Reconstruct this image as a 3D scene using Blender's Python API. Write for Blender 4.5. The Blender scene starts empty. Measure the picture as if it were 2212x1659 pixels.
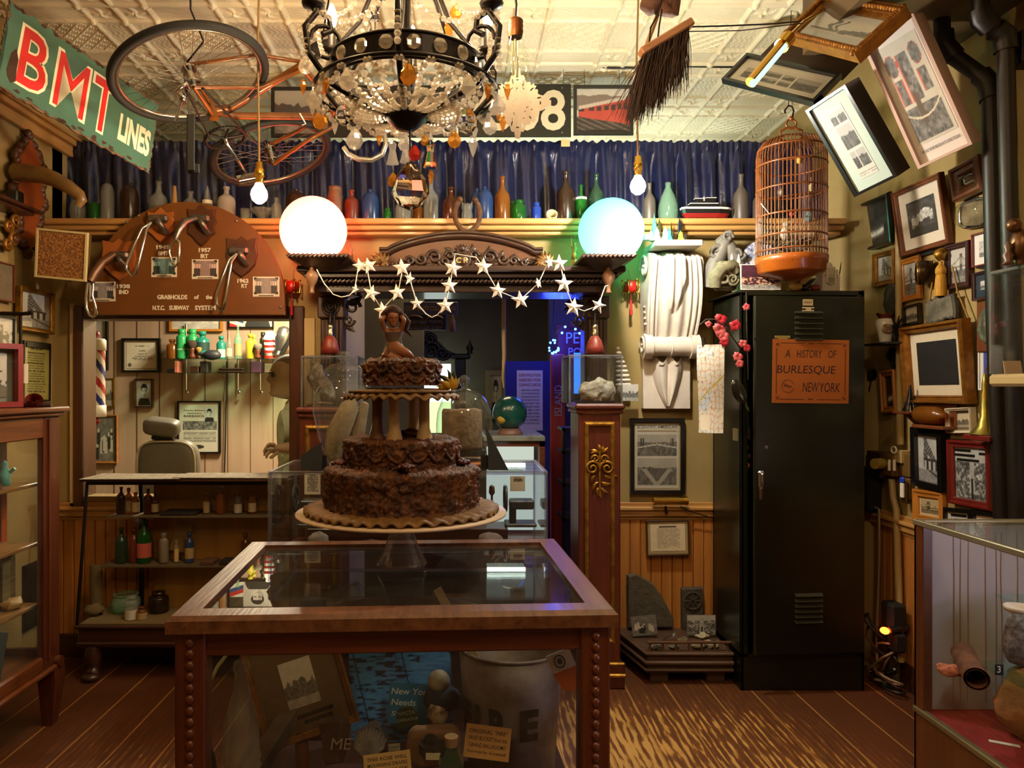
import bpy,math,random
import numpy as np
from mathutils import Vector,Matrix,noise as MN
random.seed(7)
SC=bpy.context.scene
# ---------------------------------------------------------------- camera, world, room light, exposure
F,CX,CY,H=1600.0,997.0,833.0,1.458      # focal length and principal point in pixels of 2212x1659, eye height
cd=bpy.data.cameras.new('camera');cam=bpy.data.objects.new('camera',cd);SC.collection.objects.link(cam)
cam.location=(0,0,H);cam.rotation_euler=(math.pi/2,0,0)
cd.sensor_width=36;cd.lens=36*F/2212;cd.shift_x=(1106-CX)/2212;cd.shift_y=(CY-829.5)/2212
cd.clip_start=.05;cd.clip_end=60
SC.camera=cam
w=bpy.data.worlds.new('World');SC.world=w;w.use_nodes=True
w.node_tree.nodes['Background'].inputs[0].default_value=(.9,.75,.5,1)
w.node_tree.nodes['Background'].inputs[1].default_value=.012
vs=SC.view_settings
vs.view_transform='Standard';vs.look='None';vs.gamma=1;vs.use_curve_mapping=False;vs.exposure=0.45
cy=SC.cycles
cy.max_bounces=7;cy.diffuse_bounces=3;cy.glossy_bounces=3;cy.transmission_bounces=6;cy.transparent_max_bounces=20
cy.caustics_reflective=False;cy.caustics_refractive=False;cy.sample_clamp_indirect=4;cy.blur_glossy=.5
def light(name,kind,loc,col,power,size=.1,parent=None,rot=None,size_y=None,spot=None):
 l=bpy.data.lights.new(name,kind);l.color=col;l.energy=power
 if kind == 'AREA':
  l.size=size
  if size_y:l.shape='RECTANGLE';l.size_y=size_y
 else:l.shadow_soft_size=size
 if spot:l.spot_size=spot;l.spot_blend=.6
 o=bpy.data.objects.new(name,l);SC.collection.objects.link(o);o.location=loc
 if rot:o.rotation_euler=rot
 if parent:o.parent=parent;o.matrix_parent_inverse=W[parent].inverted()
 return o
W={}
WARM=(1,.72,.38)
# ceiling lamps of the room behind the photographer
light('room_lamp','AREA',(-.7,-.2,3.1),(1,.68,.34),11,.5)
light('room_lamp','AREA',(.9,.7,3.1),(1,.72,.4),19,.4)
# the tube lights of the rooms behind the partition
light('shop_tube','AREA',(-1.35,5.75,2.5),(1,.88,.6),75,.2,size_y=.5)
light('loft_tube','AREA',(.5,5.1,2.74),(.9,1,.86),11,2.6,rot=(math.pi,0,0),size_y=.3)
light('hall_tube','AREA',(.1,5.2,2.6),(1,.8,.5),7,.6)
light('blue_tube','POINT',(1.05,5.3,1.9),(.05,.08,1),9,.08)

# ---------------------------------------------------------------- helpers
def lin(c):return tuple((x/12.92 if x <= .04045 else ((x+.055)/1.055)**2.4) for x in c)
def hx(s):s=s.lstrip('#');return lin(tuple(int(s[i:i+2],16)/255 for i in (0,2,4)))
def P(px,py,Y):return Vector(((px-CX)*Y/F,Y,H-(py-CY)*Y/F))
def sz(n,Y):return n*Y/F
def Rz(a):return Matrix.Rotation(a,4,'Z')
def Rx(a):return Matrix.Rotation(a,4,'X')
def Ry(a):return Matrix.Rotation(a,4,'Y')
def T(*a):return Matrix.Translation(Vector(a[0] if len(a) == 1 else a))
def FM(o,u,v,n=None):
 u=Vector(u);v=Vector(v);n=Vector(n) if n is not None else u.cross(v)
 m=Matrix((u,v,n)).transposed().to_4x4();m.translation=Vector(o);return m
UB,VB=Vector((1,0,0)),Vector((0,0,1))           # back wall: right, up
def FB(px,py,Y,roll=0):return FM(P(px,py,Y),UB,VB) @ Rz(roll)   # frame facing the viewer
XL,XR,YB=-2.21,2.15,4.0
def FR(px,py,off=.0):Y=(XR-off)*F/(px-CX);return FM(P(px,py,Y),(0,-1,0),VB)   # on the right wall
def FL(px,py,off=.0):Y=(XL+off)*F/(px-CX);return FM(P(px,py,Y),(0,1,0),VB)    # on the left wall

class MB:
 def __init__(s):s.v=[];s.f=[];s.sm=[];s.col=None
 def add(s,vs,fs,M=None,sm=False):
  o=len(s.v)
  if M is not None:vs=[M @ Vector(p) for p in vs]
  s.v+= [tuple(p) for p in vs];s.f+= [tuple(i+o for i in f) for f in fs];s.sm+= [sm]*len(fs);return s
 def box(s,x0,x1,y0,y1,z0,z1,b=0,M=None):
  if x0 > x1:x0,x1=x1,x0
  if y0 > y1:y0,y1=y1,y0
  if z0 > z1:z0,z1=z1,z0
  if b <= 0:
   v=[(x,y,z) for x in (x0,x1) for y in (y0,y1) for z in (z0,z1)]
   return s.add(v,[(0,1,3,2),(4,6,7,5),(0,4,5,1),(2,3,7,6),(0,2,6,4),(1,5,7,3)],M)
  b=min(b,(x1-x0)*.49,(y1-y0)*.49,(z1-z0)*.49)
  X,Y,Z=(x0,x1),(y0,y1),(z0,z1);v=[];idx={}
  for i in (0,1):
   for j in (0,1):
    for k in (0,1):
     a=(X[i]+(b if i == 0 else -b),Y[j]+(b if j == 0 else -b),Z[k]+(b if k == 0 else -b))
     for ax in range(3):
      p=list(a);p[ax]=(X,Y,Z)[ax][(i,j,k)[ax]];idx[(i,j,k,ax)]=len(v);v.append(p)
  f=[]
  g=lambda i,j,k,a:idx[(i,j,k,a)]
  f+= [(g(0,0,0,0),g(0,0,1,0),g(0,1,1,0),g(0,1,0,0)),(g(1,0,0,0),g(1,1,0,0),g(1,1,1,0),g(1,0,1,0)),
              (g(0,0,0,1),g(1,0,0,1),g(1,0,1,1),g(0,0,1,1)),(g(0,1,0,1),g(0,1,1,1),g(1,1,1,1),g(1,1,0,1)),
              (g(0,0,0,2),g(0,1,0,2),g(1,1,0,2),g(1,0,0,2)),(g(0,0,1,2),g(1,0,1,2),g(1,1,1,2),g(0,1,1,2))]
  for i in (0,1):
   for j in (0,1):
    f.append((g(0,i,j,1),g(1,i,j,1),g(1,i,j,2),g(0,i,j,2)))
    f.append((g(i,0,j,0),g(i,1,j,0),g(i,1,j,2),g(i,0,j,2)))
    f.append((g(i,j,0,0),g(i,j,1,0),g(i,j,1,1),g(i,j,0,1)))
    for k in (0,1):f.append((g(i,j,k,0),g(i,j,k,1),g(i,j,k,2)))
  return s.add(v,f,M)
 def cb(s,c,d,b=0,M=None):
  return s.box(c[0]-d[0]/2,c[0]+d[0]/2,c[1]-d[1]/2,c[1]+d[1]/2,c[2]-d[2]/2,c[2]+d[2]/2,b,M)
 def rings(s,rings,closed=True,cap=True,sm=True,M=None):
  n=len(rings[0]);v=[p for r in rings for p in r];f=[]
  for a in range(len(rings)-1):
   for i in range(n if closed else n-1):
    j=(i+1) % n;f.append((a*n+i,a*n+j,(a+1)*n+j,(a+1)*n+i))
  s.add(v,f,M,sm)
  if cap and closed:
   s.add(rings[0][::-1],[tuple(range(n))],M);s.add(rings[-1],[tuple(range(n))],M)
  return s
 def lathe(s,prof,n=24,M=None,sm=True,sx=1,sy=1,cap=False):
  r=[[(max(a,1e-5)*math.cos(2*math.pi*i/n)*sx,max(a,1e-5)*math.sin(2*math.pi*i/n)*sy,z) for i in range(n)] for a,z in prof]
  return s.rings(r,True,cap,sm,M)
 def cyl(s,p0,p1,r0,r1=None,n=16,sm=True,cap=True,M=None):
  return s.tube([p0,p1],[r0,r0 if r1 is None else r1],n,M=M,sm=sm,cap=cap)
 def tube(s,pts,r,n=8,closed=False,M=None,sm=True,cap=True,flat=None):
  pts=[Vector(p) for p in pts];m=len(pts)
  if not hasattr(r,'__len__'):r=[r]*m
  R=[];prev=None
  for i,p in enumerate(pts):
   if closed:t=pts[(i+1) % m]-pts[i-1]
   else:t=pts[min(i+1,m-1)]-pts[max(i-1,0)]
   if t.length < 1e-9:t=Vector((0,0,1))
   t.normalize()
   if prev is None:
    a=Vector((0,0,1)) if abs(t.z) < .9 else Vector((1,0,0));x=a.cross(t).normalized()
   else:
    x=prev-t*prev.dot(t)
    if x.length < 1e-6:x=t.orthogonal()
    x.normalize()
   prev=x;y=t.cross(x);q=flat or 1
   R.append([p+x*(r[i]*math.cos(2*math.pi*k/n))+y*(r[i]*q*math.sin(2*math.pi*k/n)) for k in range(n)])
  if closed:R.append(R[0])
  return s.rings(R,True,cap and not closed,sm,M)
 def ball(s,c,r,n=14,m=9,M=None,sm=True):
  if not hasattr(r,'__len__'):r=(r,r,r)
  R=[]
  for a in range(m+1):
   t=math.pi*a/m;q=max(math.sin(t),1e-4)
   R.append([(c[0]+r[0]*q*math.cos(2*math.pi*i/n),c[1]+r[1]*q*math.sin(2*math.pi*i/n),c[2]-r[2]*math.cos(t)) for i in range(n)])
  return s.rings(R,True,False,sm,M)
 def prism(s,poly,t,M=None,b=0,sm=False):
  n=len(poly)
  if b:
   cx=sum(p[0] for p in poly)/n;cy_=sum(p[1] for p in poly)/n;wd=max(max(abs(p[0]-cx),abs(p[1]-cy_)) for p in poly);k=1-b/wd
   inn=[(cx+(p[0]-cx)*k,cy_+(p[1]-cy_)*k) for p in poly]
   return s.rings([[(x,y,0) for x,y in poly],[(x,y,t-b) for x,y in poly],[(x,y,t) for x,y in inn]],True,True,sm,M)
  return s.rings([[(x,y,0) for x,y in poly],[(x,y,t) for x,y in poly]],True,True,sm,M)
 def quad(s,w,h,z=0,M=None,x=0,y=0):
  return s.add([(x-w/2,y-h/2,z),(x+w/2,y-h/2,z),(x+w/2,y+h/2,z),(x-w/2,y+h/2,z)],[(0,1,2,3)],M)
 def frame(s,w,h,prof,M=None):       # mitred picture-frame ring; prof = (inset, height) pairs
  R=[]
  for d,z in prof:
   a,b=w/2-d,h/2-d;R.append([(-a,-b,z),(a,-b,z),(a,b,z),(-a,b,z)])
  return s.rings(R,True,False,False,M)
 def join(s,o):return s.add(o.v,o.f,None) if not any(o.sm) else s._j(o)
 def _j(s,o):
  k=len(s.v);s.v+= o.v;s.f+= [tuple(i+k for i in f) for f in o.f];s.sm+= o.sm;return s
 def wob(s,amp,sc,seed=0,dirs=(1,1,1)):       # rough, irregular surface
  out=[]
  for p in s.v:
   q=Vector(p);n_=MN.noise_vector(q*sc+Vector((seed*7.3,seed*3.1,seed)))
   out.append((p[0]+n_.x*amp*dirs[0],p[1]+n_.y*amp*dirs[1],p[2]+n_.z*amp*dirs[2]))
  s.v=out;return s

def tag(o,label,cat,group=None,kind=None):
 if label:o['label']=label
 if cat:o['category']=cat
 if group:o['group']=group
 if kind:o['kind']=kind
 return o
def thing(name,label,cat,loc=(0,0,0),group=None,M=None):
 o=bpy.data.objects.new(name,None);SC.collection.objects.link(o);o.empty_display_size=.05
 m=M if M is not None else T(loc)
 o.matrix_world=m;W[o]=m.copy();return tag(o,label,cat,group)
def O(name,mb,mat,parent=None,label=None,cat=None,group=None,kind=None,local=False,M=None):
 v=mb.v
 if M is not None:v=[tuple(M @ Vector(p)) for p in v]
 me=bpy.data.meshes.new(name)
 m=Matrix()
 if parent is not None:
  m=W[parent]
  if not local:inv=m.inverted();v=[tuple(inv @ Vector(p)) for p in v]
 elif kind != 'structure' and v:
  a=np.array(v);lo,hi=a.min(0),a.max(0);m=T((lo[0]+hi[0])/2,(lo[1]+hi[1])/2,lo[2]);inv=m.inverted();v=[tuple(inv @ Vector(p)) for p in v]
 me.from_pydata(v,[],mb.f);me.polygons.foreach_set('use_smooth',mb.sm)
 if mb.col is not None:
  at=me.color_attributes.new('Col','FLOAT_COLOR','POINT');c=np.ones((len(v),4),np.float32);c[:,:3]=mb.col;at.data.foreach_set('color',c.ravel())
 me.materials.append(mat);me.update()
 o=bpy.data.objects.new(name,me);SC.collection.objects.link(o)
 if parent is not None:o.parent=parent;W[o]=m.copy()
 else:o.matrix_world=m;W[o]=m.copy()
 return tag(o,label,cat,group,kind)
def Q(name,mb,mat,parent,**k):k['local']=True;return O(name,mb,mat,parent,**k)    # a part given in its parent's own coordinates
def copy_tree(o,parent=None):
 c=o.copy();SC.collection.objects.link(c)
 if parent is not None:c.parent=parent
 for ch in list(o.children):
  if ch.type != 'LIGHT':copy_tree(ch,c)
 return c
def modif(o,kind,**k):
 m=o.modifiers.new(kind.lower(),kind)
 for a,b in k.items():setattr(m,a,b)
 return o
_tc={}
def text(s,h=1.0,bold=0.0,shear=0.0,w=None,M=None,ext=.0,align='C',spacing=1.0,mb=None):
 """mesh lettering, h = cap height, centred at origin of M in its xy plane"""
 key=(s,bold,shear,spacing)
 if key not in _tc:
  cu=bpy.data.curves.new('t','FONT');cu.body=s;cu.size=1;cu.offset=bold;cu.shear=shear;cu.space_character=spacing;cu.resolution_u=3
  ob=bpy.data.objects.new('t',cu);me=bpy.data.meshes.new_from_object(ob)
  v=np.array([p.co[:] for p in me.vertices]) if len(me.vertices) else np.zeros((1,3));f=[tuple(p.vertices) for p in me.polygons]
  bpy.data.objects.remove(ob);bpy.data.curves.remove(cu);bpy.data.meshes.remove(me);_tc[key]=(v,f)
 v,f=_tc[key];v=v.copy();lo,hi=v.min(0),v.max(0)
 sy=h/max(hi[1]-lo[1],1e-6) if h else None
 sx=w/max(hi[0]-lo[0],1e-6) if w else sy
 if sy is None:sy=sx
 x0={'C':(lo[0]+hi[0])/2,'L':lo[0],'R':hi[0]}[align]
 v[:,0]=(v[:,0]-x0)*sx;v[:,1]=(v[:,1]-(lo[1]+hi[1])/2)*sy
 mb=mb or MB()
 if ext:
  n=len(v);vv=[tuple(p) for p in v]+[(p[0],p[1],ext) for p in v]
  ed={}
  for q in f:
   for i in range(len(q)):
    e=(q[i],q[(i+1) % len(q)]);ed[e]=1
  side=[(a,b,b+n,a+n) for a,b in ed if (b,a) not in ed]
  mb.add(vv,[tuple(i+n for i in q) for q in f]+side,M)
 else:mb.add([tuple(p) for p in v],f,M)
 return mb

# ---------------------------------------------------------------- materials
MT={}
def nodes(name):
 m=bpy.data.materials.new(name);m.use_nodes=True;nt=m.node_tree;return m,nt,nt.nodes['Principled BSDF']
def mat(name,c,rough=.5,metal=0,c2=None,sc=6,bump=0,bsc=None,stretch=None,spec=None,coat=0,contrast=(.35,.65),sheen=0,sub=0,trans=0):
 if name in MT:return MT[name]
 m,nt,b=nodes(name);N,L=nt.nodes,nt.links
 c=hx(c) if isinstance(c,str) else c
 b.inputs['Base Color'].default_value=(*c,1);b.inputs['Roughness'].default_value=rough;b.inputs['Metallic'].default_value=metal
 if coat:b.inputs['Coat Weight'].default_value=coat;b.inputs['Coat Roughness'].default_value=.12
 if sheen:b.inputs['Sheen Weight'].default_value=sheen
 if spec is not None:b.inputs['Specular IOR Level'].default_value=spec
 if trans:b.inputs['Transmission Weight'].default_value=trans
 if c2 or bump:
  tc=N.new('ShaderNodeTexCoord');mp=N.new('ShaderNodeMapping');L.new(tc.outputs['Object'],mp.inputs[0])
  if stretch:mp.inputs['Scale'].default_value=stretch
  if c2:
   nz=N.new('ShaderNodeTexNoise');nz.inputs['Scale'].default_value=sc;nz.inputs['Detail'].default_value=6;nz.inputs['Roughness'].default_value=.62
   L.new(mp.outputs[0],nz.inputs['Vector'])
   r=N.new('ShaderNodeValToRGB');L.new(nz.outputs['Fac'],r.inputs[0])
   r.color_ramp.elements[0].position=contrast[0];r.color_ramp.elements[1].position=contrast[1]
   r.color_ramp.elements[0].color=(*c,1);r.color_ramp.elements[1].color=(*(hx(c2) if isinstance(c2,str) else c2),1)
   L.new(r.outputs[0],b.inputs['Base Color'])
  if bump:
   n2=N.new('ShaderNodeTexNoise');n2.inputs['Scale'].default_value=bsc or sc*3;n2.inputs['Detail'].default_value=4
   L.new(mp.outputs[0],n2.inputs['Vector']);bp=N.new('ShaderNodeBump');bp.inputs['Strength'].default_value=bump;bp.inputs['Distance'].default_value=.01
   L.new(n2.outputs['Fac'],bp.inputs['Height']);L.new(bp.outputs[0],b.inputs['Normal'])
 MT[name]=m;return m
def wood(name,c,c2,axis='z',sc=9,rough=.42,coat=.25,bump=.12):
 st={'x':(.08,1,1),'y':(1,.08,1),'z':(1,1,.08)}[axis]
 return mat(name,c,rough,0,c2,sc*3.2,bump,sc*9,st,coat=coat,contrast=(.3,.7))
def glass(name,tint=(1,1,1),rough=0.0,dirt=0.0,ior=1.45):
 """thin pane: passes light straight, mirrors by Fresnel, a little dust"""
 if name in MT:return MT[name]
 m=bpy.data.materials.new(name);m.use_nodes=True;nt=m.node_tree;N,L=nt.nodes,nt.links;N.remove(N['Principled BSDF'])
 t=N.new('ShaderNodeBsdfTransparent');t.inputs[0].default_value=(*tint,1)
 g=N.new('ShaderNodeBsdfGlossy');g.inputs['Roughness'].default_value=rough;g.inputs[0].default_value=(1,1,1,1)
 lw=N.new('ShaderNodeLayerWeight');lw.inputs[0].default_value=.5      # Schlick reflectance, the same from both sides of the pane
 pw=N.new('ShaderNodeMath');pw.operation='POWER';L.new(lw.outputs['Facing'],pw.inputs[0]);pw.inputs[1].default_value=5
 f0=((ior-1)/(ior+1))**2;fr=N.new('ShaderNodeMath');fr.operation='MULTIPLY_ADD';L.new(pw.outputs[0],fr.inputs[0]);fr.inputs[1].default_value=1-f0;fr.inputs[2].default_value=f0
 mx=N.new('ShaderNodeMixShader');L.new(fr.outputs[0],mx.inputs[0]);L.new(t.outputs[0],mx.inputs[1]);L.new(g.outputs[0],mx.inputs[2])
 last=mx
 if dirt:
  d=N.new('ShaderNodeBsdfDiffuse');d.inputs[0].default_value=(.7,.66,.56,1)
  tc=N.new('ShaderNodeTexCoord');nz=N.new('ShaderNodeTexNoise');nz.inputs['Scale'].default_value=14;nz.inputs['Detail'].default_value=5;L.new(tc.outputs['Object'],nz.inputs['Vector'])
  mm=N.new('ShaderNodeMath');mm.operation='MULTIPLY';L.new(nz.outputs['Fac'],mm.inputs[0]);mm.inputs[1].default_value=dirt
  m2=N.new('ShaderNodeMixShader');L.new(mm.outputs[0],m2.inputs[0]);L.new(mx.outputs[0],m2.inputs[1]);L.new(d.outputs[0],m2.inputs[2]);last=m2
 L.new(last.outputs[0],N['Material Output'].inputs[0]);MT[name]=m;return m
def crystal(name,col=(1,1,1),ior=1.5):
 if name in MT:return MT[name]
 m=bpy.data.materials.new(name);m.use_nodes=True;nt=m.node_tree;N,L=nt.nodes,nt.links;N.remove(N['Principled BSDF'])
 g=N.new('ShaderNodeBsdfGlass');g.inputs[0].default_value=(*col,1);g.inputs['IOR'].default_value=ior
 L.new(g.outputs[0],N['Material Output'].inputs[0]);MT[name]=m;return m
def cut(name,col):
 """cut glass prisms: part clear, part mirror facets, part milky scatter"""
 m=bpy.data.materials.new(name);m.use_nodes=True;nt=m.node_tree;N,L=nt.nodes,nt.links;N.remove(N['Principled BSDF'])
 t=N.new('ShaderNodeBsdfTransparent');t.inputs[0].default_value=(*[.4+.6*c for c in col],1);g=N.new('ShaderNodeBsdfGlossy');g.inputs[0].default_value=(*col,1);g.inputs['Roughness'].default_value=.12
 d=N.new('ShaderNodeBsdfTranslucent');d.inputs[0].default_value=(*col,1);a=N.new('ShaderNodeMixShader');a.inputs[0].default_value=.3;L.new(g.outputs[0],a.inputs[1]);L.new(d.outputs[0],a.inputs[2])
 b=N.new('ShaderNodeMixShader');b.inputs[0].default_value=.55;L.new(t.outputs[0],b.inputs[1]);L.new(a.outputs[0],b.inputs[2]);L.new(b.outputs[0],N['Material Output'].inputs[0]);return m
def glow(name,col,k):
 if name in MT:return MT[name]
 m=bpy.data.materials.new(name);m.use_nodes=True;nt=m.node_tree;N,L=nt.nodes,nt.links;N.remove(N['Principled BSDF'])
 e=N.new('ShaderNodeEmission');e.inputs[0].default_value=(*col,1);e.inputs[1].default_value=k
 L.new(e.outputs[0],N['Material Output'].inputs[0]);MT[name]=m;return m
def picmat():
 m,nt,b=nodes('print_colours');a=nt.nodes.new('ShaderNodeVertexColor');a.layer_name='Col'
 nt.links.new(a.outputs[0],b.inputs['Base Color']);b.inputs['Roughness'].default_value=.55;return m
PIC=picmat()
# ---------------------------------------------------------------- prints: colours computed per grid point
def _ns(U,V,sc,seed):      # cheap value noise
 r=np.random.RandomState(seed);n=40;g=r.rand(n,n)
 x=(U*sc) % (n-1);y=(V*sc) % (n-1);i=x.astype(int);j=y.astype(int);a=x-i;b=y-j;a=a*a*(3-2*a);b=b*b*(3-2*b)
 return g[j,i]*(1-a)*(1-b)+g[j,i+1]*a*(1-b)+g[j+1,i]*(1-a)*b+g[j+1,i+1]*a*b
def fbm(U,V,sc,seed):return .55*_ns(U,V,sc,seed)+.3*_ns(U,V,sc*2.1,seed+1)+.15*_ns(U,V,sc*4.3,seed+2)
def tone(g,warm=0):
 g=np.clip(g,0,1);return np.stack([g*(1-.0*warm),g*(1-.09*warm),g*(1-.26*warm)],-1)
def put(A,m,c):A[m]=c
def pic(kind,seed=1,warm=.5):
 def fn(U,V):
  n=fbm(U,V,9,seed);n2=fbm(U,V,22,seed+5);r=np.random.RandomState(seed)
  if kind == 'bridge':         # suspension-bridge tower over a skyline
   g=.78-.1*V+.06*n;tx=.35+.3*r.rand();hz=.3+.08*r.rand()
   sag=hz+.12+(.82-hz-.12)*np.minimum(1,(np.abs(U-tx)/.75))**.6*-1+(.82-hz-.12)
   g=np.where(np.abs(V-sag) < .012,.25,g);g=np.where((V < sag) & (V > hz+.1) & ((U*34 % 1) < .22),g-.14,g)
   tw=(np.abs(U-tx) < .075) & (V < .86);op=(np.abs(np.abs(U-tx)-.035) < .018) & (V > hz+.16) & (V < .74)
   g=np.where(tw & ~op,.24+.12*n2,g);g=np.where(np.abs(V-hz-.1) < .022,.2,g)
   g=np.where(V < hz,.22+.38*n2,g);g=np.where(V < hz*.45,.35+.3*n,g);return tone(g,warm)
  if kind == 'girder':         # looking up under a steel bridge
   g=.8-.1*n;a=V-.2;L=(U > .18) & (U < .9-.0*V)
   tw=(np.abs(U-.33) < .07+.05*(1-V)) & (V < .93) & (V > .3);g=np.where(tw,np.where((np.sin(V*60+U*40) > .2),.2,.5),g)
   deck=(V < .98-1.0*(U-.3)) & (V > .42) & (U > .3) & (V > .9-.75*U);g=np.where(deck,np.where(np.sin(V*70-U*55) > .1,.24,.5),g)
   leg=(V < .5) & (V > .26) & (U > .28) & (U < .88);g=np.where(leg,np.where((np.abs((U*5 % 1)-.5) < .27) & (V < .45),.72,.22),g)
   g=np.where(V < .26,.45+.25*n2,g);g=np.where((V < .26) & (np.abs(V-.24+.3*(U-.5)) < .02),.15,g);return tone(g,warm)
  if kind == 'city':
   g=.72+.1*n;sk=.42+.2*_ns(U,V*0,12,seed);g=np.where(V < sk,.2+.4*n2,g);g=np.where(V < .2,.5+.25*n,g);return tone(g,warm)
  if kind == 'aerial':
   g=.2+.55*(n2 > .5)*n+.2*n;tx=.52;g=np.where(V > .72,.66+.1*n,g)
   tw=(np.abs(U-tx) < .06+.03*(1-V)) & (V < .82) & (V > .1);g=np.where(tw,.5+.3*n2,g);g=np.where((np.abs(U-tx) < .03) & (V < .4),.12,g);return tone(g,warm)
  if kind == 'night':
   g=.1+.1*n+.08*(np.sin(U*70) > .6)*(V > .4);gl=np.exp(-((V-.27-.12*(U-.5))/.09)**2)*(U > .12)*(U < .75);g=g+.75*gl*(.5+n2);return tone(g,.1)
  if kind == 'burst':
   g=.14+.22*n;gl=(np.abs(V-.45+.1*np.cos(U*5)) < .2*n2+.02) & (U > .12) & (U < .9);g=np.where(gl,.5+.5*n2,g);g=np.where(V < .22,.12+.1*n,g);return tone(g,warm)
  if kind == 'train':          # red subway train on an elevated line
   A=tone(.62+.1*n,.4);sk=(V < .82+.06*_ns(U,V*0,9,seed)) & (V > .5);put(A,sk,(.42,.36,.32))
   top=.56+.26*U;bot=.36-.18*U;car=(V < top-.02) & (V > bot) & (U > .03);A[car]=np.stack([.55+.1*n,.17+.05*n,.13+.04*n],-1)[car]
   roof=(V < top+.03) & (V > top-.05) & (U > .03);put(A,roof,(.66,.6,.55))
   win=car & (V > bot+(top-bot)*.55) & (V < bot+(top-bot)*.8) & (((U**1.3*7) % 1) < .6);put(A,win,(.16,.13,.13))
   low=V <= bot;put(A,low,(.13,.11,.1));rail=low & (((V+U*.55)*9 % 1) < .25);put(A,rail,(.38,.3,.24));return A
  if kind == 'yard':
   A=tone(.55+.1*V,.5);put(A,V < .62+.1*_ns(U,V*0,14,seed),(.3,.25,.24));A[V < .42]=tone(.35+.3*n2,.4)[V < .42];put(A,(V < .3) & (((V+U*.2)*11 % 1) < .3),(.5,.42,.38));return A
  if kind == 'interior':       # train interior: aisle between seats
   cx=np.abs(U-.5);g=.5+.2*n2;g=np.where(V < .5-.9*cx,.55+.1*n,g);g=np.where((cx > .22) & (V < .55),.16+.2*n2,g)
   g=np.where((V > .5) & (cx > .2) & ((U*9 % 1) < .6) & (V < .78),.85,g);g=np.where(V > .8,.62-.3*cx,g);A=tone(g,warm)
   t={0:(1,1,1),1:(.7,.95,1),2:(1,.82,.82),3:(.95,.9,.9)}[seed % 4];return A*np.array(t)
  if kind == 'portrait':
   g=.72+.08*n;d=((U-.5)/.2)**2+((V-.58)/.27)**2;g=np.where(d < 1,.82-.15*(U > .52),g)
   g=np.where((((U-.5)/.22)**2+((V-.7)/.2)**2 < 1) & (V > .72-.25*(np.abs(U-.5) > .15)),.12,g)
   for e in (.43,.58):g=np.where((np.abs(U-e) < .045) & (np.abs(V-.6) < .016),.15,g)
   g=np.where((np.abs(U-.5) < .06) & (np.abs(V-.42) < .012),.25,g);g=np.where((V < .3) & (np.abs(U-.5) < .42-.6*(V-.0)**2*2),.15,g);return tone(g,warm)
  if kind == 'group':
   g=.35+.25*n;
   for k in range(9):
    x=.08+.84*r.rand();y=.35+.35*r.rand();g=np.where((U-x)**2+((V-y)*.8)**2 < .0016,.82,g);g=np.where((np.abs(U-x) < .06) & (V < y-.05) & (V > y-.32),.2+.6*(k % 2),g)
   return tone(g,warm)
  if kind == 'doc':            # typed sheet
   A=tone(.86+.05*n,warm);ln=((V*22 % 1) < .38) & (V < .84) & (V > .12) & (U > .13+.12*r.rand()) & (U < .87-.1*_ns(U*0,V,22,seed)) & (n2 > .34)
   A[ln] *= .42;h=(np.abs(V-.9) < .025) & (np.abs(U-.5) < .25) & (n2 > .35);A[h] *= .35;return A
  if kind == 'diploma':
   A=tone(.88+.04*n,.6);b=(np.minimum(np.minimum(U,1-U),np.minimum(V,1-V)*.8));put(A,(b > .035) & (b < .05),(.62,.5,.38))
   for y,w_ in ((.82,.2),(.66,.1),(.55,.15),(.47,.22),(.41,.3),(.36,.24)):A[(np.abs(V-y) < .014) & (np.abs(U-.52) < w_) & (n2 > .36)] *= .5
   A[(U-.15)**2+((V-.18)*.8)**2 < .003] *= .45;return A
  if kind == 'map':
   A=tone(.82+.06*n,.35);put(A,(n > .56) & (U < .55),(.74,.8,.86));A[(np.abs((U*6+n*1.2) % 1-.5) < .06)] *= .75;A[(np.abs((V*14+n*1.5) % 1-.5) < .07)] *= np.array((.95,.75,.6))
   put(A,(V < .2) & (U < .45) & (V > .03) & (U > .08),(.88,.84,.76));put(A,(np.abs(V-.35-U*.3) < .012),(.75,.66,.25));return A
  if kind == 'times':          # night view of lit billboards
   A=np.stack([.2+.12*n,.09+.06*n,.13+.1*n],-1);lit=(V > .12) & (V < .5) & (n2 > .55);put(A,lit,(.85,.66,.5));A[V < .18]=tone(.35+.5*n2,.4)[V < .18]
   b=(np.abs(U-.82) < .12) & (V > .35) & (V < .95);put(A,b & ((V*13 % 1) < .55),(.85,.74,.62));put(A,b & (V > .78),(.8,.42,.25));return A
  if kind == 'park':
   A=tone(.75+.1*n,.2);put(A,(V < .62) & (n > .45),(.3,.33,.24));put(A,V < .25,(.42,.4,.34));put(A,(np.abs(U-.4) < .13) & (V < .8) & (V > .2) & (n2 > .3),(.35,.3,.26));return A
  if kind == 'abutment':
   A=tone(.3+.1*n,.2);st=V+.9*np.abs(U-.55)*0;ramp=V < .9-1.5*np.maximum(0,U-.35);A[~ramp]=tone(.75+.1*n,.1)[~ramp];A[ramp & (np.abs(U-.45+.5*(V-.5)) < .05)]=(.12,.12,.12)
   A[(V < .32)]=tone(.25+.3*n2,.3)[V < .32];return A
  if kind == 'poster':         # barber-shop advertisement
   A=tone(.8+.04*n,.45);b=(V < .62) & (V > .44) & (U > .08) & (U < .94);A[b]=tone(.15+.6*n2,.3)[b]
   for k in range(10):
    y=.4-.022*k;A[(np.abs(V-y) < .006) & (U > .1) & (U < .92) & (n2 > .3)] *= .55
   A[((U-.42)/.2)**2+((V-.1)/.045)**2 < 1]=(.22,.2,.18);return A
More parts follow.
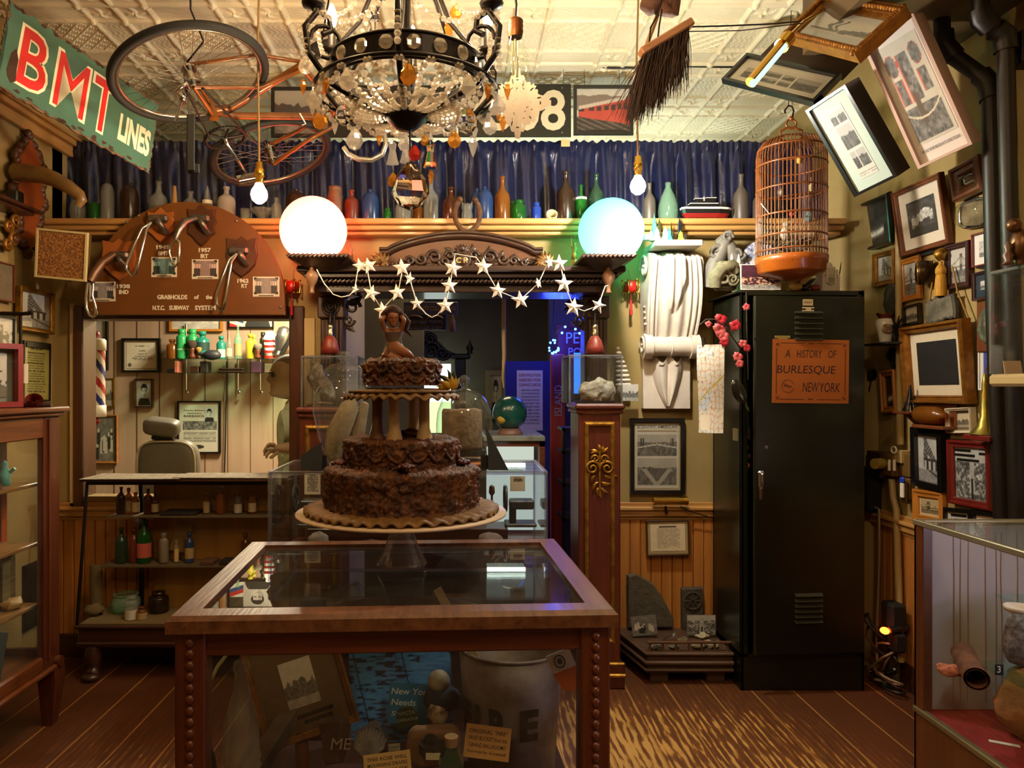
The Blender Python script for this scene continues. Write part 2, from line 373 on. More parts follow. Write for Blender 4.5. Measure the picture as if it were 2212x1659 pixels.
  if kind == 'map_bridge':     # engraving page: oval vignettes, towers and panorama
   A=tone(.78+.05*n,.45)
   for x,y,a_,b_ in ((.2,.8,.13,.1),(.8,.82,.12,.1)):
    d=((U-x)/a_)**2+((V-y)/b_)**2;A[d < 1]=tone(.25+.4*n2,.2)[d < 1];put(A,(d > 1) & (d < 1.15),(.8,.35,.3))
   for x0,x1,y0,y1 in ((.12,.3,.42,.66),(.7,.9,.46,.68),(.36,.62,.42,.88),(.08,.92,.06,.38)):
    m=(U > x0) & (U < x1) & (V > y0) & (V < y1);A[m]=tone(.2+.5*n2,.2)[m]
    e=(np.abs(U-x0) < .008) | (np.abs(U-x1) < .008);put(A,e & (V > y0) & (V < y1),(.8,.38,.32))
   put(A,(np.abs(U-.45) < .015+.05*(V < .5)) & (V > .2) & (V < .52),(.4,.34,.28));m=(V > .22) & (V < .4) & (np.abs(V-.26-.5*(U-.45)**2) < .01);put(A,m,(.85,.8,.7));return A
  if kind == 'multi':          # sheet with five small views
   A=tone(.8+.03*n,.25)
   for x0,x1,y0,y1 in ((.04,.26,.18,.8),(.28,.5,.52,.84),(.28,.5,.16,.48),(.52,.66,.5,.84),(.52,.66,.16,.46),(.68,.97,.16,.84)):
    m=(U > x0) & (U < x1) & (V > y0) & (V < y1);g=np.where(V > y0+(y1-y0)*(.5+.25*n),.62,.15+.4*n2);A[m]=tone(g,.2)[m]
   return A
  if kind == 'column':         # sheet with views stacked in a column
   A=tone(.74+.03*n,.3)
   for x0,x1,y0,y1 in ((.06,.42,.78,.95),(.46,.94,.78,.95),(.06,.94,.42,.75),(.06,.4,.14,.38),(.44,.94,.14,.38)):
    m=(U > x0) & (U < x1) & (V > y0) & (V < y1);g=np.where(V > y0+(y1-y0)*(.5+.25*n),.62,.12+.35*n2);A[m]=tone(g,.15)[m]
   A[(np.abs((V-.07)*60 % 1) < .4) & (V < .1) & (V > .04) & (n2 > .4)] *= .6;return A
  if kind == 'ropes':          # hanging cables over a wooded shore
   A=tone(.72+.05*n,.1);c=(np.abs(U-.34-.05*np.sin(V*9)) < .04) & (V > .25);A[c]=tone(.2+.3*n2,0)[c];c=(np.abs(U-.46-.06*np.sin(V*7+1)) < .02) & (V > .3);A[c]=(.25,.25,.25)
   m=(U > .5) & (V < .35+.5*(U-.5)) & (V > .1+.2*(U-.5));A[m]=tone(.2+.35*n2,.1)[m];A[(V < .3) & (V > .18) & (U < .5)]=tone(.25+.3*n2,.1)[(V < .3) & (V > .18) & (U < .5)];return A
  if kind == 'engraving':      # cover with two landscape engravings
   A=tone(.7+.04*n,.5)
   for y0,y1 in ((.5,.83),(.05,.47)):
    m=(U > .05) & (U < .95) & (V > y0) & (V < y1);t=(V-y0)/(y1-y0);g=np.where(t > .6+.1*n,.55+.1*n,.2+.35*n2)
    if y0 > .4:g=np.where((t > .35) & (t < .85) & ((np.abs(U-.16) < .05) | (np.abs(U-.86) < .05)) & (np.abs((U*22) % 1-.5) > .2),.2,g);g=np.where(np.abs(t-.55+.35*np.abs(U-.5)) < .03,.7,g)
    else:g=np.where((np.abs(U-.5) < t*.45) & (t < .62),.22+.2*n2,g);g=np.where((np.abs(np.abs(U-.5)-t*.5) < .06) & (t < .6),.58,g)
    A[m]=tone(g,.5)[m]
   return A
  if kind == 'wood_plain':
   return tone(.4+.1*n,1.2)
  if kind == 'bluewood':       # poster: blue planks
   g=fbm(U*.5,V*3,20,seed);A=np.stack([.2+.2*g,.42+.34*g,.9+.1*g],-1);dk=(g < .43) & (U < .7);A[dk] *= .4;put(A,np.abs(((U+.25*V)*2.1) % 1-.5) < .014,(.02,.03,.1));return A
  if kind == 'dark':return tone(.1+.03*n,.1)
  return tone(.6+.3*n,warm)
 return fn
def colgrid(w_,h_,fn,M=None,res=.004,z=0,mx=110):
 nx=int(min(mx,max(8,w_/res)));ny=int(min(mx,max(8,h_/res)))
 U,V=np.meshgrid(np.linspace(0,1,nx+1),np.linspace(0,1,ny+1));C=np.clip(fn(U,V),0,1)
 C=np.where(C <= .04045,C/12.92,((C+.055)/1.055)**2.4).reshape(-1,3)
 mb=MB();v=[((a-.5)*w_,(b-.5)*h_,z) for a,b in zip(U.ravel(),V.ravel())]
 f=[(j*(nx+1)+i,j*(nx+1)+i+1,(j+1)*(nx+1)+i+1,(j+1)*(nx+1)+i) for j in range(ny) for i in range(nx)]
 mb.add(v,f,M);mb.col=C.astype(np.float32);return mb
# solve the pose of a rectangle from its four pixel corners (TL, TR, BR, BL)
def fitrect(c4,base,depth=None,wallx=None,prior=50.):
 c4=np.array(c4,float);u0,v0,n0=[np.array(x,float) for x in base];B=np.stack([u0,v0,n0],1);cc=c4.mean(0);D0=[depth or 3.]
 def pose(p):
  R=B @ np.array((Matrix.Rotation(p[0],3,'X') @ Matrix.Rotation(p[1],3,'Y') @ Matrix.Rotation(p[2],3,'Z')))
  o=np.array([(p[3]-CX)*D0[0]/F,D0[0],H-(p[4]-CY)*D0[0]/F]);return R,o
 def corners(p):
  R,o=pose(p);return [o+R[:,0]*a*p[5]/2+R[:,1]*b*p[6]/2 for a,b in ((-1,1),(1,1),(1,-1),(-1,-1))]
 def res(p):
  q=np.array([[CX+F*c[0]/c[1],CY-F*(c[2]-H)/c[1]] for c in corners(p)]);return np.concatenate([(q-c4).ravel(),p[0:3]*prior*np.array((1,1,.2))])
 if wallx:D0[0]=wallx*F/(cc[0]-CX)
 for rep in range(3 if wallx else 1):
  k=D0[0]/F;fs=1/max(.25,abs(u0[0])*1.0+abs(u0[1])*abs(cc[0]-CX)/F)
  p=np.array([0,0,0,cc[0],cc[1],np.linalg.norm(c4[1]-c4[0])*k*fs,np.linalg.norm(c4[3]-c4[0])*k])
  for it in range(40):
   r=res(p);J=np.zeros((len(r),7))
   for i in range(7):
    d=np.zeros(7);d[i]=1e-4 if i not in (3,4) else .05;J[:,i]=(res(p+d)-r)/d[i]
   st=np.linalg.lstsq(np.vstack([J,np.eye(7)*1e-3]),np.concatenate([-r,np.zeros(7)]),rcond=None)[0]
   s_=np.clip(st,[-.2]*3+[30,30]*0+[-30,-30,-.2,-.2],[.2]*3+[30,30,.2,.2]);p=p+s_;p[5:]=np.maximum(p[5:],.01)
  if wallx:
   mx=max(c[0] for c in corners(p));D0[0] *= wallx/mx
 R,o=pose(p);return FM(o,R[:,0],R[:,1],R[:,2]),p[5]*1.,p[6]*1.
BASE_R=((0,-1,0),(0,0,1),(-1,0,0));BASE_B=((1,0,0),(0,0,1),(0,-1,0));BASE_L=((0,1,0),(0,0,1),(1,0,0))
GL=glass('picture_glass',ior=1.35);GD=glass('case_glass',(.95,1,.97),dirt=.05)
PROF={'flat':lambda f,t:[(0,0),(0,t),(f,t),(f,t*.4)],
  'step':lambda f,t:[(0,0),(0,t*.8),(f*.12,t),(f*.35,t),(f*.45,t*.75),(f*.75,t*.7),(f*.85,t*.8),(f,t*.6),(f,t*.3)],
  'round':lambda f,t:[(0,0),(0,t*.5),(f*.2,t*.9),(f*.5,t),(f*.8,t*.85),(f,t*.5),(f,t*.3)],
  'scoop':lambda f,t:[(0,0),(0,t),(f*.2,t),(f*.6,t*.55),(f,t*.5),(f,t*.3)]}
def framed(M,w_,h_,label,fmat,fn,fw=.02,t=.02,prof='step',mat_w=0,mat_c='#d8cdb8',caption=None,cat='picture',name='framed_picture',group=None,glz=True,res=.004,extra=None,pic_off=(0,0),pw=None,ph=None,rec=.3):
 """M sits at the centre of the picture's back"""
 r=thing(name,label,cat,group=group,M=M)
 Q('frame',MB().frame(w_,h_,PROF[prof](fw,t)),fmat,r)
 iw,ih=w_-2*fw,h_-2*fw
 Q('mat_board' if mat_w or pw else 'backing',MB().box(-iw/2-fw*.3,iw/2+fw*.3,-ih/2-fw*.3,ih/2+fw*.3,0,t*rec),mat('board'+mat_c,mat_c,.8),r)
 pw=pw or iw-2*mat_w;ph=ph or ih-2*mat_w
 Q('print',colgrid(pw,ph,fn,T(pic_off[0],pic_off[1],t*rec+.0012),res),PIC,r)
 if caption:
  for (cx_,cy_,cw,chh,dark) in caption:Q('caption',MB().box(cx_-cw/2,cx_+cw/2,cy_-chh/2,cy_+chh/2,t*rec,t*rec+.002),mat('label_tape','#15130f',.4) if dark else mat('paper','#d9cba8',.8),r)
 if extra:extra(r,t*rec+.0022)
 if glz:Q('glazing',MB().quad(iw,ih,max(t*.6,t*rec+.004)),GL,r)
 return r

# ---------------------------------------------------------------- materials of the place
WALL=mat('wall_paint','#a38c59',.75,0,'#967d4a',3,.06,60)
WALL2=mat('wall_ochre','#a08550',.75,0,'#937a48',3,.06,60)
HALL=mat('hall_paint','#6b6350',.85,0,'#5e5647',2)
HALL2=mat('hall_olive','#6e6642',.85,0,'#625a3b',2)
OAK=wood('oak','#461d0d','#6e3618','x');OAKZ=wood('oak_upright','#481e0d','#6a3416','z');OAKY=wood('oak_deep','#5a2c14','#80481f','y')
OAKW=wood('oak_worn','#4e2a16','#7e5232','y',coat=.15)
DARK=wood('dark_walnut','#2c160b','#4a2612','x',coat=.35);DARKZ=wood('dark_walnut_upright','#2e170c','#4e2a14','z',coat=.35)
MAHOG=wood('mahogany','#4c1a10','#65271a','z',coat=.3)
PINE=wood('pine','#a5632a','#c2823e','z',coat=.2);PINEX=wood('pine_rail','#a8743c','#c59656','x',coat=.2);PINEY=wood('pine_rail_deep','#a8743c','#c59656','y',coat=.2)
GOLD=mat('gilt','#b98a35',.38,.75,'#8c6220',20,.3,60);GILT=mat('gilt_frame','#a06a22',.4,.5,'#7a4a16',24,.25,80)
BRASS=mat('brass','#d0a040',.22,1);CHROME=mat('chrome','#c8c8c6',.16,1);STEEL=mat('worn_steel','#8a8580',.35,.9,'#6a625c',18)
BLACK=mat('black_paint','#14120f',.4);BLACKM=mat('black_matte','#0d0c0b',.8);IRON=mat('black_iron','#1a120e',.45,.6)
BFR=mat('black_frame','#12100e',.3,coat=.3);WHITE=mat('white_paint','#e6e2d8',.5);CREAM=mat('cream_card','#d9cba8',.8);PAPER=mat('paper','#d9cba8',.8)
RED=mat('red_paint','#8a1c16',.4);CLEAR=glass('clear_glass',(.93,.96,.94),.0,.1);DUSTY=glass('dusty_glass',(.8,.82,.78),.05,.28)
PLAST=mat('plaster','#ddd2c4',.75,0,'#cbbfb2',8,.15,50);STONE=mat('grey_stone','#7d766c',.85,0,'#5e5850',14,.5,60)

# ---------------------------------------------------------------- floor and ceiling
def floor_mat():
 m,nt,b=nodes('worn_planks');N,L=nt.nodes,nt.links
 def mth(op,a,c=None,d=None):
  n=N.new('ShaderNodeMath');n.operation=op
  for i,x in enumerate((a,c,d)):
   if x is None:continue
   if hasattr(x,'links'):L.new(x,n.inputs[i])
   else:n.inputs[i].default_value=x
  return n.outputs[0]
 tc=N.new('ShaderNodeTexCoord');sp=N.new('ShaderNodeSeparateXYZ');L.new(tc.outputs['Object'],sp.inputs[0])
 row=mth('FLOOR',mth('DIVIDE',sp.outputs[0],.198));fx=mth('FRACT',mth('DIVIDE',sp.outputs[0],.198))
 edge=mth('LESS_THAN',mth('MINIMUM',fx,mth('SUBTRACT',1,fx)),.018)
 rnd=N.new('ShaderNodeTexWhiteNoise');rnd.noise_dimensions='1D';L.new(row,rnd.inputs['W'])
 cb=N.new('ShaderNodeCombineXYZ');L.new(mth('MULTIPLY',sp.outputs[0],1.0),cb.inputs[0]);L.new(mth('ADD',mth('MULTIPLY',sp.outputs[1],.16),mth('MULTIPLY',rnd.outputs[0],9)),cb.inputs[1]);L.new(mth('MULTIPLY',row,3.7),cb.inputs[2])
 wv=N.new('ShaderNodeTexWave');wv.wave_type='BANDS';wv.inputs['Scale'].default_value=11;wv.inputs['Distortion'].default_value=9;wv.inputs['Detail'].default_value=3;wv.inputs['Detail Scale'].default_value=.9;wv.inputs['Detail Roughness'].default_value=.6
 L.new(cb.outputs[0],wv.inputs['Vector'])
 nz=N.new('ShaderNodeTexNoise');nz.inputs['Scale'].default_value=1.7;nz.inputs['Detail'].default_value=5;L.new(tc.outputs['Object'],nz.inputs['Vector'])
 # traffic wear: a walked lane in front of the cases
 px=mth('SUBTRACT',sp.outputs[0],.72);py=mth('SUBTRACT',sp.outputs[1],2.55);d=mth('SQRT',mth('ADD',mth('MULTIPLY',px,px),mth('MULTIPLY',mth('MULTIPLY',py,py),.6)))
 px2=mth('ADD',sp.outputs[0],1.25);d2=mth('SQRT',mth('ADD',mth('MULTIPLY',px2,px2),mth('MULTIPLY',mth('MULTIPLY',mth('ADD',py,.15),mth('ADD',py,.15)),.5)))
 wear=mth('SUBTRACT',mth('ADD',mth('MULTIPLY',nz.outputs['Fac'],.9),mth('MAXIMUM',mth('SUBTRACT',.56,mth('MULTIPLY',d,.62)),mth('SUBTRACT',.34,mth('MULTIPLY',d2,.7)))),.52)
 fine=N.new('ShaderNodeTexNoise');fine.inputs['Scale'].default_value=55;fine.inputs['Detail'].default_value=3
 mp=N.new('ShaderNodeMapping');mp.inputs['Scale'].default_value=(1,.18,1);L.new(tc.outputs['Object'],mp.inputs[0]);L.new(mp.outputs[0],fine.inputs['Vector'])
 s=mth('ADD',mth('ADD',mth('MULTIPLY',wv.outputs['Fac'],.34),mth('ADD',mth('MULTIPLY',wear,1.25),.16)),mth('MULTIPLY',mth('SUBTRACT',fine.outputs['Fac'],.5),1.1))
 r=N.new('ShaderNodeValToRGB');L.new(s,r.inputs[0]);e=r.color_ramp.elements
 e[0].position=.1;e[0].color=(*hx('#56301a'),1);e[1].position=.78;e[1].color=(*hx('#c79a58'),1)
 for p_,c in ((.45,'#6b3d1c'),(.6,'#7d5026'),(.66,'#b5843f')):q=e.new(p_);q.color=(*hx(c),1)
 mx=N.new('ShaderNodeMixRGB');L.new(edge,mx.inputs[0]);L.new(r.outputs[0],mx.inputs[1]);mx.inputs[2].default_value=(*hx('#a9793f'),1);L.new(mx.outputs[0],b.inputs['Base Color'])
 b.inputs['Roughness'].default_value=.5;bp=N.new('ShaderNodeBump');bp.inputs['Strength'].default_value=.25;bp.inputs['Distance'].default_value=.004;L.new(s,bp.inputs['Height']);L.new(bp.outputs[0],b.inputs['Normal']);return m
O('floor',MB().box(-2.31,2.25,-2.5,7.4,-.05,0),floor_mat(),kind='structure')
def ceiling_mesh():
 n=72;s=.63;mb=MB();V=[]
 def relief(x,y):
  u,v=x/s,y/s;h=0;bd=min(u,1-u,v,1-v);a,b=abs(u-.5),abs(v-.5)
  if bd < .03:h -= .016*(1-(bd/.03)**2)
  for t in (a,b):h -= .013*max(0,1-((t-.255)/.026)**2)
  if a > .29 and b > .29:                       # leaf corner
   p,q=u-(.13 if u < .5 else .87),v-(.13 if v < .5 else .87);rr=math.hypot(p,q);th=math.atan2(q,p)
   h -= .018*max(0,math.sin(4*th+rr*34))*max(0,1-rr/.11)
  elif a < .225 and b < .225:h -= .007 if (abs(((u+v)*9) % 1-.5) > .42 or abs(((u-v)*9) % 1-.5) > .42) else 0
  elif bd > .05:h -= .0011*math.sin((u if b < .25 else v)*150+3*math.sin((v if b < .25 else u)*40))
  return h
 for j in range(n+1):
  for i in range(n+1):V.append((i*s/n,j*s/n,relief(i*s/n,j*s/n)))
 mb.add(V,[(j*(n+1)+i,(j+1)*(n+1)+i,(j+1)*(n+1)+i+1,j*(n+1)+i+1) for j in range(n) for i in range(n)]);return mb
TIN=mat('painted_tin','#e6dabc',.42,0,'#d9caa6',3)
CZ=3.23
ce=O('ceiling',ceiling_mesh(),TIN,kind='structure',M=T(-2.31+.05,2.81,CZ))
modif(ce,'ARRAY',count=8,use_relative_offset=False,use_constant_offset=True,constant_offset_displace=(.63,0,0))
modif(ce,'ARRAY',count=8,use_relative_offset=False,use_constant_offset=True,constant_offset_displace=(0,.63,0))
O('ceiling_rear',MB().box(-2.31,2.25,-2.5,2.81,CZ,CZ+.05),TIN,kind='structure')
O('ceiling_backing',MB().box(-2.31,2.25,2.8,7.4,CZ+.03,CZ+.06),TIN,kind='structure')
# ---------------------------------------------------------------- walls
O('wall_left',MB().box(-2.31,XL,-2.5,4.1,0,CZ).box(-2.31,XL,4.1,7.4,2.3,CZ),WALL,kind='structure')
O('wall_right',MB().box(XR,2.25,-2.5,7.4,0,CZ),WALL,kind='structure')
O('wall_rear',MB().box(-2.31,2.25,-2.6,-2.5,0,CZ),WALL2,kind='structure')
O('wall_far',MB().box(-2.31,2.25,7.3,7.4,0,CZ),HALL,kind='structure')
ZT=2.30
wb=MB()
for x0,x1,z0,z1 in ((XL,-2.045,0,ZT),(-2.045,-.9,0,.86),(-2.045,-.9,1.83,ZT),(-.9,-.66,0,ZT),(-.66,.66,2.0,ZT),(.66,XR,0,ZT)):wb.box(x0,x1,YB,YB+.1,z0,z1)
O('wall_back',wb,WALL,kind='structure')
O('wall_corner',MB().add([(1.98,YB,z) for z in (0,2.86)]+[(XR,YB-.18,z) for z in (0,2.86)]+[(XR,YB,z) for z in (0,2.86)],[(0,2,3,1),(2,4,5,3),(0,4,2),(1,3,5)]),WALL,kind='structure')
O('soffit',MB().box(1.52,XR,-2.5,3.3,2.93,CZ),mat('soffit_brown','#5c4526',.7,0,'#4a371e',4),kind='structure')
# barber shop shell
O('wall_shop_back',MB().box(-3.8,-.72,6.7,6.8,0,2.75),wood('shop_panel','#a88a72','#bca088','z',sc=2,coat=0,bump=.02),kind='structure')
gv=MB()
for k in range(14):x=-3.55+k*.205;gv.box(x,x+.005,6.694,6.7,0,2.6)
O('trim_shop_grooves',gv,mat('groove','#6d4a34',.8),kind='structure')
O('wall_shop_side',MB().box(-.82,-.72,4.1,6.8,0,2.3).box(-.82,-.72,4.25,6.8,2.3,2.75),mat('shop_side','#cbb791',.8),kind='structure')
O('wall_shop_left',MB().box(-3.8,-3.7,4.1,6.8,0,2.75).box(-3.8,-2.21,4.0,4.1,0,2.75),HALL2,kind='structure')
O('floor_shop',MB().box(-3.8,-2.31,4.1,6.8,-.05,0),DARK,kind='structure')
O('light_block_hall',MB().box(-.72,XR,4.25,7.3,2.66,2.7),HALL,kind='structure')  # unseen slab over the hall, added to keep blue light off the tin ceiling
O('ceiling_shop',MB().box(-3.8,-.72,4.25,6.8,2.6,2.65),WHITE,kind='structure')
O('wall_hall_left',MB().box(-.72,P(915,0,5.5).x,5.5,5.6,0,2.9),HALL2,kind='structure')
O('wall_hall_right',MB().box(P(1187,0,5.8).x,XR,5.8,5.9,0,3.0),mat('hall_navy','#2a2740',.7),kind='structure')
# ---------------------------------------------------------------- wainscot, rails, trim
def beads(mb,n0,n1,wd,fn):
 for k in range(n0,n1):fn(mb,k*wd+.003,(k+1)*wd-.003)
wn=MB();x=.68
while x < 1.97:wn.box(x,x+.054,YB-.015,YB,.12,.745,.004);x+= .057
x=XL+.01
while x < -.7:wn.box(x,x+.054,YB-.015,YB,.12,.745,.004);x+= .057
O('wall_back_wainscot',wn,PINE,kind='structure')
wn=MB();y=1.0
while y < 3.8:wn.box(XR-.015,XR,y,y+.054,.12,.745,.004);y+= .057
O('wall_right_wainscot',wn,PINE,kind='structure')
def rail(mb,x0,x1,y0,y1,ax):
 for d,a,b in ((.02,.735,.83),(.034,.755,.81),(.048,.79,.808)):
  if ax == 'x':mb.box(x0,x1,y0-d,y0,a,b,.004)
  else:mb.box(x0-d,x0,y0,y1,a,b,.004)
t1=MB();rail(t1,.66,1.99,YB,YB,'x');rail(t1,XL,-.66,YB,YB,'x');O('trim_1',t1,PINEX,kind='structure')
t2=MB();rail(t2,XR,XR,.8,YB-.02,'y');O('trim_2',t2,PINEY,kind='structure')
O('baseboard_back',MB().box(.66,XR,YB-.02,YB,0,.12,.005).box(XL,-.66,YB-.02,YB,0,.12,.005),DARK,kind='structure')
O('baseboard_right',MB().box(XR-.022,XR,.8,3.6,0,.13,.005),DARK,kind='structure')
sh=MB()
for d,a,b in ((.16,2.297,2.327),(.135,2.272,2.297),(.1,2.252,2.272)):sh.box(P(100,0,3.9).x if d > .1 else XL,2.0,YB-d,YB+.16,a,b,.005)
O('trim_3',sh,PINEX,kind='structure')
pr=MB()
for d,a,b in ((.03,2.74,2.80),(.055,2.80,2.83),(.07,2.83,2.845)):pr.box(XL,XL+d,1.5,YB+.2,a,b,.004)
O('trim_4',pr,PINEY,kind='structure')
wf=MB()                                                # dark casing of the barber window
for x0,x1,z0,z1 in ((-2.085,-2.03,.75,1.885),(-.925,-.845,.75,1.885),(-2.03,-.925,1.815,1.885)):wf.box(x0,x1,YB-.03,YB+.12,z0,z1,.006)
O('window_1',wf,wood('casing','#3a1c0e','#5a3018','z',coat=.2),kind='structure')
O('trim_5',MB().box(-2.105,-2.085,YB-.02,YB,.75,1.9),mat('casing_edge','#c9ae78',.6),kind='structure')
O('trim_6',MB().box(-.845,-.79,YB-.02,YB,.75,1.82),mat('casing_edge','#c9ae78',.6),kind='structure')
# conduit under the ceiling and its junction box
ct=thing('conduit_pipe','pale conduit pipe running along under the tin ceiling behind the broom','pipe')
O('pipe',MB().tube([P(560,165,4.2),P(900,158,4.2),P(1100,150,4.2),P(1350,157,4.2)],.018,10),TIN,ct)
O('junction_box',MB().cb(P(1368,160,4.2),(.09,.07,.07),.01),TIN,ct)
O('cable',MB().tube([P(1090,143,4.15),P(1290,143,4.15),P(1320,147,4.1),P(1440,147,4.1),P(1480,143,4.1),P(1600,145,4.1)],.006,6),BLACK,ct)
# ================================================================ CURTAIN, SHELF AND WHAT STANDS ON IT
SHZ,YS=2.327,3.95
def curtain():
 r=thing('curtain','long navy satin curtain hung along the top of the back wall behind the bottles','curtain',(0,4.14,SHZ))
 n=520;x0,x1=P(114,0,4.1).x,1.97;zs=[SHZ,2.42,2.52,2.62,2.70,2.755,2.775,2.79,2.81,2.828];rw=[]
 for k,z in enumerate(zs):
  t=(z-SHZ)/.5;row=[]
  for i in range(n+1):
   x=x0+(x1-x0)*i/n;a=.022*math.sin(x*38+2.5*math.sin(x*5.3))+.012*math.sin(x*83+z*3)+.01*MN.noise(Vector((x*9,z*4,3)))
   if z > 2.745:a=a*.35+.009*math.sin(x*160+3*math.sin(x*21))
   if abs(z-2.775) < .004:a=a*.3
   row.append((x,4.15+a,z+(.006*math.sin(x*130) if k == len(zs)-1 else 0)))
  rw.append(row)
 m=mat('navy_satin','#0c1130',.28,0,'#141b42',9,.25,40,sheen=.1,contrast=(.3,.7))
 O('cloth',MB().rings(rw,closed=False,cap=False),m,r);O('rod',MB().cyl((x0,4.17,2.775),(x1,4.17,2.775),.008),STEEL,r)
curtain()
O('tag_card',MB().box(P(1212,0,4.08).x,P(1231,0,4.08).x,4.075,4.08,P(0,317,4.08).z,P(0,302,4.08).z),mat('old_card','#b9a070',.8),label='small square tan card pinned at the top edge of the curtain',cat='card')
PR_={'wine':[(.0,0),(.96,0),(1,.02),(1,.52),(.92,.6),(.6,.68),(.36,.74),(.3,.8),(.28,.94),(.36,.95),(.36,1),(.2,1)],
       'jug':[(0,0),(.96,0),(1,.03),(1,.62),(.95,.72),(.8,.82),(.5,.9),(.24,.93),(.22,.97),(.28,.98),(.28,1),(.1,1)],
       'squat':[(0,0),(.96,0),(1,.04),(1,.58),(.9,.68),(.5,.76),(.3,.8),(.28,.93),(.38,.94),(.38,1),(.2,1)],
       'jar':[(0,0),(.96,0),(1,.04),(1,.7),(.92,.76),(.62,.8),(.6,.84),(.66,.85),(.66,1),(.3,1)],
       'cone':[(0,0),(.9,0),(1,.03),(.95,.15),(.6,.6),(.36,.92),(.34,1),(.1,1)],
       'pin':[(0,0),(.8,0),(.92,.05),(1,.25),(.93,.45),(.68,.66),(.38,.82),(.26,.9),(.28,.94),(.3,1),(.15,1)],
       'cup':[(0,0),(.85,0),(.9,.05),(1,1),(.92,1),(.82,.1)],
       'pot':[(0,0),(.7,0),(.92,.2),(1,.45),(.95,.7),(.8,.85),(.76,.9),(.86,.94),(.86,1),(.7,1)],
       'dome':[(.98,0),(1,.03),(1,.7),(.92,.84),(.7,.94),(.35,.99),(0,1)],
       'round':[(0,0),(.5,.02),(.85,.16),(1,.42),(.9,.66),(.6,.82),(.34,.88),(.3,.95),(.36,1),(.2,1)],
       'ribbed':[(0,0),(.85,0),(.95,.1),(1,.2),(.97,.3),(1,.38),(.97,.48),(1,.56),(.94,.68),(.96,.72),(.82,.8),(.84,.85),(.74,.9),(.8,.93),(.8,1),(.5,1)],
       'spike':[(0,0),(.9,0),(1,.04),(1,.4),(.8,.55),(.4,.85),(.08,1)],
       'vial':[(0,0),(.96,0),(1,.03),(1,.66),(.8,.74),(.4,.78),(.38,.86),(.55,.87),(.55,1),(.2,1)]}
def dglass(name,c,rough=.25,a=.55):# dusty coloured bottle glass: part see-through, part film of dust
 if name in MT:return MT[name]
 m=bpy.data.materials.new(name);m.use_nodes=True;nt=m.node_tree;N,L=nt.nodes,nt.links;b=N['Principled BSDF'];c=hx(c)
 b.inputs['Base Color'].default_value=(*c,1);b.inputs['Roughness'].default_value=rough
 t=N.new('ShaderNodeBsdfTransparent');k=max(c);t.inputs[0].default_value=tuple(min(1,.25+.75*x/k) for x in c)+(1,)
 mx=N.new('ShaderNodeMixShader');mx.inputs[0].default_value=a;L.new(t.outputs[0],mx.inputs[1]);L.new(b.outputs[0],mx.inputs[2]);L.new(mx.outputs[0],N['Material Output'].inputs[0]);MT[name]=m;return m
BOT={'clear':dglass('bottle_clear','#9a9a94',.15,.3),'brown':dglass('bottle_brown','#4a2410',.2,.75),'dark':dglass('bottle_dark','#2a1a10',.25,.85),'blue':dglass('bottle_blue','#27406e',.25,.7),'green':dglass('bottle_green','#1f5a22',.15,.6),
       'frost':dglass('bottle_frost','#a79c90',.5,.7),'red':dglass('bottle_redbrown','#6b2a1c',.3,.85),'olive':dglass('bottle_olive','#3d4a34',.3,.8),'stone':mat('stoneware','#6b4a34',.5,0,'#553724',20),'tan':mat('tan_clay','#9a7238',.6),'bone':mat('bone_cup','#b8ad84',.5),
       'grey':dglass('bottle_grey','#5a504a',.4,.9),'cobalt':dglass('bottle_cobalt','#2b4aa8',.15,.6),'pale':dglass('bottle_pale','#8fae9a',.1,.35),'dgreen':dglass('bottle_dgreen','#21382a',.25,.85),'amber':dglass('bottle_amber','#7a4a16',.2,.7)}
def vessel(px,ytop,wpx,kind,m,label,z0,Y,cat='bottle',name='bottle',group=None,ybot=None,lab=None,n=20,sx=1,sy=1):
 zt=P(0,ytop,Y).z;z0=z0 if ybot is None else P(0,ybot,Y).z;r=sz(wpx,Y)/2;h=zt-z0;x=P(px,0,Y).x
 t=thing(name,label,cat,(x,Y,z0+.0005),group)
 Q('body',MB().lathe([(a*r,b*h) for a,b in PR_[kind]],n,sx=sx,sy=sy),BOT[m] if m in BOT else m,t)
 if lab:
  c,a,b=lab;Q('paper_label',MB().lathe([(r*1.015,h*a),(r*1.015,h*b)],n,sx=sx,sy=sy),mat('lab'+c,c,.7),t)
 return t
G='old bottles on the high shelf'
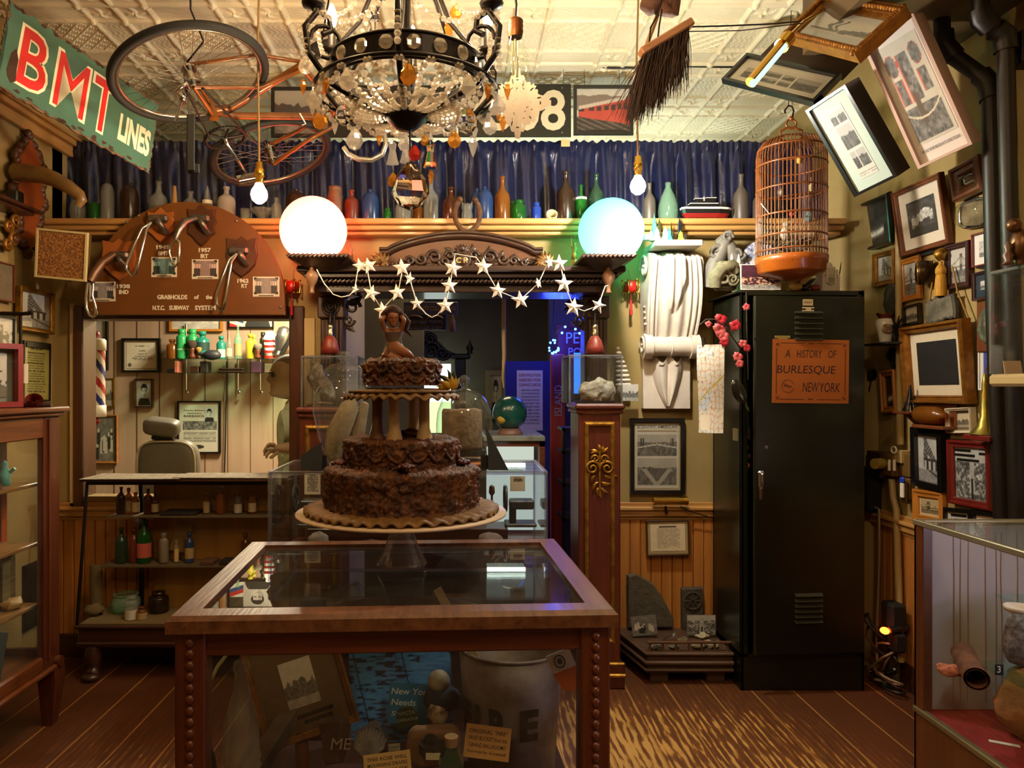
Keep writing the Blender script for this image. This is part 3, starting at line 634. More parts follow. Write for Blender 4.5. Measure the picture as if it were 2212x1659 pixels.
SHELF=[(168,424,34,'round','clear','round clear glass flask under the horn tip at the far end of the high shelf',None),(203,440,24,'cup','green','green drinking glass on the high shelf near the horn',None),
 (232,396,28,'dome','clear','tall clear dome glass beside the green tumbler on the high shelf',None),(279,395,40,'jug','dark','dark brown round shouldered jug above the edge of the arched board',None),
 (343,392,36,'wine','clear','clear long necked flask behind the top of the arched board',None),(377,402,20,'cone','tan','plain tan cone shaped bottle behind the arched board',None),
 (412,414,32,'squat','clear','short clear flask just behind the crown of the arched board',None),(448,402,22,'spike','clear','pointed bottle with a white paper band behind the arched board',('#c9c2ae',.5,.6)),
 (489,404,38,'squat','frost','frosted pale bottle near the lit bulb under the bicycle',None),(530,452,22,'cup','clear','small clear tumbler below the bulb under the bicycle',None),
 (597,427,23,'squat','clear','small clear bottle just beside the red globe lamp',None),(640,410,46,'jug','dark','dark brown jug mostly hidden behind the red globe lamp',None),
 (724,404,36,'ribbed','stone','ribbed brown stoneware jar peeking over the red globe lamp',None),(760,411,33,'squat','red','reddish brown medicine bottle beside the red globe lamp',None),
 (800,410,37,'jug','blue','blue shouldered bottle second along from the red globe lamp',None),(837,450,19,'jar','green','tiny green inkwell between the blue bottle and the big crystal drop',None),
 (871,425,34,'squat','clear','wide clear bottle behind the big crystal drop',None),(904,432,24,'squat','amber','brown bottle close behind the big crystal drop',None),
 (931,385,32,'wine','clear','tall clear embossed bottle between the crystal drop and the horseshoe',None),(974,405,37,'wine','brown','brown bottle just behind the arm of the horseshoe',None),
 (1030,408,30,'jug','blue','darker blue bottle half hidden behind the large blue bottle',None),(1047,404,37,'jug','blue','large dusty blue bottle beside the horseshoe',None),
 (1085,382,34,'wine','amber','tall amber beer bottle on the high shelf above the carved pediment',None),(1106,436,22,'jar','olive','dark jar half hidden behind the squat green jar',None),
 (1121,433,31,'jar','green','squat green jar on the high shelf above the carved pediment',None),(1159,438,20,'jar','cobalt','small cobalt blue bottle with a narrow cap on the high shelf',None),
 (1222,370,40,'wine','dark','tallest dark brown bottle on the high shelf near the green globe lamp',None),(1255,400,25,'wine','green','slim green soda bottle with white lettering beside the green globe lamp',('#d9d5c8',.6,.66)),
 (1288,376,34,'wine','dgreen','dark green bottle rising behind the green globe lamp',None),(1403,396,26,'wine','grey','greyish brown bottle right under the bright hanging bulb',None),
 (1443,395,43,'pin','pale','clear skittle shaped bottle beside the model ship',None),(1601,377,33,'wine','grey','grey brown bottle with a long neck between the model ship and the birdcage',None),(1587,452,14,'cup','clear','little shot glass at the stern of the model ship',None),
 (1640,424,28,'dome','grey','grey bottle on the shelf behind the birdcage',None)]
for i,(px,yt,wp,kd,m,lb,lab) in enumerate(SHELF):
 vessel(px,yt,wp,kd,m,lb,SHZ,YS+(.085 if 'behind the large' in lb or 'half hidden behind the squat' in lb or 'close behind' in lb else 0),group=G,lab=lab)
# owl-shaped jar, tilted cup, ruffled bowl
x,y,z=P(1009,0,YS).x,YS,SHZ+.0005
ow=thing('owl_jar','small clear owl shaped jar standing inside the curve of the horseshoe','jar',(x,y,z),G)
Q('body',MB().lathe([(0,0),(.026,0),(.031,.02),(.03,.05),(.024,.062),(.03,.075),(.031,.09),(.02,.1),(.0,.1)],18),BOT['clear'],ow)
Q('ear',MB().cyl((-.022,0,.092),(-.027,0,.115),.008,.001,8),BOT['clear'],ow);Q('ear',MB().cyl((.022,0,.092),(.027,0,.115),.008,.001,8),BOT['clear'],ow)
O('tilted_cup',MB().lathe([(0,0),(.022,0),(.028,.02),(.03,.06),(.026,.06),(.022,.008)],20,M=T(P(1191,0,YS).x,YS,SHZ+.028) @ Rx(math.radians(62)) @ T(0,0,-.03)),BOT['bone'],label='small beige cup lying tilted with its open mouth towards the room',cat='cup',group=G)
bw=MB().lathe([(.0,0),(.03,0),(.03,.008),(.015,.014),(.03,.035),(.055,.06),(.06,.072),(.056,.072),(.03,.04),(0,.03)],36)
bw.v=[(a*(1+.12*math.sin(9*math.atan2(b,a))*(c > .05)),b*(1+.12*math.sin(9*math.atan2(b,a))*(c > .05)),c) for a,b,c in bw.v]
O('ruffled_bowl',bw,BOT['clear'],M=T(P(566,0,YS).x,YS,SHZ),label='clear ruffled glass bowl on the high shelf right below the left bulb',cat='bowl',group=G)
# model ship
Y=3.9;o=P(1525,470,Y);s=T(o.x,Y,SHZ)
ship=thing('model_ship','black and red model steamship on a small stand on the high shelf','model ship',M=s)
def hull(z0,z1,w0,w1,l0,l1):
 R=[]
 for z,w_,l in ((z0,w0,l0),(z1,w1,l1)):
  R.append([(x_*l/2,y_*w_/2,z) for x_,y_ in ((-1,.6),(-.9,1),(.5,1),(.85,.6),(1,0),(.85,-.6),(.5,-1),(-.9,-1),(-1,-.6))])
 return MB().rings(R,True,True,False)
Q('lower_hull',hull(.012,.034,.03,.048,.215,.25),RED,ship);Q('upper_hull',hull(.034,.056,.048,.054,.25,.262),BLACK,ship);Q('deck',hull(.056,.066,.056,.058,.262,.268),WHITE,ship)
Q('cabin',MB().box(-.09,.06,-.018,.018,.066,.082).box(-.085,.055,-.02,.02,.082,.086).box(-.07,.04,-.014,.014,.086,.1).box(-.06,-.02,-.012,.012,.1,.112).box(.0,.05,-.012,.012,.1,.116),BLACK,ship)
Q('railing',MB().box(-.09,.058,-.022,.022,.084,.088).box(-.062,-.018,-.014,.014,.112,.115).box(-.002,.052,-.014,.014,.116,.119),WHITE,ship)
Q('funnel',MB().cyl((-.01,0,.1),(-.01,0,.125),.004),WHITE,ship);Q('stand',MB().cyl((-.06,0,0),(-.06,0,.015),.006).cyl((.05,0,0),(.05,0,.015),.006),PINEX,ship)
# ================================================================ PLATES AND PICTURES ABOVE THE CURTAIN
Ya=4.06
def onwall(x0,x1,y0,y1,Y):return FM(P((x0+x1)/2,(y0+y1)/2,Y),UB,VB),sz(x1-x0,Y),sz(y1-y0,Y)
M,w_,h_=onwall(990,1233,183,297,Ya);PLT=mat('plate_black','#15140f',.35)
r=thing('number_plate','black subway car number plate ending in 8 behind the paper snowflake','number plate',M=M)
Q('plate',MB().box(-w_/2,w_/2,-h_/2,h_/2,0,.012,.002),PLT,r)
Q('lettering',text('7508',h_*.78,.02,w=w_*.9,M=T(0,0,.0125)),mat('plate_cream','#b8ad92',.5),r)
Q('bolt',MB().ball((w_*.42,h_*.42,.012),.006,8,5),STEEL,r);Q('bolt',MB().ball((w_*.42,-h_*.42,.012),.006,8,5),STEEL,r)
M,w_,h_=onwall(716,985,186,298,Ya)
r=thing('number_plate','black enamel plate behind the beads of the chandelier above the curtain','number plate',M=M)
Q('plate',MB().box(-w_/2,w_/2,-h_/2,h_/2,0,.012,.002),PLT,r)
M,w_,h_=onwall(1238,1367,186,293,Ya);framed(M,w_,h_,'black framed colour photo of a red subway train above the curtain',BFR,pic('train',3),.018,.018,'flat',caption=[(0,-h_*.4,w_*.6,.008,1)])
M,w_,h_=onwall(587,717,190,298,Ya);framed(M,w_,h_,'black framed photo of a train yard behind the bicycle',BFR,pic('yard',4),.018,.018,'flat')
for px in (1217,1262,1337):O('hanging_wire',MB().tube([P(px,150,4.14),P(px+1,186,4.07)],.0015,5),BLACK,label={1217:'thin wire holding the number plate ending in 8',1262:'thin wire at the near end of the red train photo beside the plate',1337:'thin wire of the red train photo beside the broom'}[px],cat='wire',group='picture wires')
# ================================================================ HANGING BULBS
def pendant(px,py,Y,ytop,lit,power,label,col=(1,.78,.45)):
 c=P(px,py,Y);t=thing('hanging_bulb',label,'light bulb',c)
 zt=CZ
 O('cord',MB().tube([(c.x+.004,Y,zt),(c.x-.006,Y,(zt+c.z)/2+.1),(c.x,Y,c.z+.1)],.0045,6),mat('cord_tan','#9a7a4c',.8),t)
 Q('socket',MB().lathe([(.006,.13),(.014,.125),(.017,.1),(.02,.098),(.02,.07),(.016,.066),(.016,.04)],16),BRASS,t)
 Q('bulb',MB().lathe([(.013,.05),(.016,.035),(.03,.012),(.034,-.006),(.028,-.026),(.012,-.04),(0,-.042)],18),glow('bulb_glow_%d' % power,col,power/.0456),t)
 return t
pendant(1378,400,3.25,195,1,46,'bright bare hanging bulb beside the green globe lamp',(1,.94,.8))
pendant(560,418,3.0,190,1,17,'lit bare hanging bulb below the front wheel of the bicycle',(1,.7,.38))
def bigbulb():
 c=P(1113,105,2.35);t=thing('hanging_bulb','large unlit clear bulb hanging on a chain beside the chandelier','light bulb',c)
 O('chain',MB().tube([c+Vector((0,0,.09)),c+Vector((.004,0,.14)),c+Vector((-.003,0,.2)),(c.x,c.y,CZ)],.004,6),IRON,t)
 Q('socket',MB().lathe([(.008,.1),(.024,.09),(.026,.085),(.024,.078),(.026,.07),(.024,.062),(.026,.054),(.024,.046),(.022,.035)],18),mat('bronze','#5a3214',.4,.8),t)
 Q('glass_bulb',MB().lathe([(.02,.04),(.024,.02),(.042,-.03),(.046,-.06),(.04,-.09),(.024,-.112),(.012,-.12),(0,-.122)],22),glass('bulb_clear',(.98,1,.96)),t)
 Q('filament',MB().tube([(0,0,.03),(0,0,-.02),(.006,0,-.03),(.006,0,-.09)],.004,6).cyl((-.008,0,.02),(-.008,0,-.085),.0025),mat('arc_tube','#7a7458',.4),t)
bigbulb()
# paper snowflake
def snowflake():
 Y=2.5;M=FB(1118,224,Y);k=Y/F;n=96;pts=[]
 for i in range(n):
  a=2*math.pi*i/n;c,s=math.cos(a),math.sin(a);d=74/(abs(c)+abs(s))*(1+.10*math.cos(8*a)*(1 if i % 2 else .2)-.09*(i % 4 == 2));pts.append((c*d*k*.95,s*d*k))
 inn=[(.006*math.cos(2*math.pi*i/n),.006*math.sin(2*math.pi*i/n)) for i in range(n)]
 holes=[]
 R=[];V=[]
 for f in (.06,.2,.23,.42,.46,.66,.70,.88,1):V.append([(p[0]*f,p[1]*f) for p in pts])
 mb=MB()
 def cut(ring,i):return (ring == 1 and i % 12 in (5,6)) or (ring == 3 and i % 12 in (11,0,1) and i % 24 < 13) or (ring == 3 and i % 24 in (17,18,19)) or (ring == 5 and i % 12 in (5,6)) or (ring == 5 and i % 24 in (23,0)) or (ring == 6 and i % 8 == 3)
 vs_=[(x,y,.008*abs(x)/.1 + (.0012 if z else 0)) for z in (0,1) for r_ in V for x,y in r_];m_=len(V)*n;fs=[]
 for a in range(len(V)-1):
  for i in range(n):
   if cut(a,i):continue
   j=(i+1) % n;fs.append((a*n+i,a*n+j,(a+1)*n+j,(a+1)*n+i));fs.append((m_+a*n+i,m_+(a+1)*n+i,m_+(a+1)*n+j,m_+a*n+j))
 fs+= [((len(V)-1)*n+i,(len(V)-1)*n+(i+1) % n,m_+(len(V)-1)*n+(i+1) % n,m_+(len(V)-1)*n+i) for i in range(n)]
 t=thing('paper_snowflake','white cut paper snowflake hanging beside the chandelier','snowflake',M=M)
 Q('paper',mb.add(vs_,fs),mat('snow_paper','#b3a69b',.85),t);Q('thread',MB().cyl((0,74*k,0),(0,CZ-P(0,224,Y).z,0),.0008,n=5),WHITE,t)
snowflake()
# ================================================================ BROOM
def broom():
 Y=2.6;A,B=P(1388,112,Y),P(1487,52,Y);t=thing('broom','old twig broom hung from the ceiling with dark bristles pointing down','broom',(A+B)/2)
 d=(B-A).normalized();up=Vector((0,1,0)).cross(d)*-1;up=up if up.z > 0 else -up
 M=FM((A+B)/2,d,up);L=(B-A).length
 O('head',MB().box(-L/2-.01,L/2+.012,-.016,.012,-.025,.025,.005,M),wood('broom_head','#8a5a3a','#a8764e','x',coat=0),t)
 mb=MB();rr=random.Random(3)
 for i in range(620):
  s=rr.random();o=A.lerp(B,s)+Vector((0,rr.uniform(-.02,.02),-.012));tip=P(1352+128*s+rr.gauss(0,9),262-100*s**1.3+rr.gauss(0,13),Y+rr.uniform(-.06,.06))
  if rr.random() < .05:tip+= Vector((rr.uniform(-.12,.02),0,rr.uniform(-.03,.05)))
  mid=o.lerp(tip,.5)+Vector((rr.uniform(-.006,.006),0,.008));mb.tube([o,mid,tip],[.0016,.0014,.0007],3,cap=False)
 O('bristles',mb,mat('bristle','#2a150c',.7,0,'#3a2012',30),t,kind='stuff')
 O('handle',MB().tube([P(1392,110,Y+.02),P(1425,20,Y+.15),P(1440,-20,Y+.2)],.008,8),mat('broom_pole','#a07850',.6),t)
 O('chain',MB().tube([P(1402,100,Y-.02),P(1405,60,Y),P(1422,30,Y),P(1432,-10,Y)],.003,5).tube([P(1420,92,Y-.02),P(1424,55,Y),P(1430,20,Y)],.003,5),IRON,t)
 O('wire',MB().tube([P(1487,58,Y),P(1560,56,Y+.1),P(1660,52,Y+.2),P(1730,46,Y+.4)],.003,5).tube([P(1484,68,Y),P(1600,66,Y+.15),P(1735,50,Y+.4)],.002,5),IRON,t)
broom()
Y=2.7;dw=MB().tube([P(1385,6,Y),P(1400,12,Y),P(1425,0,Y),P(1455,12,Y),P(1450,30,Y),P(1437,26,Y),P(1428,-20,Y)],[.02,.035,.04,.032,.02,.022,.03],10).wob(.018,22,2)
O('driftwood',dw,mat('driftwood','#4e3226',.8,0,'#6a4636',20,.4,60),label='rough piece of brown driftwood hung above the broom',cat='driftwood')
# ================================================================ BMT SIGN
def bmt():
 M,w_,h_=fitrect([(24,2),(337,225),(325,376),(-20,183)],BASE_L,depth=3.0,prior=20)
 t=thing('enamel_sign','big green BMT LINES enamel sign with chipped rusty edges','sign',M=M)
 n=90;rr=random.Random(5);pts=[]
 for (x0,y0,x1,y1) in ((-1,-1,1,-1),(1,-1,1,1),(1,1,-1,1),(-1,1,-1,-1)):
  for i in range(n//2):f=i/(n//2);pts.append(((x0+(x1-x0)*f)*w_/2+rr.uniform(-.004,.004),(y0+(y1-y0)*f)*h_/2+rr.uniform(-.005,.005)))
 Q('plate',MB().prism(pts,.006),mat('sign_rust','#4a2a18',.8,0,'#7a5a40',30),t)
 k=.965;e2=[(p[0]*.985+rr.uniform(-.006,.006),p[1]*.955+rr.uniform(-.007,.007)) for p in pts]
 Q('enamel',MB().prism(e2,.0015,T(0,0,.006)),mat('sign_green','#355c4c',.35,0,'#41695a',5,contrast=(.3,.7)),t)
 SR=mat('sign_red','#c8171a',.35);SW=mat('sign_cream','#e6dfc4',.4)
 def bar(mb,o):return mb
 def glyph(polys,x,y,w__,hh,grow,z,th=.0012):
  mb=MB()
  for q in polys:
   cx_=sum(a for a,b in q)/len(q);cy_=sum(b for a,b in q)/len(q)
   mb.prism([(x+a*w__,y+(b-.5)*hh) for a,b in q],th,T(0,0,z))
  return mb
 for s,cx_,cw in (('B',-.325,.155),('M',-.095,.19),('T',.115,.15)):
  M2=T(cx_*w_,.0,.0078);Q('letter_outline',text(s,h_*.66+.022,.04 if s != 'M' else .008,w=cw*w_+.022,M=M2),SW,t);Q('letter',text(s,h_*.66,.012 if s != 'M' else 0,w=cw*w_,M=M2 @ T(0,0,.0008)),SR,t)
 Q('lettering',text('LINES',h_*.36,.045,w=w_*.235,M=T(.355*w_,-.12*h_,.0078)),SW,t)
 ch=MB()
 for i in range(26):
  x,y=rr.uniform(-.5,.5)*w_,rr.choice((-.47,.47,-.44))*h_;m_=7;q=[(x+rr.uniform(.5,1.5)*.012*math.cos(6.28*j/m_),y+rr.uniform(.4,1.2)*.009*math.sin(6.28*j/m_)) for j in range(m_)];ch.prism(q,.0008,T(0,0,.0078))
 q=[(-.43*w_+.02*math.cos(6.28*j/9)*rr.uniform(.6,1.4),-.2*h_+.07*math.sin(6.28*j/9)*rr.uniform(.7,1.2)) for j in range(9)];ch.prism(q,.0008,T(0,0,.0078))
 Q('rust_chips',ch,mat('rust_spot','#3a2014',.85),t,kind='stuff')
bmt()
# ================================================================ BICYCLE
def bicycle():
 S0=2.9;C0=P(412,164,S0);d=Vector(((412-CX)/F,1,(CY-164)/F)).normalized()
 la=math.atan2(52,334);lx=Vector((math.cos(la),0,math.sin(la)));lx=(lx-d*lx.dot(d)).normalized();m_=lx.cross(d)*-1;m_=m_ if m_.z > 0 else -m_
 an=math.acos(.57);n=(d*math.cos(an)+m_*math.sin(an)).normalized();e2=n.cross(lx).normalized()
 def on(px,py,off=0):
  r=Vector(((px-CX)/F,1,(CY-py)/F));k=n.dot(C0-Vector((0,0,H)))/n.dot(r);return Vector((0,0,H))+r*k+n*off
 t=thing('bicycle','old copper coloured bicycle hanging from the ceiling beside the chandelier','bicycle',C0)
 CO=mat('copper_enamel','#7a4410',.35,.2,'#5e320c',10,coat=.3);TY=mat('tyre','#0e0b09',.75);RIM=mat('rim','#9a8a7a',.25,.9)
 def wheel(c,R,nm):
  ci=lambda rad,off=0:[c+lx*(rad*math.cos(a))+e2*(rad*math.sin(a))+n*off for a in [2*math.pi*i/64 for i in range(64)]]
  ty=O('wheel',MB().tube(ci(R-.014),.016,10,closed=True),TY,t)
  O('rim',MB().tube(ci(R-.034),.009,6,closed=True),RIM,ty)
  sp=MB()
  for i in range(32):
   a=2*math.pi*i/32;b=a+(.5 if i % 2 else -.5);s=.03*(1 if i % 4 < 2 else -1)
   sp.tube([c+lx*(.02*math.cos(b))+e2*(.02*math.sin(b))+n*s,c+lx*((R-.038)*math.cos(a))+e2*((R-.038)*math.sin(a))],.0011,4,cap=False)
  O('spokes',sp,STEEL,ty);O('hub',MB().cyl(c-n*.05,c+n*.05,.013).cyl(c-n*.034,c-n*.028,.03).cyl(c+n*.028,c+n*.034,.03),CHROME,ty)
 R=sz(334,(C0).y)/2*1.0;R1=.305;wheel(C0,R1,'r');C1=on(586,334);wheel(C1,R1*.98,'f')
 BBk,SC_,HD,HT=on(458,238),on(650,142),on(716,252),on(728,228)
 O('frame',MB().tube([BBk,on(500,232),SC_],.016).tube([BBk,on(510,250),HD],.017).tube([SC_,HT],.015).tube([HD,HT],.018).tube([C0+n*.05,BBk+n*.03],.009).tube([C0-n*.05,BBk-n*.03],.009).tube([C0+n*.05,on(560,128,.02),SC_+n*.02],.008).tube([C0-n*.05,on(560,175,-.03),SC_-n*.02],.008).cyl(BBk-n*.04,BBk+n*.04,.02),CO,t)
 O('fork',MB().tube([HD,HD+n*.05,on(655,300,.05),C1+n*.05],.01).tube([HD,HD-n*.05,on(655,285,-.05),C1-n*.05],.01),CO,t)
 O('seat_post',MB().cyl(SC_,on(690,120),.012),mat('post_grey','#4a4038',.4,.6),t)
 O('saddle',MB().ball(on(722,104),(.1,.055,.03),16,9,None),BLACKM,t)
 cr=on(478,268,-.07);ci=[cr+lx*(.085*math.cos(a))+e2*(.085*math.sin(a)) for a in [2*math.pi*i/40 for i in range(40)]]
 mb=MB().tube(ci,.007,6,closed=True)
 for k in range(5):a=2*math.pi*k/5;mb.tube([cr,cr+lx*(.082*math.cos(a))+e2*(.082*math.sin(a))],.006,5)
 for k in range(40):a=2*math.pi*(k+.5)/40;mb.ball(cr+lx*(.093*math.cos(a))+e2*(.093*math.sin(a)),.004,5,4)
 O('chainring',mb,mat('chain_black','#1a1512',.5,.6),t)
 ch=[C0-n*.06+lx*.03,on(470,210,-.08)+lx*.02,cr+lx*.09];ch2=[C0-n*.06-lx*.03,on(440,255,-.08),cr-lx*.09]
 O('chain',MB().tube(ch,.005,5).tube(ch2,.005,5),mat('chain_black','#1a1512',.5,.6),t)
 p1=on(520,330,-.14);O('crank',MB().tube([cr,cr-n*.03,p1+n*.03],.009,7),CHROME,t)
 O('crank',MB().tube([BBk+n*.06,on(410,200,.1),on(413,250,.1)],.009,7),CHROME,t)
 M2=FM(p1,lx,e2,n);O('pedal',MB().frame(.1,.07,[(0,-.01),(0,.01),(.008,.01),(.008,-.01),(0,-.01)],M2).cyl((-.05,0,0),(.05,0,0),.012,M=M2),CHROME,t)
 pA,pB=on(407,245,.0),P(413,372,2.55);M2=FM(P(412,308,2.6),(.9,.3,.1),(0,0,1));
 O('mudguard',MB().box(-.014,.014,-.1,.1,-.004,.004,.003,M2).box(-.01,.03,-.105,-.07,-.02,-.012,.003,M2),BLACK,t)
 O('derailleur',MB().tube([C0+lx*-.02-n*.05,on(395,150,-.06),on(370,165,-.06),on(385,185,-.06),on(372,232,-.06)],.007,6).ball(on(385,180,-.06),.02,10,6),CHROME,t)
 hb=[P(742,318,3.2),P(752,333,3.2),P(775,344,3.2),P(803,346,3.2),P(826,334,3.2),P(834,312,3.2),P(830,290,3.2),P(815,268,3.3),P(760,250,3.35),HT]
 O('handlebar',MB().tube(hb,[.011]*10,10),mat('bar_alloy','#a39a90',.3,.8),t)
 O('bar_cable',MB().tube([on(645,236,-.02)+n*.0,on(654,246,-.05),on(650,262,-.02)],.003,5),WHITE,t)
 O('hanging_chain',MB().tube([C0+n*.06,P(440,90,2.85),P(412,20,2.75),(P(408,0,2.7).x,2.7,CZ)],.004,5),IRON,t)
 O('hanging_rope',MB().tube([on(690,120),(on(690,120).x+.05,3.1,CZ)],.004,5),IRON,t)
bicycle()
# ================================================================ CARVED MANTEL WITH ITS COLUMNS
MY=3.62
def curl(mb,c,r,turns,w_,M,flip=1,n=26,a0=0):
 pts=[]
 for i in range(n):
  f=i/(n-1);a=a0+flip*f*turns*2*math.pi;q=r*(1-.8*f);pts.append(M @ Vector((c[0]+q*math.cos(a),c[1]+q*math.sin(a),.006+.008*f)))
 return mb.tube(pts,[w_*(1-.45*i/n) for i in range(n)],6)
def leaf(mb,c,L,ang,w_,M,th=.012):
 R=[]
 for i in range(7):
  f=i/6;ww=w_*math.sin(math.pi*min(1,.12+f*.95))+.0005;a=ang+.5*f;x=c[0]+L*f*math.cos(a);y=c[1]+L*f*math.sin(a);p=Vector((-math.sin(a),math.cos(a),0))
  R.append([M @ (Vector((x,y,0))-p*ww),M @ (Vector((x,y,th*(1-f*.4)))),M @ (Vector((x,y,0))+p*ww)])
 return mb.rings(R,False,False)
def rope(mb,p0,p1,r,pitch=.028):
 p0,p1=Vector(p0),Vector(p1);L=(p1-p0).length;k=max(2,int(L/pitch));d=(p1-p0)/k;a=Vector((0,0,1)) if abs(d.normalized().z) < .9 else Vector((1,0,0))
 for i in range(k):c=p0+d*(i+.5);mb.tube([c-d*.42-a*r*.5,c+d*.42+a*r*.5],[r*.8,r*.8],6)
 return mb
MAN=wood('mantel_wood','#22110a','#3c2010','x',coat=.4);MANZ=wood('mantel_wood_upright','#2c170c','#4a2a14','z',coat=.4);CARV=mat('carved_walnut','#26140a',.45,0,'#3e2312',12,.3,60,coat=.25)
mt=thing('mantel','dark carved wooden mantel with an arched pediment and fluted columns framing the passage','mantel',(0,3.85,0))
xl,xr=P(640,0,MY).x,P(1353,0,MY).x
O('cornice',MB().box(xl,xr,MY,YB,2.015,2.045,.006).box(xl+.03,xr-.03,MY+.03,YB,1.99,2.015,.005).box(xl+.06,xr-.06,MY+.07,YB,1.965,1.99,.004),MAN,mt)
O('rope_molding',rope(MB(),(xl+.08,MY+.055,1.977),(xr-.08,MY+.055,1.977),.011,.022),CARV,mt)
O('frieze',MB().box(xl+.09,xr-.09,MY+.09,YB,1.925,1.965,.004),MAN,mt)
for k,(x0,x1) in enumerate(((622,756),(1256,1372))):
 a,b=P(x0,0,3.52).x,P(x1,0,3.52).x
 pl=O('globe_plinth',MB().box(a,b,3.5,3.95,2.062,2.082,.005).add([(a+.01,3.51,2.062),(b-.01,3.51,2.062),(b-.01,3.95,2.062),(a+.01,3.95,2.062),(a+.09,3.62,2.02),(b-.09,3.62,2.02),(b-.09,3.95,2.02),(a+.09,3.95,2.02)],[(0,1,5,4),(1,2,6,5),(3,0,4,7),(4,5,6,7)]),MAN,mt)
 O('rope_edge',rope(MB(),(a,3.498,2.072),(b,3.498,2.072),.012,.02),CARV,pl)
 kx=P((672,1316)[k],0,3.58).x
 O('turned_drop',MB().lathe([(0,0),(.012,0),(.014,.008),(.009,.02),(.013,.04),(.022,.055),(.03,.075),(.03,.092),(.022,.105),(.012,.112),(.01,.13)],18,M=T(kx,3.6,1.905)),wood('turned_beech','#7a5236','#9a7050','z',coat=.2),mt)
# pediment
pts=[]
for i in range(41):
 f=-1+2*i/40;px=996+176*f;a=abs(f)
 top=546 if a > .9 else (546-36*math.cos(max(0,(a-.0))/.9*math.pi/2)**.75 if a < .9 else 546)
 pts.append((px,top))
YP=3.72
O('pediment',MB().prism([P(x,y+4,YP).xz[:] for x,y in pts]+[P(1168,584,YP).xz[:],P(824,584,YP).xz[:]],.05,FM((0,YP+.05,0),(1,0,0),(0,0,1))),wood('burl','#42200c','#6e4018','x',sc=3,coat=.5),mt)
for dz,r_,dy in ((0,.014,-.02),(-.016,.01,-.01),(-.028,.007,0)):
 pass
mb=MB()
for dz,r_,dy in ((.0,.02,-.03),(-.024,.012,-.018),(.016,.01,-.045)):mb.tube([P(x,y,YP)+Vector((0,dy+.03,dz)) for x,y in pts],r_,8)
O('pediment_molding',mb,MAN,mt)
Mc=FM(P(998,562,YP-.004),UB,VB);k=YP/F;mb=MB()
for s in (-1,1):
 for (dx,dy,r_,t_,fl) in ((60,6,16,1.4,1),(88,2,13,1.3,-1),(112,-2,10,1.3,1),(134,-5,8,1.2,-1),(38,-4,12,1.3,-1),(26,10,10,1.2,1)):curl(mb,(s*dx*k,dy*k),r_*k,t_,4.2*k,Mc,s*fl,a0=0 if s > 0 else math.pi)
 for (dx,dy,L,a) in ((50,8,26,.7),(75,4,24,.4),(100,0,22,.3),(125,-6,24,.1),(145,-8,18,.1),(165,-8,16,.3),(40,-10,24,-.2),(22,16,20,1.1),(66,-10,24,-.1),(90,-10,24,-.1)):leaf(mb,(s*dx*k,dy*k),L*k,a if s > 0 else math.pi-a,6*k*s,Mc)
for a in range(8):leaf(mb,(0,18*k),18*k,math.pi*(a/7),5*k,Mc)
mb.tube([Mc @ Vector((17*k*math.cos(t),15*k*math.sin(t),.008)) for t in [2*math.pi*i/24 for i in range(24)]],3.5*k,7,closed=True)
mb.ball(Mc @ Vector((0,24*k,.01)),7*k,10,6)
O('carving',mb,CARV,mt)
O('cartouche',MB().lathe([(0,.012),(14*k,.012),(16*k,0)],24,M=Mc),MAN,mt)
O('monogram',text('C R',12*k,.02,M=Mc @ T(0,-1*k,.0125),ext=.002),mat('brass_letter','#c9a66a',.35,.8),mt)
for s,cx_ in ((-1,822),(1,1178)):   # gilt leaf ends of the pediment
 Ml=FM(P(cx_,568,3.68),UB,VB);mb=MB()
 for j in range(7):leaf(mb,(0,0),26*k,math.pi/2-s*1.25+s*j*.42,6*k,Ml,.02)
 for j in range(4):leaf(mb,(s*-14*k,-8*k),18*k,math.pi/2-s*(.2+j*.35),5*k,Ml,.02)
 curl(mb,(-s*10*k,-12*k),10*k,1.3,4*k,Ml,s);O('leaf_finial',mb,mat('dull_gold','#6a4a1e',.45,.35),mt)
# columns
for x0,x1,nm in ((688,742,0),(1260,1316,1)):
 Yc=3.86;a,b=P(x0,0,Yc).x,P(x1,0,Yc).x;c=O('column',MB().box(a+.008,b-.008,Yc+.012,YB-.001,1.02,1.925),MANZ,mt)
 fl=MB();n=6;wd=(b-a-.02)/n
 for i in range(n):fl.cyl((a+.01+wd*(i+.5),Yc+.012,1.02),(a+.01+wd*(i+.5),Yc+.012,1.8),wd*.42,n=8)
 O('fluting',fl,MANZ,c);O('capital',MB().box(a-.004,b+.004,Yc-.01,YB,1.81,1.925,.006),MANZ,c)
 m2=FM(((a+b)/2,Yc-.012,1.868),UB,VB);mb=MB()
 for r_ in (.042,.027,.012):mb.tube([m2 @ Vector((r_*math.cos(t),r_*math.sin(t),0)) for t in [2*math.pi*i/24 for i in range(24)]],.007,6,closed=True)
 O('roundel',mb,CARV,c)
 s=1 if nm == 0 else -1;xe=b if nm == 0 else a;m3=FM((xe,Yc+.03,1.86),UB,VB);mb=MB()
 curl(mb,(s*.045,.01),.04,1.4,.011,m3,s,a0=0 if s > 0 else math.pi);curl(mb,(s*.025,-.06),.03,1.3,.009,m3,-s,a0=0 if s > 0 else math.pi);leaf(mb,(s*.02,.03),.09,0 if s > 0 else math.pi,.02,m3);leaf(mb,(s*.01,-.06),.08,-1.4,.02,m3)
 O('bracket',mb,CARV,c)
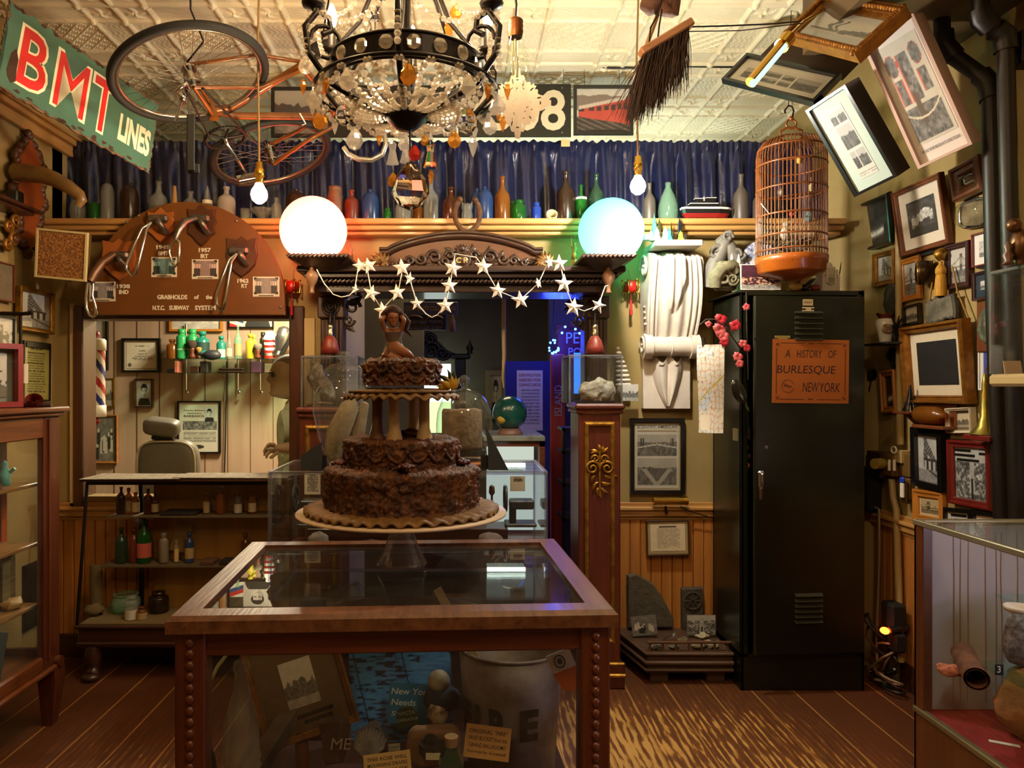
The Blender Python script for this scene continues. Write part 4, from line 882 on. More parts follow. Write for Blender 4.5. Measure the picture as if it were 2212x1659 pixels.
# garland of paper stars
def garland():
 Y=3.5;t=thing('star_garland','white paper star garland strung in loops across the mantel','garland',P(998,600,Y))
 ks=[(684,582),(700,612),(720,636),(738,642),(755,638),(766,625),(774,578),(790,565),(803,634),(825,668),(860,632),(868,590),(872,575),(885,603),(901,656),(920,678),(933,686),(945,680),(962,660),(972,616),(978,580),(983,548),(1028,556),(1045,576),(1075,628),(1124,648),(1163,612),(1180,576),(1208,560),(1212,578),(1219,613),(1239,663),(1262,672),(1293,660),(1303,630),(1308,618),(1314,617)]
 O('string',MB().tube([P(x,y,Y) for x,y in ks],.0028,5),mat('white_string','#e8dcd0',.8),t)
 st=[(778,574,18,.5),(797,574,19,.1),(767,626,13,1.2),(802,634,20,.2),(827,670,20,.1),(858,632,20,.3),(868,578,21,.2),(885,603,17,1.1),(900,656,16,.4),(962,660,20,.1),(971,617,20,.3),(978,579,21,.1),(1044,576,21,.2),(1075,628,20,.3),(1124,648,21,.1),(1163,612,13,1.2),(1187,567,15,.9),(1208,569,20,.1),(1218,613,22,.2),(1239,664,22,.0),(1293,660,19,.4)]
 rr=random.Random(2)
 for x,y,r_,tw in st:
  M=FB(x,y,Y-.004,rr.uniform(-.3,.3)) @ Ry(tw*.8);R=sz(r_,Y);mb=MB();ring=[(R*(1 if i % 2 == 0 else .42)*math.sin(math.pi*i/5),R*(1 if i % 2 == 0 else .42)*math.cos(math.pi*i/5),0) for i in range(10)]
  mb.add(ring+[(0,0,.012),(0,0,-.012)],[(i,(i+1) % 10,10) for i in range(10)]+[((i+1) % 10,i,11) for i in range(10)],M);O('star',mb,mat('star_paper','#efe4d8',.7,0,'#d9c7bb',60,contrast=(.45,.7)),t)
garland()
# globe lamps
def globe(px,py,rp,col,power,label,bulb):
 Y=3.72;c=P(px,py,Y);R=sz(rp,Y);zb=2.083;t=thing('globe_lamp',label,'globe lamp',(c.x,c.y,zb))
 c.z=zb+R*.93
 m=bpy.data.materials.new('shell_'+label[:4]);m.use_nodes=True;nt=m.node_tree;N,L=nt.nodes,nt.links;N.remove(N['Principled BSDF'])
 a=N.new('ShaderNodeBsdfTranslucent');a.inputs[0].default_value=(*col,1);g=N.new('ShaderNodeBsdfDiffuse');g.inputs[0].default_value=(*[x*.8 for x in col],1);mx=N.new('ShaderNodeMixShader');mx.inputs[0].default_value=.25
 L.new(a.outputs[0],mx.inputs[1]);L.new(g.outputs[0],mx.inputs[2]);L.new(mx.outputs[0],N['Material Output'].inputs[0])
 b=MB();n=40;pr=[]
 for i in range(25):
  th=math.pi*i/24;z=R*math.cos(th)
  if z < -R*.92:break
  pr.append((R*math.sin(th),z))
 O('glass_globe',MB().lathe(pr,n,M=T(c)),m,t)
 O('collar',MB().lathe([(R*.4,zb),(R*.46,zb+.004),(R*.46,zb+.02),(R*.4,zb+.02)],28,M=T(c.x,c.y,0)),GOLD,t)
 light('globe_bulb','POINT',c+Vector(bulb)*R,(1,.93,.8),power,.03,parent=t)
globe(677,487,72,(1,.19,.13),14,'glowing red glass globe lamp on the mantel beside the arched board',(.28,-.28,-.36))
globe(1320,488,70,(.06,1,.72),15,'glowing green glass globe lamp on the mantel beside the white plaster bracket',(.28,-.3,-.3))
# horseshoe
hs=MB();Y=3.82;M=FB(1010,462,Y);q=[]
for i in range(25):
 a=math.radians(128+ (412-128)*i/24);q.append((sz(27,Y)*math.cos(a),sz(38,Y)*math.sin(a),.005))
hs.tube(q,[.013+.005*math.sin(i) *.3 for i in range(25)],8,M=M,flat=.6);hs.ball(q[0],.017,8,5,M);hs.ball(q[-1],.017,8,5,M);hs.wob(.005,40)
O('horseshoe',hs,mat('rusted_iron','#6a4426',.8,.2,'#3e2614',30,.5,80),label='rusty horseshoe standing on the carved pediment',cat='horseshoe')
# small liberty statuettes beside the globes
def liberty(px,ybase,h_px,Y,m,label,s=1):
 b=P(px,ybase,Y);h=sz(h_px,Y);t=thing('statuette',label,'statuette',(b.x,Y,b.z),'statuettes on the mantel')
 Q('pedestal',MB().lathe([(0,0),(.17*h,0),(.16*h,.05*h),(.12*h,.07*h),(.11*h,.28*h),(.13*h,.3*h),(0,.3*h)],4,sm=False),m,t)
 Q('robed_figure',MB().lathe([(.0,.3*h),(.1*h,.3*h),(.09*h,.45*h),(.075*h,.6*h),(.085*h,.7*h),(.03*h,.75*h),(.045*h,.8*h),(.04*h,.86*h),(0,.88*h)],12).tube([(s*.07*h,0,.68*h),(s*.13*h,0,.8*h),(s*.12*h,0,.95*h)],.022*h,6).tube([(-s*.07*h,0,.66*h),(-s*.09*h,-.05*h,.5*h)],.024*h,6),m,t)
 Q('torch',MB().lathe([(0,.94*h),(.035*h,.98*h),(.02*h,1.02*h),(0,1.06*h)],8,M=T(s*.12*h,0,0)),m,t)
 cr=MB()
 for j in range(7):a=math.pi*(.1+.8*j/6);cr.cyl((0,0,.85*h),(.09*h*math.cos(a),0,.85*h+.09*h*math.sin(a)),.008*h,.002*h,5)
 Q('crown',cr,m,t)
liberty(757,580,60,3.78,mat('statue_rust','#8a5030',.6),'small crowned statuette with a raised torch beside the red globe lamp',-1)
liberty(1241,578,62,3.78,mat('statue_brass','#7a6a30',.4,.5),'small crowned statuette with a raised torch beside the green globe lamp',-1)
# red lanterns hung on the wall
def lantern(px,py,label):
 Y=3.93;b=P(px,py,Y);t=thing('lantern_ornament',label,'ornament',b,'little red lantern ornaments')
 Q('lantern',MB().lathe([(.012,-.03),(.03,-.026),(.036,-.01),(.036,.012),(.03,.028),(.012,.034)],6),mat('lantern_red','#c0150f',.35),t)
 g=MB()
 for j in range(6):
  a=math.pi/3*j;x,y=.042*math.cos(a),.042*math.sin(a);g.tube([(x*.8,y*.8,.03),(x,y,.03),(x*1.1,y*1.1,.0),(x,y,-.03),(x*.7,y*.7,-.03)],.004,5);g.ball((x*1.05,y*1.05,.034),.007,6,4);g.ball((x*1.05,y*1.05,-.034),.006,6,4)
 Q('gilt_cage',g,BRASS,t);Q('tassel',MB().cyl((0,0,-.03),(0,0,-.075),.0015,n=5).cyl((0,0,-.07),(0,0,-.15),.006,.009,8),mat('tassel_red','#b01212',.7),t)
 Q('hanging_cord',MB().cyl((0,0,.03),(0,.06,.1),.001,n=4),RED,t)
lantern(630,620,'red and gold lantern ornament hung beside the arched board');lantern(1363,620,'red and gold lantern ornament hung beside the white plaster bracket')
# ================================================================ PEDESTALS, GLASS BOXES AND HEAT LAMPS
PED=wood('pedestal_wood','#4a1c10','#6a2c18','z',coat=.35)
def pedestal(x0,x1,Yf,label,yt=872,orn=True):
 a,b=P(x0,0,Yf).x,P(x1,0,Yf).x;zt=P(0,yt,Yf).z;d=.29;t=thing('pedestal',label,'pedestal',((a+b)/2,Yf+d/2,0),'display pedestals beside the passage')
 cx_=(a+b)/2;w_=b-a
 O('shaft',MB().box(a+.012,b-.012,Yf+.012,Yf+d-.012,.11,zt-.03,.006),PED,t)
 O('top',MB().box(a-.008,b+.008,Yf-.008,Yf+d,zt-.03,zt,.01).box(a,b,Yf,Yf+d,zt-.05,zt-.03,.006),PED,t)
 O('base',MB().box(a-.006,b+.006,Yf-.006,Yf+d,0,.115,.006),PED,t)
 O('gilt_base_molding',MB().box(a-.012,b+.012,Yf-.014,Yf+.01,.055,.075,.006).box(a-.008,b+.008,Yf-.01,Yf+.01,.112,.128,.006),GOLD,t)
 Mf=FM((cx_,Yf+.012,(zt+.13)/2),UB,VB);ph=zt-.05-.16
 O('gilt_panel_molding',MB().frame(w_*.66,ph*.92,[(0,0),(.004,.01),(.012,.013),(.02,.01),(.024,0)],Mf),GOLD,t)
 if orn:
  Mo=FM((cx_,Yf+.011,zt-.05-.27),UB,VB);g=MB();s_=.0021
  for s in (-1,1):
   curl(g,(s*17*s_,5*s_),17*s_,1.5,4*s_,Mo,-s,a0=math.pi if s > 0 else 0);curl(g,(s*10*s_,26*s_),9*s_,1.2,3*s_,Mo,s,a0=0 if s > 0 else math.pi)
   for (x,y,L,an) in ((4,38,20,.9),(10,-12,24,-.7),(4,-28,26,-.6),(3,-40,22,-1.1),(6,40,18,.3),(22,-6,22,-.9)):leaf(g,(s*x*s_,y*s_),L*s_,an if s > 0 else math.pi-an,5*s_*s,Mo)
  leaf(g,(0,44*s_),16*s_,math.pi/2-.25,5*s_,Mo);leaf(g,(0,-44*s_),24*s_,-math.pi/2-.25,5*s_,Mo);g.tube([Mo @ Vector((0,-50*s_,.006)),Mo @ Vector((0,44*s_,.006))],3*s_,6)
  O('gilt_ornament',g,GOLD,t)
 return a,b,zt,d
ACR=glass('acrylic',(.93,.95,.97),dirt=.012,ior=1.5);EDGE=glass('acrylic_edge',(.72,.74,.85),.15,dirt=.25)
def acrylic_box(a,b,y0,y1,z0,z1,label,cat='glass case',name='acrylic_case',e=.004,top=True):
 t=thing(name,label,cat,((a+b)/2,(y0+y1)/2,z0))
 for x in (a,b):O('pane',MB().box(x-.002,x+.002,y0,y1,z0,z1),ACR,t)
 for y in (y0,y1):O('pane',MB().box(a,b,y-.002,y+.002,z0,z1),ACR,t)
 if top:O('lid',MB().box(a,b,y0,y1,z1,z1+.005),ACR,t)
 g=MB()
 for x in (a,b):
  for y in (y0,y1):g.box(x-e,x+e,y-e,y+e,z0,z1)
 for x in (a,b):g.box(x-e,x+e,y0,y1,z1-e,z1+e)
 for y in (y0,y1):g.box(a,b,y-e,y+e,z1-e,z1+e)
 O('edges',g,EDGE,t);return t
def rock(cen,r,label,m,seed=1,cat='rock',amp=.3,sc=1.6,rot=0,M=None,name='rock',group=None,sharp=True):
 mb=MB().ball((0,0,0),r,34,22);k=1/max(r)
 mb.wob(max(r)*amp,k*sc,seed);mb.wob(max(r)*amp*.3,k*sc*3.4,seed+3);mb.wob(max(r)*.05,k*12,seed+5);zmin=min(v[2] for v in mb.v)
 f=T(cen) @ Rz(rot) @ (M or Matrix());mb.v=[tuple(f @ Vector((a,b,max(c,-r[2]*.75)))) for a,b,c in mb.v]
 lo=min(v[2] for v in mb.v);mb.v=[(a,b,c-lo+cen[2]) for a,b,c in mb.v]
 return O(name,mb,m,label=label,cat=cat,group=group)
def heatlamp(px,py,Y,base,label):
 c=P(px,py,Y);t=thing('spot_lamp',label,'lamp',base,'red shaded lamps over the glass boxes');k=Y/F
 O('shade',MB().lathe([(.011,.018),(.02,.012),(.034,-.01),(.043,-.04),(.048,-.075),(.046,-.075),(.04,-.04),(.03,-.012)],26,M=T(c) @ T(0,0,.03)),mat('shade_red','#7a2a1c',.45),t)
 O('socket',MB().lathe([(.016,.045),(.017,.07),(.013,.075),(.016,.085),(.014,.1),(.006,.105)],18,M=T(c)),mat('nickel','#b8a88a',.25,1),t)
 O('gooseneck',MB().tube([Vector(base),Vector((base[0],base[1],c.z+.12)),Vector((base[0]*.9+c.x*.1,base[1],c.z+.17)),Vector(((base[0]+c.x)/2,base[1],c.z+.19)),Vector((c.x,c.y,c.z+.16)),c+Vector((0,0,.1))],.006,8),IRON,t)
a,b,zt,d=pedestal(1245,1347,3.56,'dark red pedestal with gilt ornament beside the framed magazine cover')
xg=[P(1232,0,3.56).x,P(1345,0,3.56).x]
acrylic_box(xg[0],xg[1],3.58,3.84,zt,P(0,768,3.58).z,'clear box holding a pale rock on the pedestal beside the framed magazine cover')
rock(P(1291,858,3.7)*1 + Vector((0,0,zt+.012-P(0,858,3.7).z)),(.092,.06,.062),'pale rough rock inside the clear box on the gilt ornamented pedestal',mat('pale_rock','#c9bfa8',.9,0,'#9a8c74',25,.7,70),3,rot=.1)
O('caption_strip',MB().box(xg[0]+.03,xg[1]-.03,3.6,3.62,zt,zt+.014),BLACK,label='black caption strip inside the clear box under the pale rock',cat='caption')
heatlamp(1285,745,3.72,(P(1266,0,3.8).x,3.8,zt),'red shaded lamp above the pale rock in its clear box')
a,b,zt2,d=pedestal(640,742,3.56,'dark red pedestal mostly hidden behind the big glass jar',880,False)
xg2=[P(650,0,3.56).x,P(770,0,3.56).x]
acrylic_box(xg2[0],xg2[1],3.58,3.84,zt2,P(0,770,3.58).z,'clear box holding a piece of bark behind the big glass jar')
rock((P(690,0,3.7).x,3.72,zt2+.005),(.04,.03,.13),'dark mottled upright stone in the clear box behind the big glass jar',mat('bark','#4a3a2c',.9,0,'#8a7a66',30,.7,80),9,M=Ry(-.35))
O('wood_chip',MB().tube([P(662,876,3.62),P(690,870,3.62),P(720,872,3.63)],[.006,.01,.006],6).wob(.003,60),OAK,label='flat wood chip lying in the clear box with the dark stone',cat='wood chip')
heatlamp(713,745,3.72,(P(722,0,3.82).x,3.82,zt2),'red shaded lamp above the dark stone behind the big glass jar')
# chunky white shell-like fragment and postcard propped beside the box
fr=MB()
for i in range(9):z=i*.024;ww=.05-.045*(i/9)**1.4;fr.box(-.02,-.02+ww*1.6,-.02,.02,z,z+.018,.007)
O('plaster_fragment',fr,PLAST,M=T(P(1345,0,3.9).x-.01,3.93,P(0,835,3.9).z),label='stepped white plaster fragment behind the clear box with the pale rock',cat='fragment')
O('postcard',colgrid(sz(34,3.9),sz(36,3.9),pic('city',12,.2),FM(P(1362,848,3.9),UB,VB),.002),PIC,label='black and white postcard of a columned building propped beside the pale rock box',cat='postcard')
# ================================================================ ARCHED GRABHOLD BOARD
def grabs():
 Yb=3.832;k=Yb/F;M=FM(P(406,681,Yb),UB,VB);A=212*k;B=243*k
 poly=[(-A,0),(A,0)]+[(A*math.cos(math.pi*i/48),26*k+(B-26*k)*math.sin(math.pi*i/48)) for i in range(49)]
 t=thing('display_board','brown arched board of subway grabholds above the barber window','display board',M=M)
 br=mat('board_brown','#70400f',.5,0,'#663a10',5,.03,90)
 Q('board',MB().prism(poly,.022,b=.003),br,t)
 lt=mat('letter_white','#e6dcc8',.5)
 def xy(px,py):return ((px-406)*k,(681-py)*k)
 txt=MB()
 for s,px,py,w_,h_ in (('1949',356,536,28,9),('BMT',357,549,22,9),('1957',446,542,26,9),('IRT',445,555,16,9),('1938',271,620,28,9),('IND',272,632,20,9),('1962',528,608,24,9),('RT',531,619,13,9),('GRABHOLDS',376,643,64,10),('of',428,643,10,9),('the',455,643,14,9),('N.Y.C.',347,666,26,10),('SUBWAY',391,666,43,10),('SYSTEM',447,666,44,10)):
  x,y=xy(px,py);text(s,h_*k,.03,w=w_*k,M=T(x,y,.0225),ext=.004,mb=txt)
 Q('lettering',txt,lt,t)
 sc=MB()
 for px,py in ((278,482),(513,479),(201,671),(608,665),(303,468)):x,y=xy(px,py);sc.lathe([(0,.004),(.006,.003),(.008,0)],10,M=T(x,y,.022))
 Q('screws',sc,STEEL,t,kind='stuff')
 sh={'a':[(0,1),(.35,.8),(.62,.86),(.98,.92),(.92,.5),(1,.1),(.85,-.4),(.45,-.75),(0,-1)],'b':[(0,1.05),(.4,.72),(.9,.8),(.85,.45),(1,.2),(.82,-.1),(.9,-.4),(.55,-.6),(.3,-.85),(0,-1.05)]}
 def shield(px,py,w_,h_,m,kind,nm):
  x,y=xy(px,py);h=[(a*w_/2*k,b*h_/2*k) for a,b in sh[kind]];poly=h[::-1]+[(-a,b) for a,b in h[1:-1]]
  return Q('shield',MB().prism(poly,.02,T(x,y,.022),b=.006),m,t)
 sm=[mat('shield_light','#8e4a1c',.35,0,'#a55c26',6,coat=.4),mat('shield_dark','#42200f',.4,0,'#55301a',6,coat=.3)]
 def loop(pts,r,m,nm='handle_loop',par=None):return Q(nm,MB().tube(pts,r,10,closed=False),m,par or t)
 def V3(px,py,z):x,y=xy(px,py);return Vector((x,y,z))
 def mount(px,py,s=1):# cast bracket
  x,y=xy(px,py);q=Q('bracket',MB().box(x-.05*s,x+.05*s,y-.01,y+.03*s,.04,.075,.01).tube([(x,y,.06),(x+.02*s,y-.01,.1),(x+.03*s,y-.03,.1),(x+.035*s,y-.05,.07),(x+.035*s,y-.06,.04)],.016*s,10),STEEL,t);return q
 # 1938
 shield(264,563,74,90,sm[0],'a',0);b=mount(268,560);Q('arm',MB().tube([V3(264,556,.08),V3(246,575,.12),V3(236,598,.15),V3(229,618,.165)],[.016,.022,.024,.022],12),mat('bronze_grip','#6a4a34',.4,.5),t)
 loop([V3(224,620,.165),V3(221,650,.165),V3(222,672,.165),V3(228,687,.165),V3(236,692,.165),V3(242,684,.165),V3(240,665,.165),V3(234,648,.165),V3(235,622,.165)],.007,CHROME)
 # 1949
 shield(352,489,62,72,sm[0],'b',1);mount(351,482);lp=[V3(344,490,.1),V3(330,505,.13),V3(316,545,.15),V3(301,582,.15),V3(302,592,.15),V3(313,606,.15),V3(321,602,.15),V3(325,585,.15),V3(334,540,.14),V3(338,508,.12),V3(344,490,.1)];loop(lp,.007,CHROME)
 # 1957
 shield(440,489,66,86,sm[1],'b',2);mount(440,482);Q('arm',MB().tube([V3(437,480,.08),V3(418,490,.12),V3(410,512,.15),V3(403,530,.15)],[.014,.02,.016,.014],12),STEEL,t)
 loop([V3(404,530,.15),V3(392,543,.15),V3(390,556,.15),V3(396,576,.15),V3(403,586,.15),V3(409,578,.15),V3(411,556,.15),V3(412,536,.15),V3(405,528,.15)],.007,CHROME)
 # 1962
 shield(526,557,68,88,sm[1],'a',3);mount(522,550);loop([V3(527,553,.1),V3(512,570,.13),V3(500,610,.15),V3(488,645,.15),V3(489,664,.15),V3(497,678,.15),V3(503,676,.15),V3(507,655,.15),V3(513,610,.14),V3(517,575,.13),V3(527,553,.1)],.007,CHROME)
 for i,(x0,x1,y0,y1) in enumerate(((198,254,610,652),(331,386,557,600),(418,475,562,604),(549,606,599,642))):
  x,y=xy((x0+x1)/2,(y0+y1)/2);w_,h_=(x1-x0)*k,(y1-y0)*k;c=Q('photo_card',MB().box(x-w_/2,x+w_/2,y-h_/2,y+h_/2,.022,.0235),mat('photo_white','#ddd0c0',.6),t)
  Q('photo',colgrid(w_*.84,h_*.78,pic('interior',(3,1,2,3)[i],.1),T(x,y+.004,.0238),.0018),PIC,c)
  cm=MB()
  for sx_ in (-1,1):
   for sy_ in (-1,1):cm.prism([(x+sx_*w_*.45,y+.004+sy_*h_*.42),(x+sx_*w_*.33,y+.004+sy_*h_*.42),(x+sx_*w_*.45,y+.004+sy_*h_*.28)][::sx_*sy_],.001,T(0,0,.0242))
  Q('corner_mounts',cm.box(x-w_*.28,x+w_*.28,y-h_*.47,y-h_*.43,.0235,.0245),BLACK,c,kind='stuff')
grabs()
# ================================================================ CORNER LOUDSPEAKER AND LEFT WALL
def speaker():
 M,w_,h_=fitrect([(80,491),(189,504),(187,609),(76,598)],BASE_B,depth=3.6,prior=30);t=thing('loudspeaker','boxy corner loudspeaker with a speckled brown grille cloth','loudspeaker',M=M)
 OL=mat('speaker_olive','#6a5526',.6);q=.06
 Q('cabinet',MB().add([(-w_/2,-h_/2,0),(w_/2,-h_/2,0),(w_/2,h_/2,0),(-w_/2,h_/2,0),(-w_/2*.9-q*.4,-h_/2,-.1),(w_/2*.5,-h_/2,-.16),(w_/2*.5,h_/2,-.16),(-w_/2*.9-q*.4,h_/2,-.1)],[(0,1,2,3),(4,7,6,5),(0,4,5,1),(3,2,6,7),(0,3,7,4),(1,5,6,2)]),OL,t)
 Q('rim',MB().frame(w_,h_,[(0,-.01),(0,.008),(.01,.008),(.01,-.006)]),mat('speaker_rim','#c9b684',.5),t)
 Q('grille_cloth',MB().quad(w_-.02,h_-.02,.002),mat('speckle','#6a4020',.8,0,'#b3793c',110,.5,200,contrast=(.42,.6)),t);Q('bolt',MB().ball((0,-h_/2,-.08),.012,10,6),STEEL,t)
speaker()
def horn():
 Y0=3.62;x0=XL+.012;M=FL(48,400);M=FM(M.translation+Vector((.015,0,0)),(0,1,0),VB)
 t=thing('mounted_horn','curved animal horn mounted on a carved wooden plaque','mounted horn',M=M)
 o=[(0,.27),(.05,.2),(.075,.12),(.07,.02),(.085,-.06),(.06,-.16),(.05,-.24),(.07,-.3),(0,-.36)];poly=[(a*1.5,b*.9) for a,b in o];poly=poly[::-1]+[(-a,b) for a,b in poly[1:-1]]
 Q('plaque',MB().prism(poly,.03,b=.008),mat('plaque_orange','#7a3510',.4,0,'#8f4416',5,coat=.3),t)
 cv=MB();rr=random.Random(4)
 for a,b in poly:
  for j in range(3):cv.ball((a*1.04+rr.uniform(-.012,.012),b*1.03+rr.uniform(-.02,.02),.02),(.022,.024,.02),8,5)
 for i in range(len(poly)):
  p,q=poly[i],poly[(i+1) % len(poly)];cv.ball(((p[0]+q[0])/2,(p[1]+q[1])/2,.02),(.022,.026,.02),8,5)
 Q('carved_border',cv.wob(.006,50),mat('carved_brown','#3a1c0c',.5,0,'#55300f',20),t)
 pts=[P(36,372,3.6),P(58,374,3.58),P(90,378,3.56),P(120,388,3.55),P(150,405,3.54),P(172,422,3.54),P(177,432,3.54),P(168,445,3.54)]
 O('horn',MB().tube(pts,[.045,.042,.04,.036,.032,.028,.024,.016],16),mat('horn','#6e4e26',.4,0,'#8a6a3a',7,.15,40,coat=.2),t)
horn()
def corbel():
 b=FL(8,480).translation;t=thing('wall_shelf','small carved wall shelf under the mounted horn','wall shelf',b);x=XL
 O('shelf_board',MB().box(x,x+.14,3.3,b.y+.1,b.z+.06,b.z+.075,.004).box(x,x+.11,3.3,b.y+.07,b.z+.045,b.z+.06,.004),DARK,t)
 cv=MB();M=FM((x+.03,b.y-.0,b.z-.02),(0,1,0),VB)
 for i,(u,v,r_,s) in enumerate(((.03,.03,.035,1),(-.02,.0,.03,-1),(.02,-.06,.04,1),(-.03,-.09,.03,-1))):curl(cv,(u,v),r_,1.5,.012,M,s)
 O('scroll_bracket',cv,GILT,t)
 O('knick_knack',MB().cb((x+.07,b.y-.02,b.z+.11),(.05,.06,.07),.006),BLACK,label='small dark box on the carved wall shelf under the horn',cat='box')
corbel()
def wallquad(c4,label,fmat,fn,base=BASE_L,wall=None,depth=None,prior=60,grp=None,**k):
 M,w_,h_=fitrect(c4,base,wallx=wall,depth=depth,prior=prior);return framed(M,w_,h_,label,fmat,fn,group=grp,**k)
def leftpic(c4,label,fmat,fn,off=.02,**k):
 cx_=sum(p[0] for p in c4)/4;return wallquad(c4,label,fmat,fn,BASE_L,None,(XL+off)*F/(cx_-CX),90,**k)
leftpic([(19,498),(46,509),(46,526),(18,515)],'small red bordered caption card on the wall below the mounted horn',RED,pic('doc',3,.4),fw=.003,t=.004,prof='flat',glz=False,cat='card',name='caption_card',res=.002)
leftpic([(-22,560),(26,573),(26,655),(-22,645)],'plain brown wooden plaque beside the gold framed photograph',mat('plaque_brown','#6b3014',.5),pic('wood_plain',2),fw=.006,t=.015,prof='flat',glz=False,cat='plaque',name='wooden_plaque')
leftpic([(34,616),(108,634),(107,723),(33,712)],'gold framed black and white photograph of an engine room',GOLD,pic('girder',8,.1),fw=.022,t=.03)
leftpic([(48,736),(106,741),(105,868),(46,866)],'yellowed document under glass with a black top bar',BLACK,lambda U,V:pic('doc',9,1.2)(U,V)*np.array((.72,.78,.55)),fw=.008,t=.012,prof='flat',extra=lambda r,z:Q('top_bar',MB().cb((0,.135,z+.004),(.2,.03,.008),.002),BLACK,r))
leftpic([(-25,675),(28,684),(27,772),(-25,766)],'black framed colour print partly cut off above the red frame',BFR,pic('park',4,.8),fw=.014,t=.02,prof='flat')
O('clothes_rail',MB().tube([P(2,677,3.35),P(48,678,3.35),P(70,676,3.35)],.009,8).cyl(P(44,680,3.36),P(46,870,3.36),.007),IRON,label='thin black metal stand with a short arm beside the gold framed photograph',cat='stand')
# ================================================================ PLASTER BRACKET AND SOUVENIRS
def console():
 Y0=3.97;xL_,xR_=P(1390,0,3.97).x,P(1492,0,3.97).x;zt,zb=P(0,543,3.9).z,P(0,884,3.95).z;cx_=(xL_+xR_)/2;w_=.27;t=thing('plaster_bracket','large white plaster scroll bracket on the wall','bracket',(cx_,Y0,zb))
 O('back_slab',MB().box(xL_-.005,xR_-.005,3.955,YB-.002,zb,zt,.004),PLAST,t)
 hgt=zt-zb;n=60
 def prof(f):# depth of the scroll at height fraction f (0 bottom of scroll .. 1 top)
  return .055+.10*math.sin(math.pi*min(1,f*1.02)**1.7*.62) 
 zs0=zb+hgt*.42
 R=[];nx=48
 for j in range(n+1):
  f=j/n;z=zs0+(zt-zs0)*f;row=[];half=.118+.022*math.sin(f*math.pi*.9+.3)
  for i in range(nx+1):
   u=-1+2*i/nx;x=cx_+u*half;d=.06+.09*f**.8+.03*math.sin(f*3.1)
   if f > .88:d -= .12*((f-.88)/.12)**2
   e=abs(u)
   if .66 < e < .72 or .86 < e < .9:d -= .02
   if e > .72:d+= .014
   fl=-.012*math.cos(u*2*math.pi*2.1) if e < .66 else 0;d+= fl*.7
   # overlapping leaf tip hanging down the middle
   tip=.3+.28*(e/.34)**1.6 if e < .34 else 2
   if f > tip:d+= .026*min(1,(f-tip)*9)-.008*math.cos(u*26)
   row.append((x,Y0-d,z))
  R.append(row)
 body=MB().rings(R,False,False);top=[(p[0],p[1],zt) for p in R[-1]]
 body.rings([R[-1],[(p[0],YB-.01,zt) for p in R[-1]]],False,False);body.rings([[r_[0] for r_ in R],[(r_[0][0],YB-.01,r_[0][2]) for r_ in R]],False,False);body.rings([[r_[-1] for r_ in R],[(r_[-1][0],YB-.01,r_[-1][2]) for r_ in R]],False,False)
 O('scroll_front',body,PLAST,t)
 O('top_slab',MB().box(xL_+.005,xR_-.01,3.735,YB-.01,zt,zt+.03,.004),PLAST,t)
 zc=zb+hgt*.4;sc=MB().cyl((cx_-.128,Y0-.06,zc),(cx_+.128,Y0-.06,zc),.052,n=28)
 for s in (-1,1):
  sc.cyl((cx_+s*.1,Y0-.06,zc),(cx_+s*.145,Y0-.06,zc),.066,n=28);sc.tube([(cx_+s*.148,Y0-.06+r_*math.cos(a),zc+r_*math.sin(a)) for r_,a in [(.06-.0035*i,.55*i) for i in range(15)]],.006,6)
  sc.tube([(cx_+s*.146,Y0-.085+r_*math.cos(a),zt-.09+r_*math.sin(a)) for r_,a in [(.075-.0045*i,.55*i) for i in range(15)]],.008,6)
  for j in range(4):sc.ball((cx_+s*.13,Y0-.075,zc+.115+j*.03),(.016,.03,.011),10,6)
 sc.ball((cx_,Y0-.06,zc),(.012,.058,.058),12,10)
 O('lower_volute',sc,PLAST,t)
 zl=zb+hgt*.02;R=[]
 for j in range(25):
  f=j/24;z=zl+f*hgt*.3;half=.085*math.sin(math.pi*min(.5,f*.5+.02)/1)**.8*(1 if f < .75 else 1-.35*(f-.75));row=[]
  for i in range(25):
   u=-1+2*i/24;row.append((cx_-.005+u*half,3.957-.05*math.sqrt(max(0,1-u*u))*(.5+f*.6)+.02*math.exp(-(u/.14)**2)-.012*math.exp(-((abs(u)-.5)/.2)**2),z+(.02*math.cos(u*math.pi*2) if f > .9 else 0)))
  R.append(row)
 O('hanging_leaf',MB().rings(R,False,False),PLAST,t)
 return zt+.03
zs=console()
def tower(px,ytop,wpx,m,label,kind,Y=3.86):
 h=P(0,ytop,Y).z-zs;r=sz(wpx,Y)/2;t=thing('souvenir_tower',label,'souvenir',(P(px,0,Y).x,Y,zs+.0005),'souvenir towers on the plaster bracket')
 if kind == 'dome':Q('tower',MB().lathe([(r,0),(r,.45*h),(r*.9,.7*h),(r*.5,.92*h),(0,h)],14),m,t);return
 q=MB();z=0
 for (w_,z1) in ((1,.14),(.78,.3),(.62,.62),(.45,.76),(.28,.84)):q.box(-r*w_,r*w_,-r*w_,r*w_,z*h,z1*h,r*.08);z=z1
 Q('tower',q,m,t);Q('spire',MB().cyl((0,0,.84*h),(0,0,h),r*.14,r*.03,8),m,t)
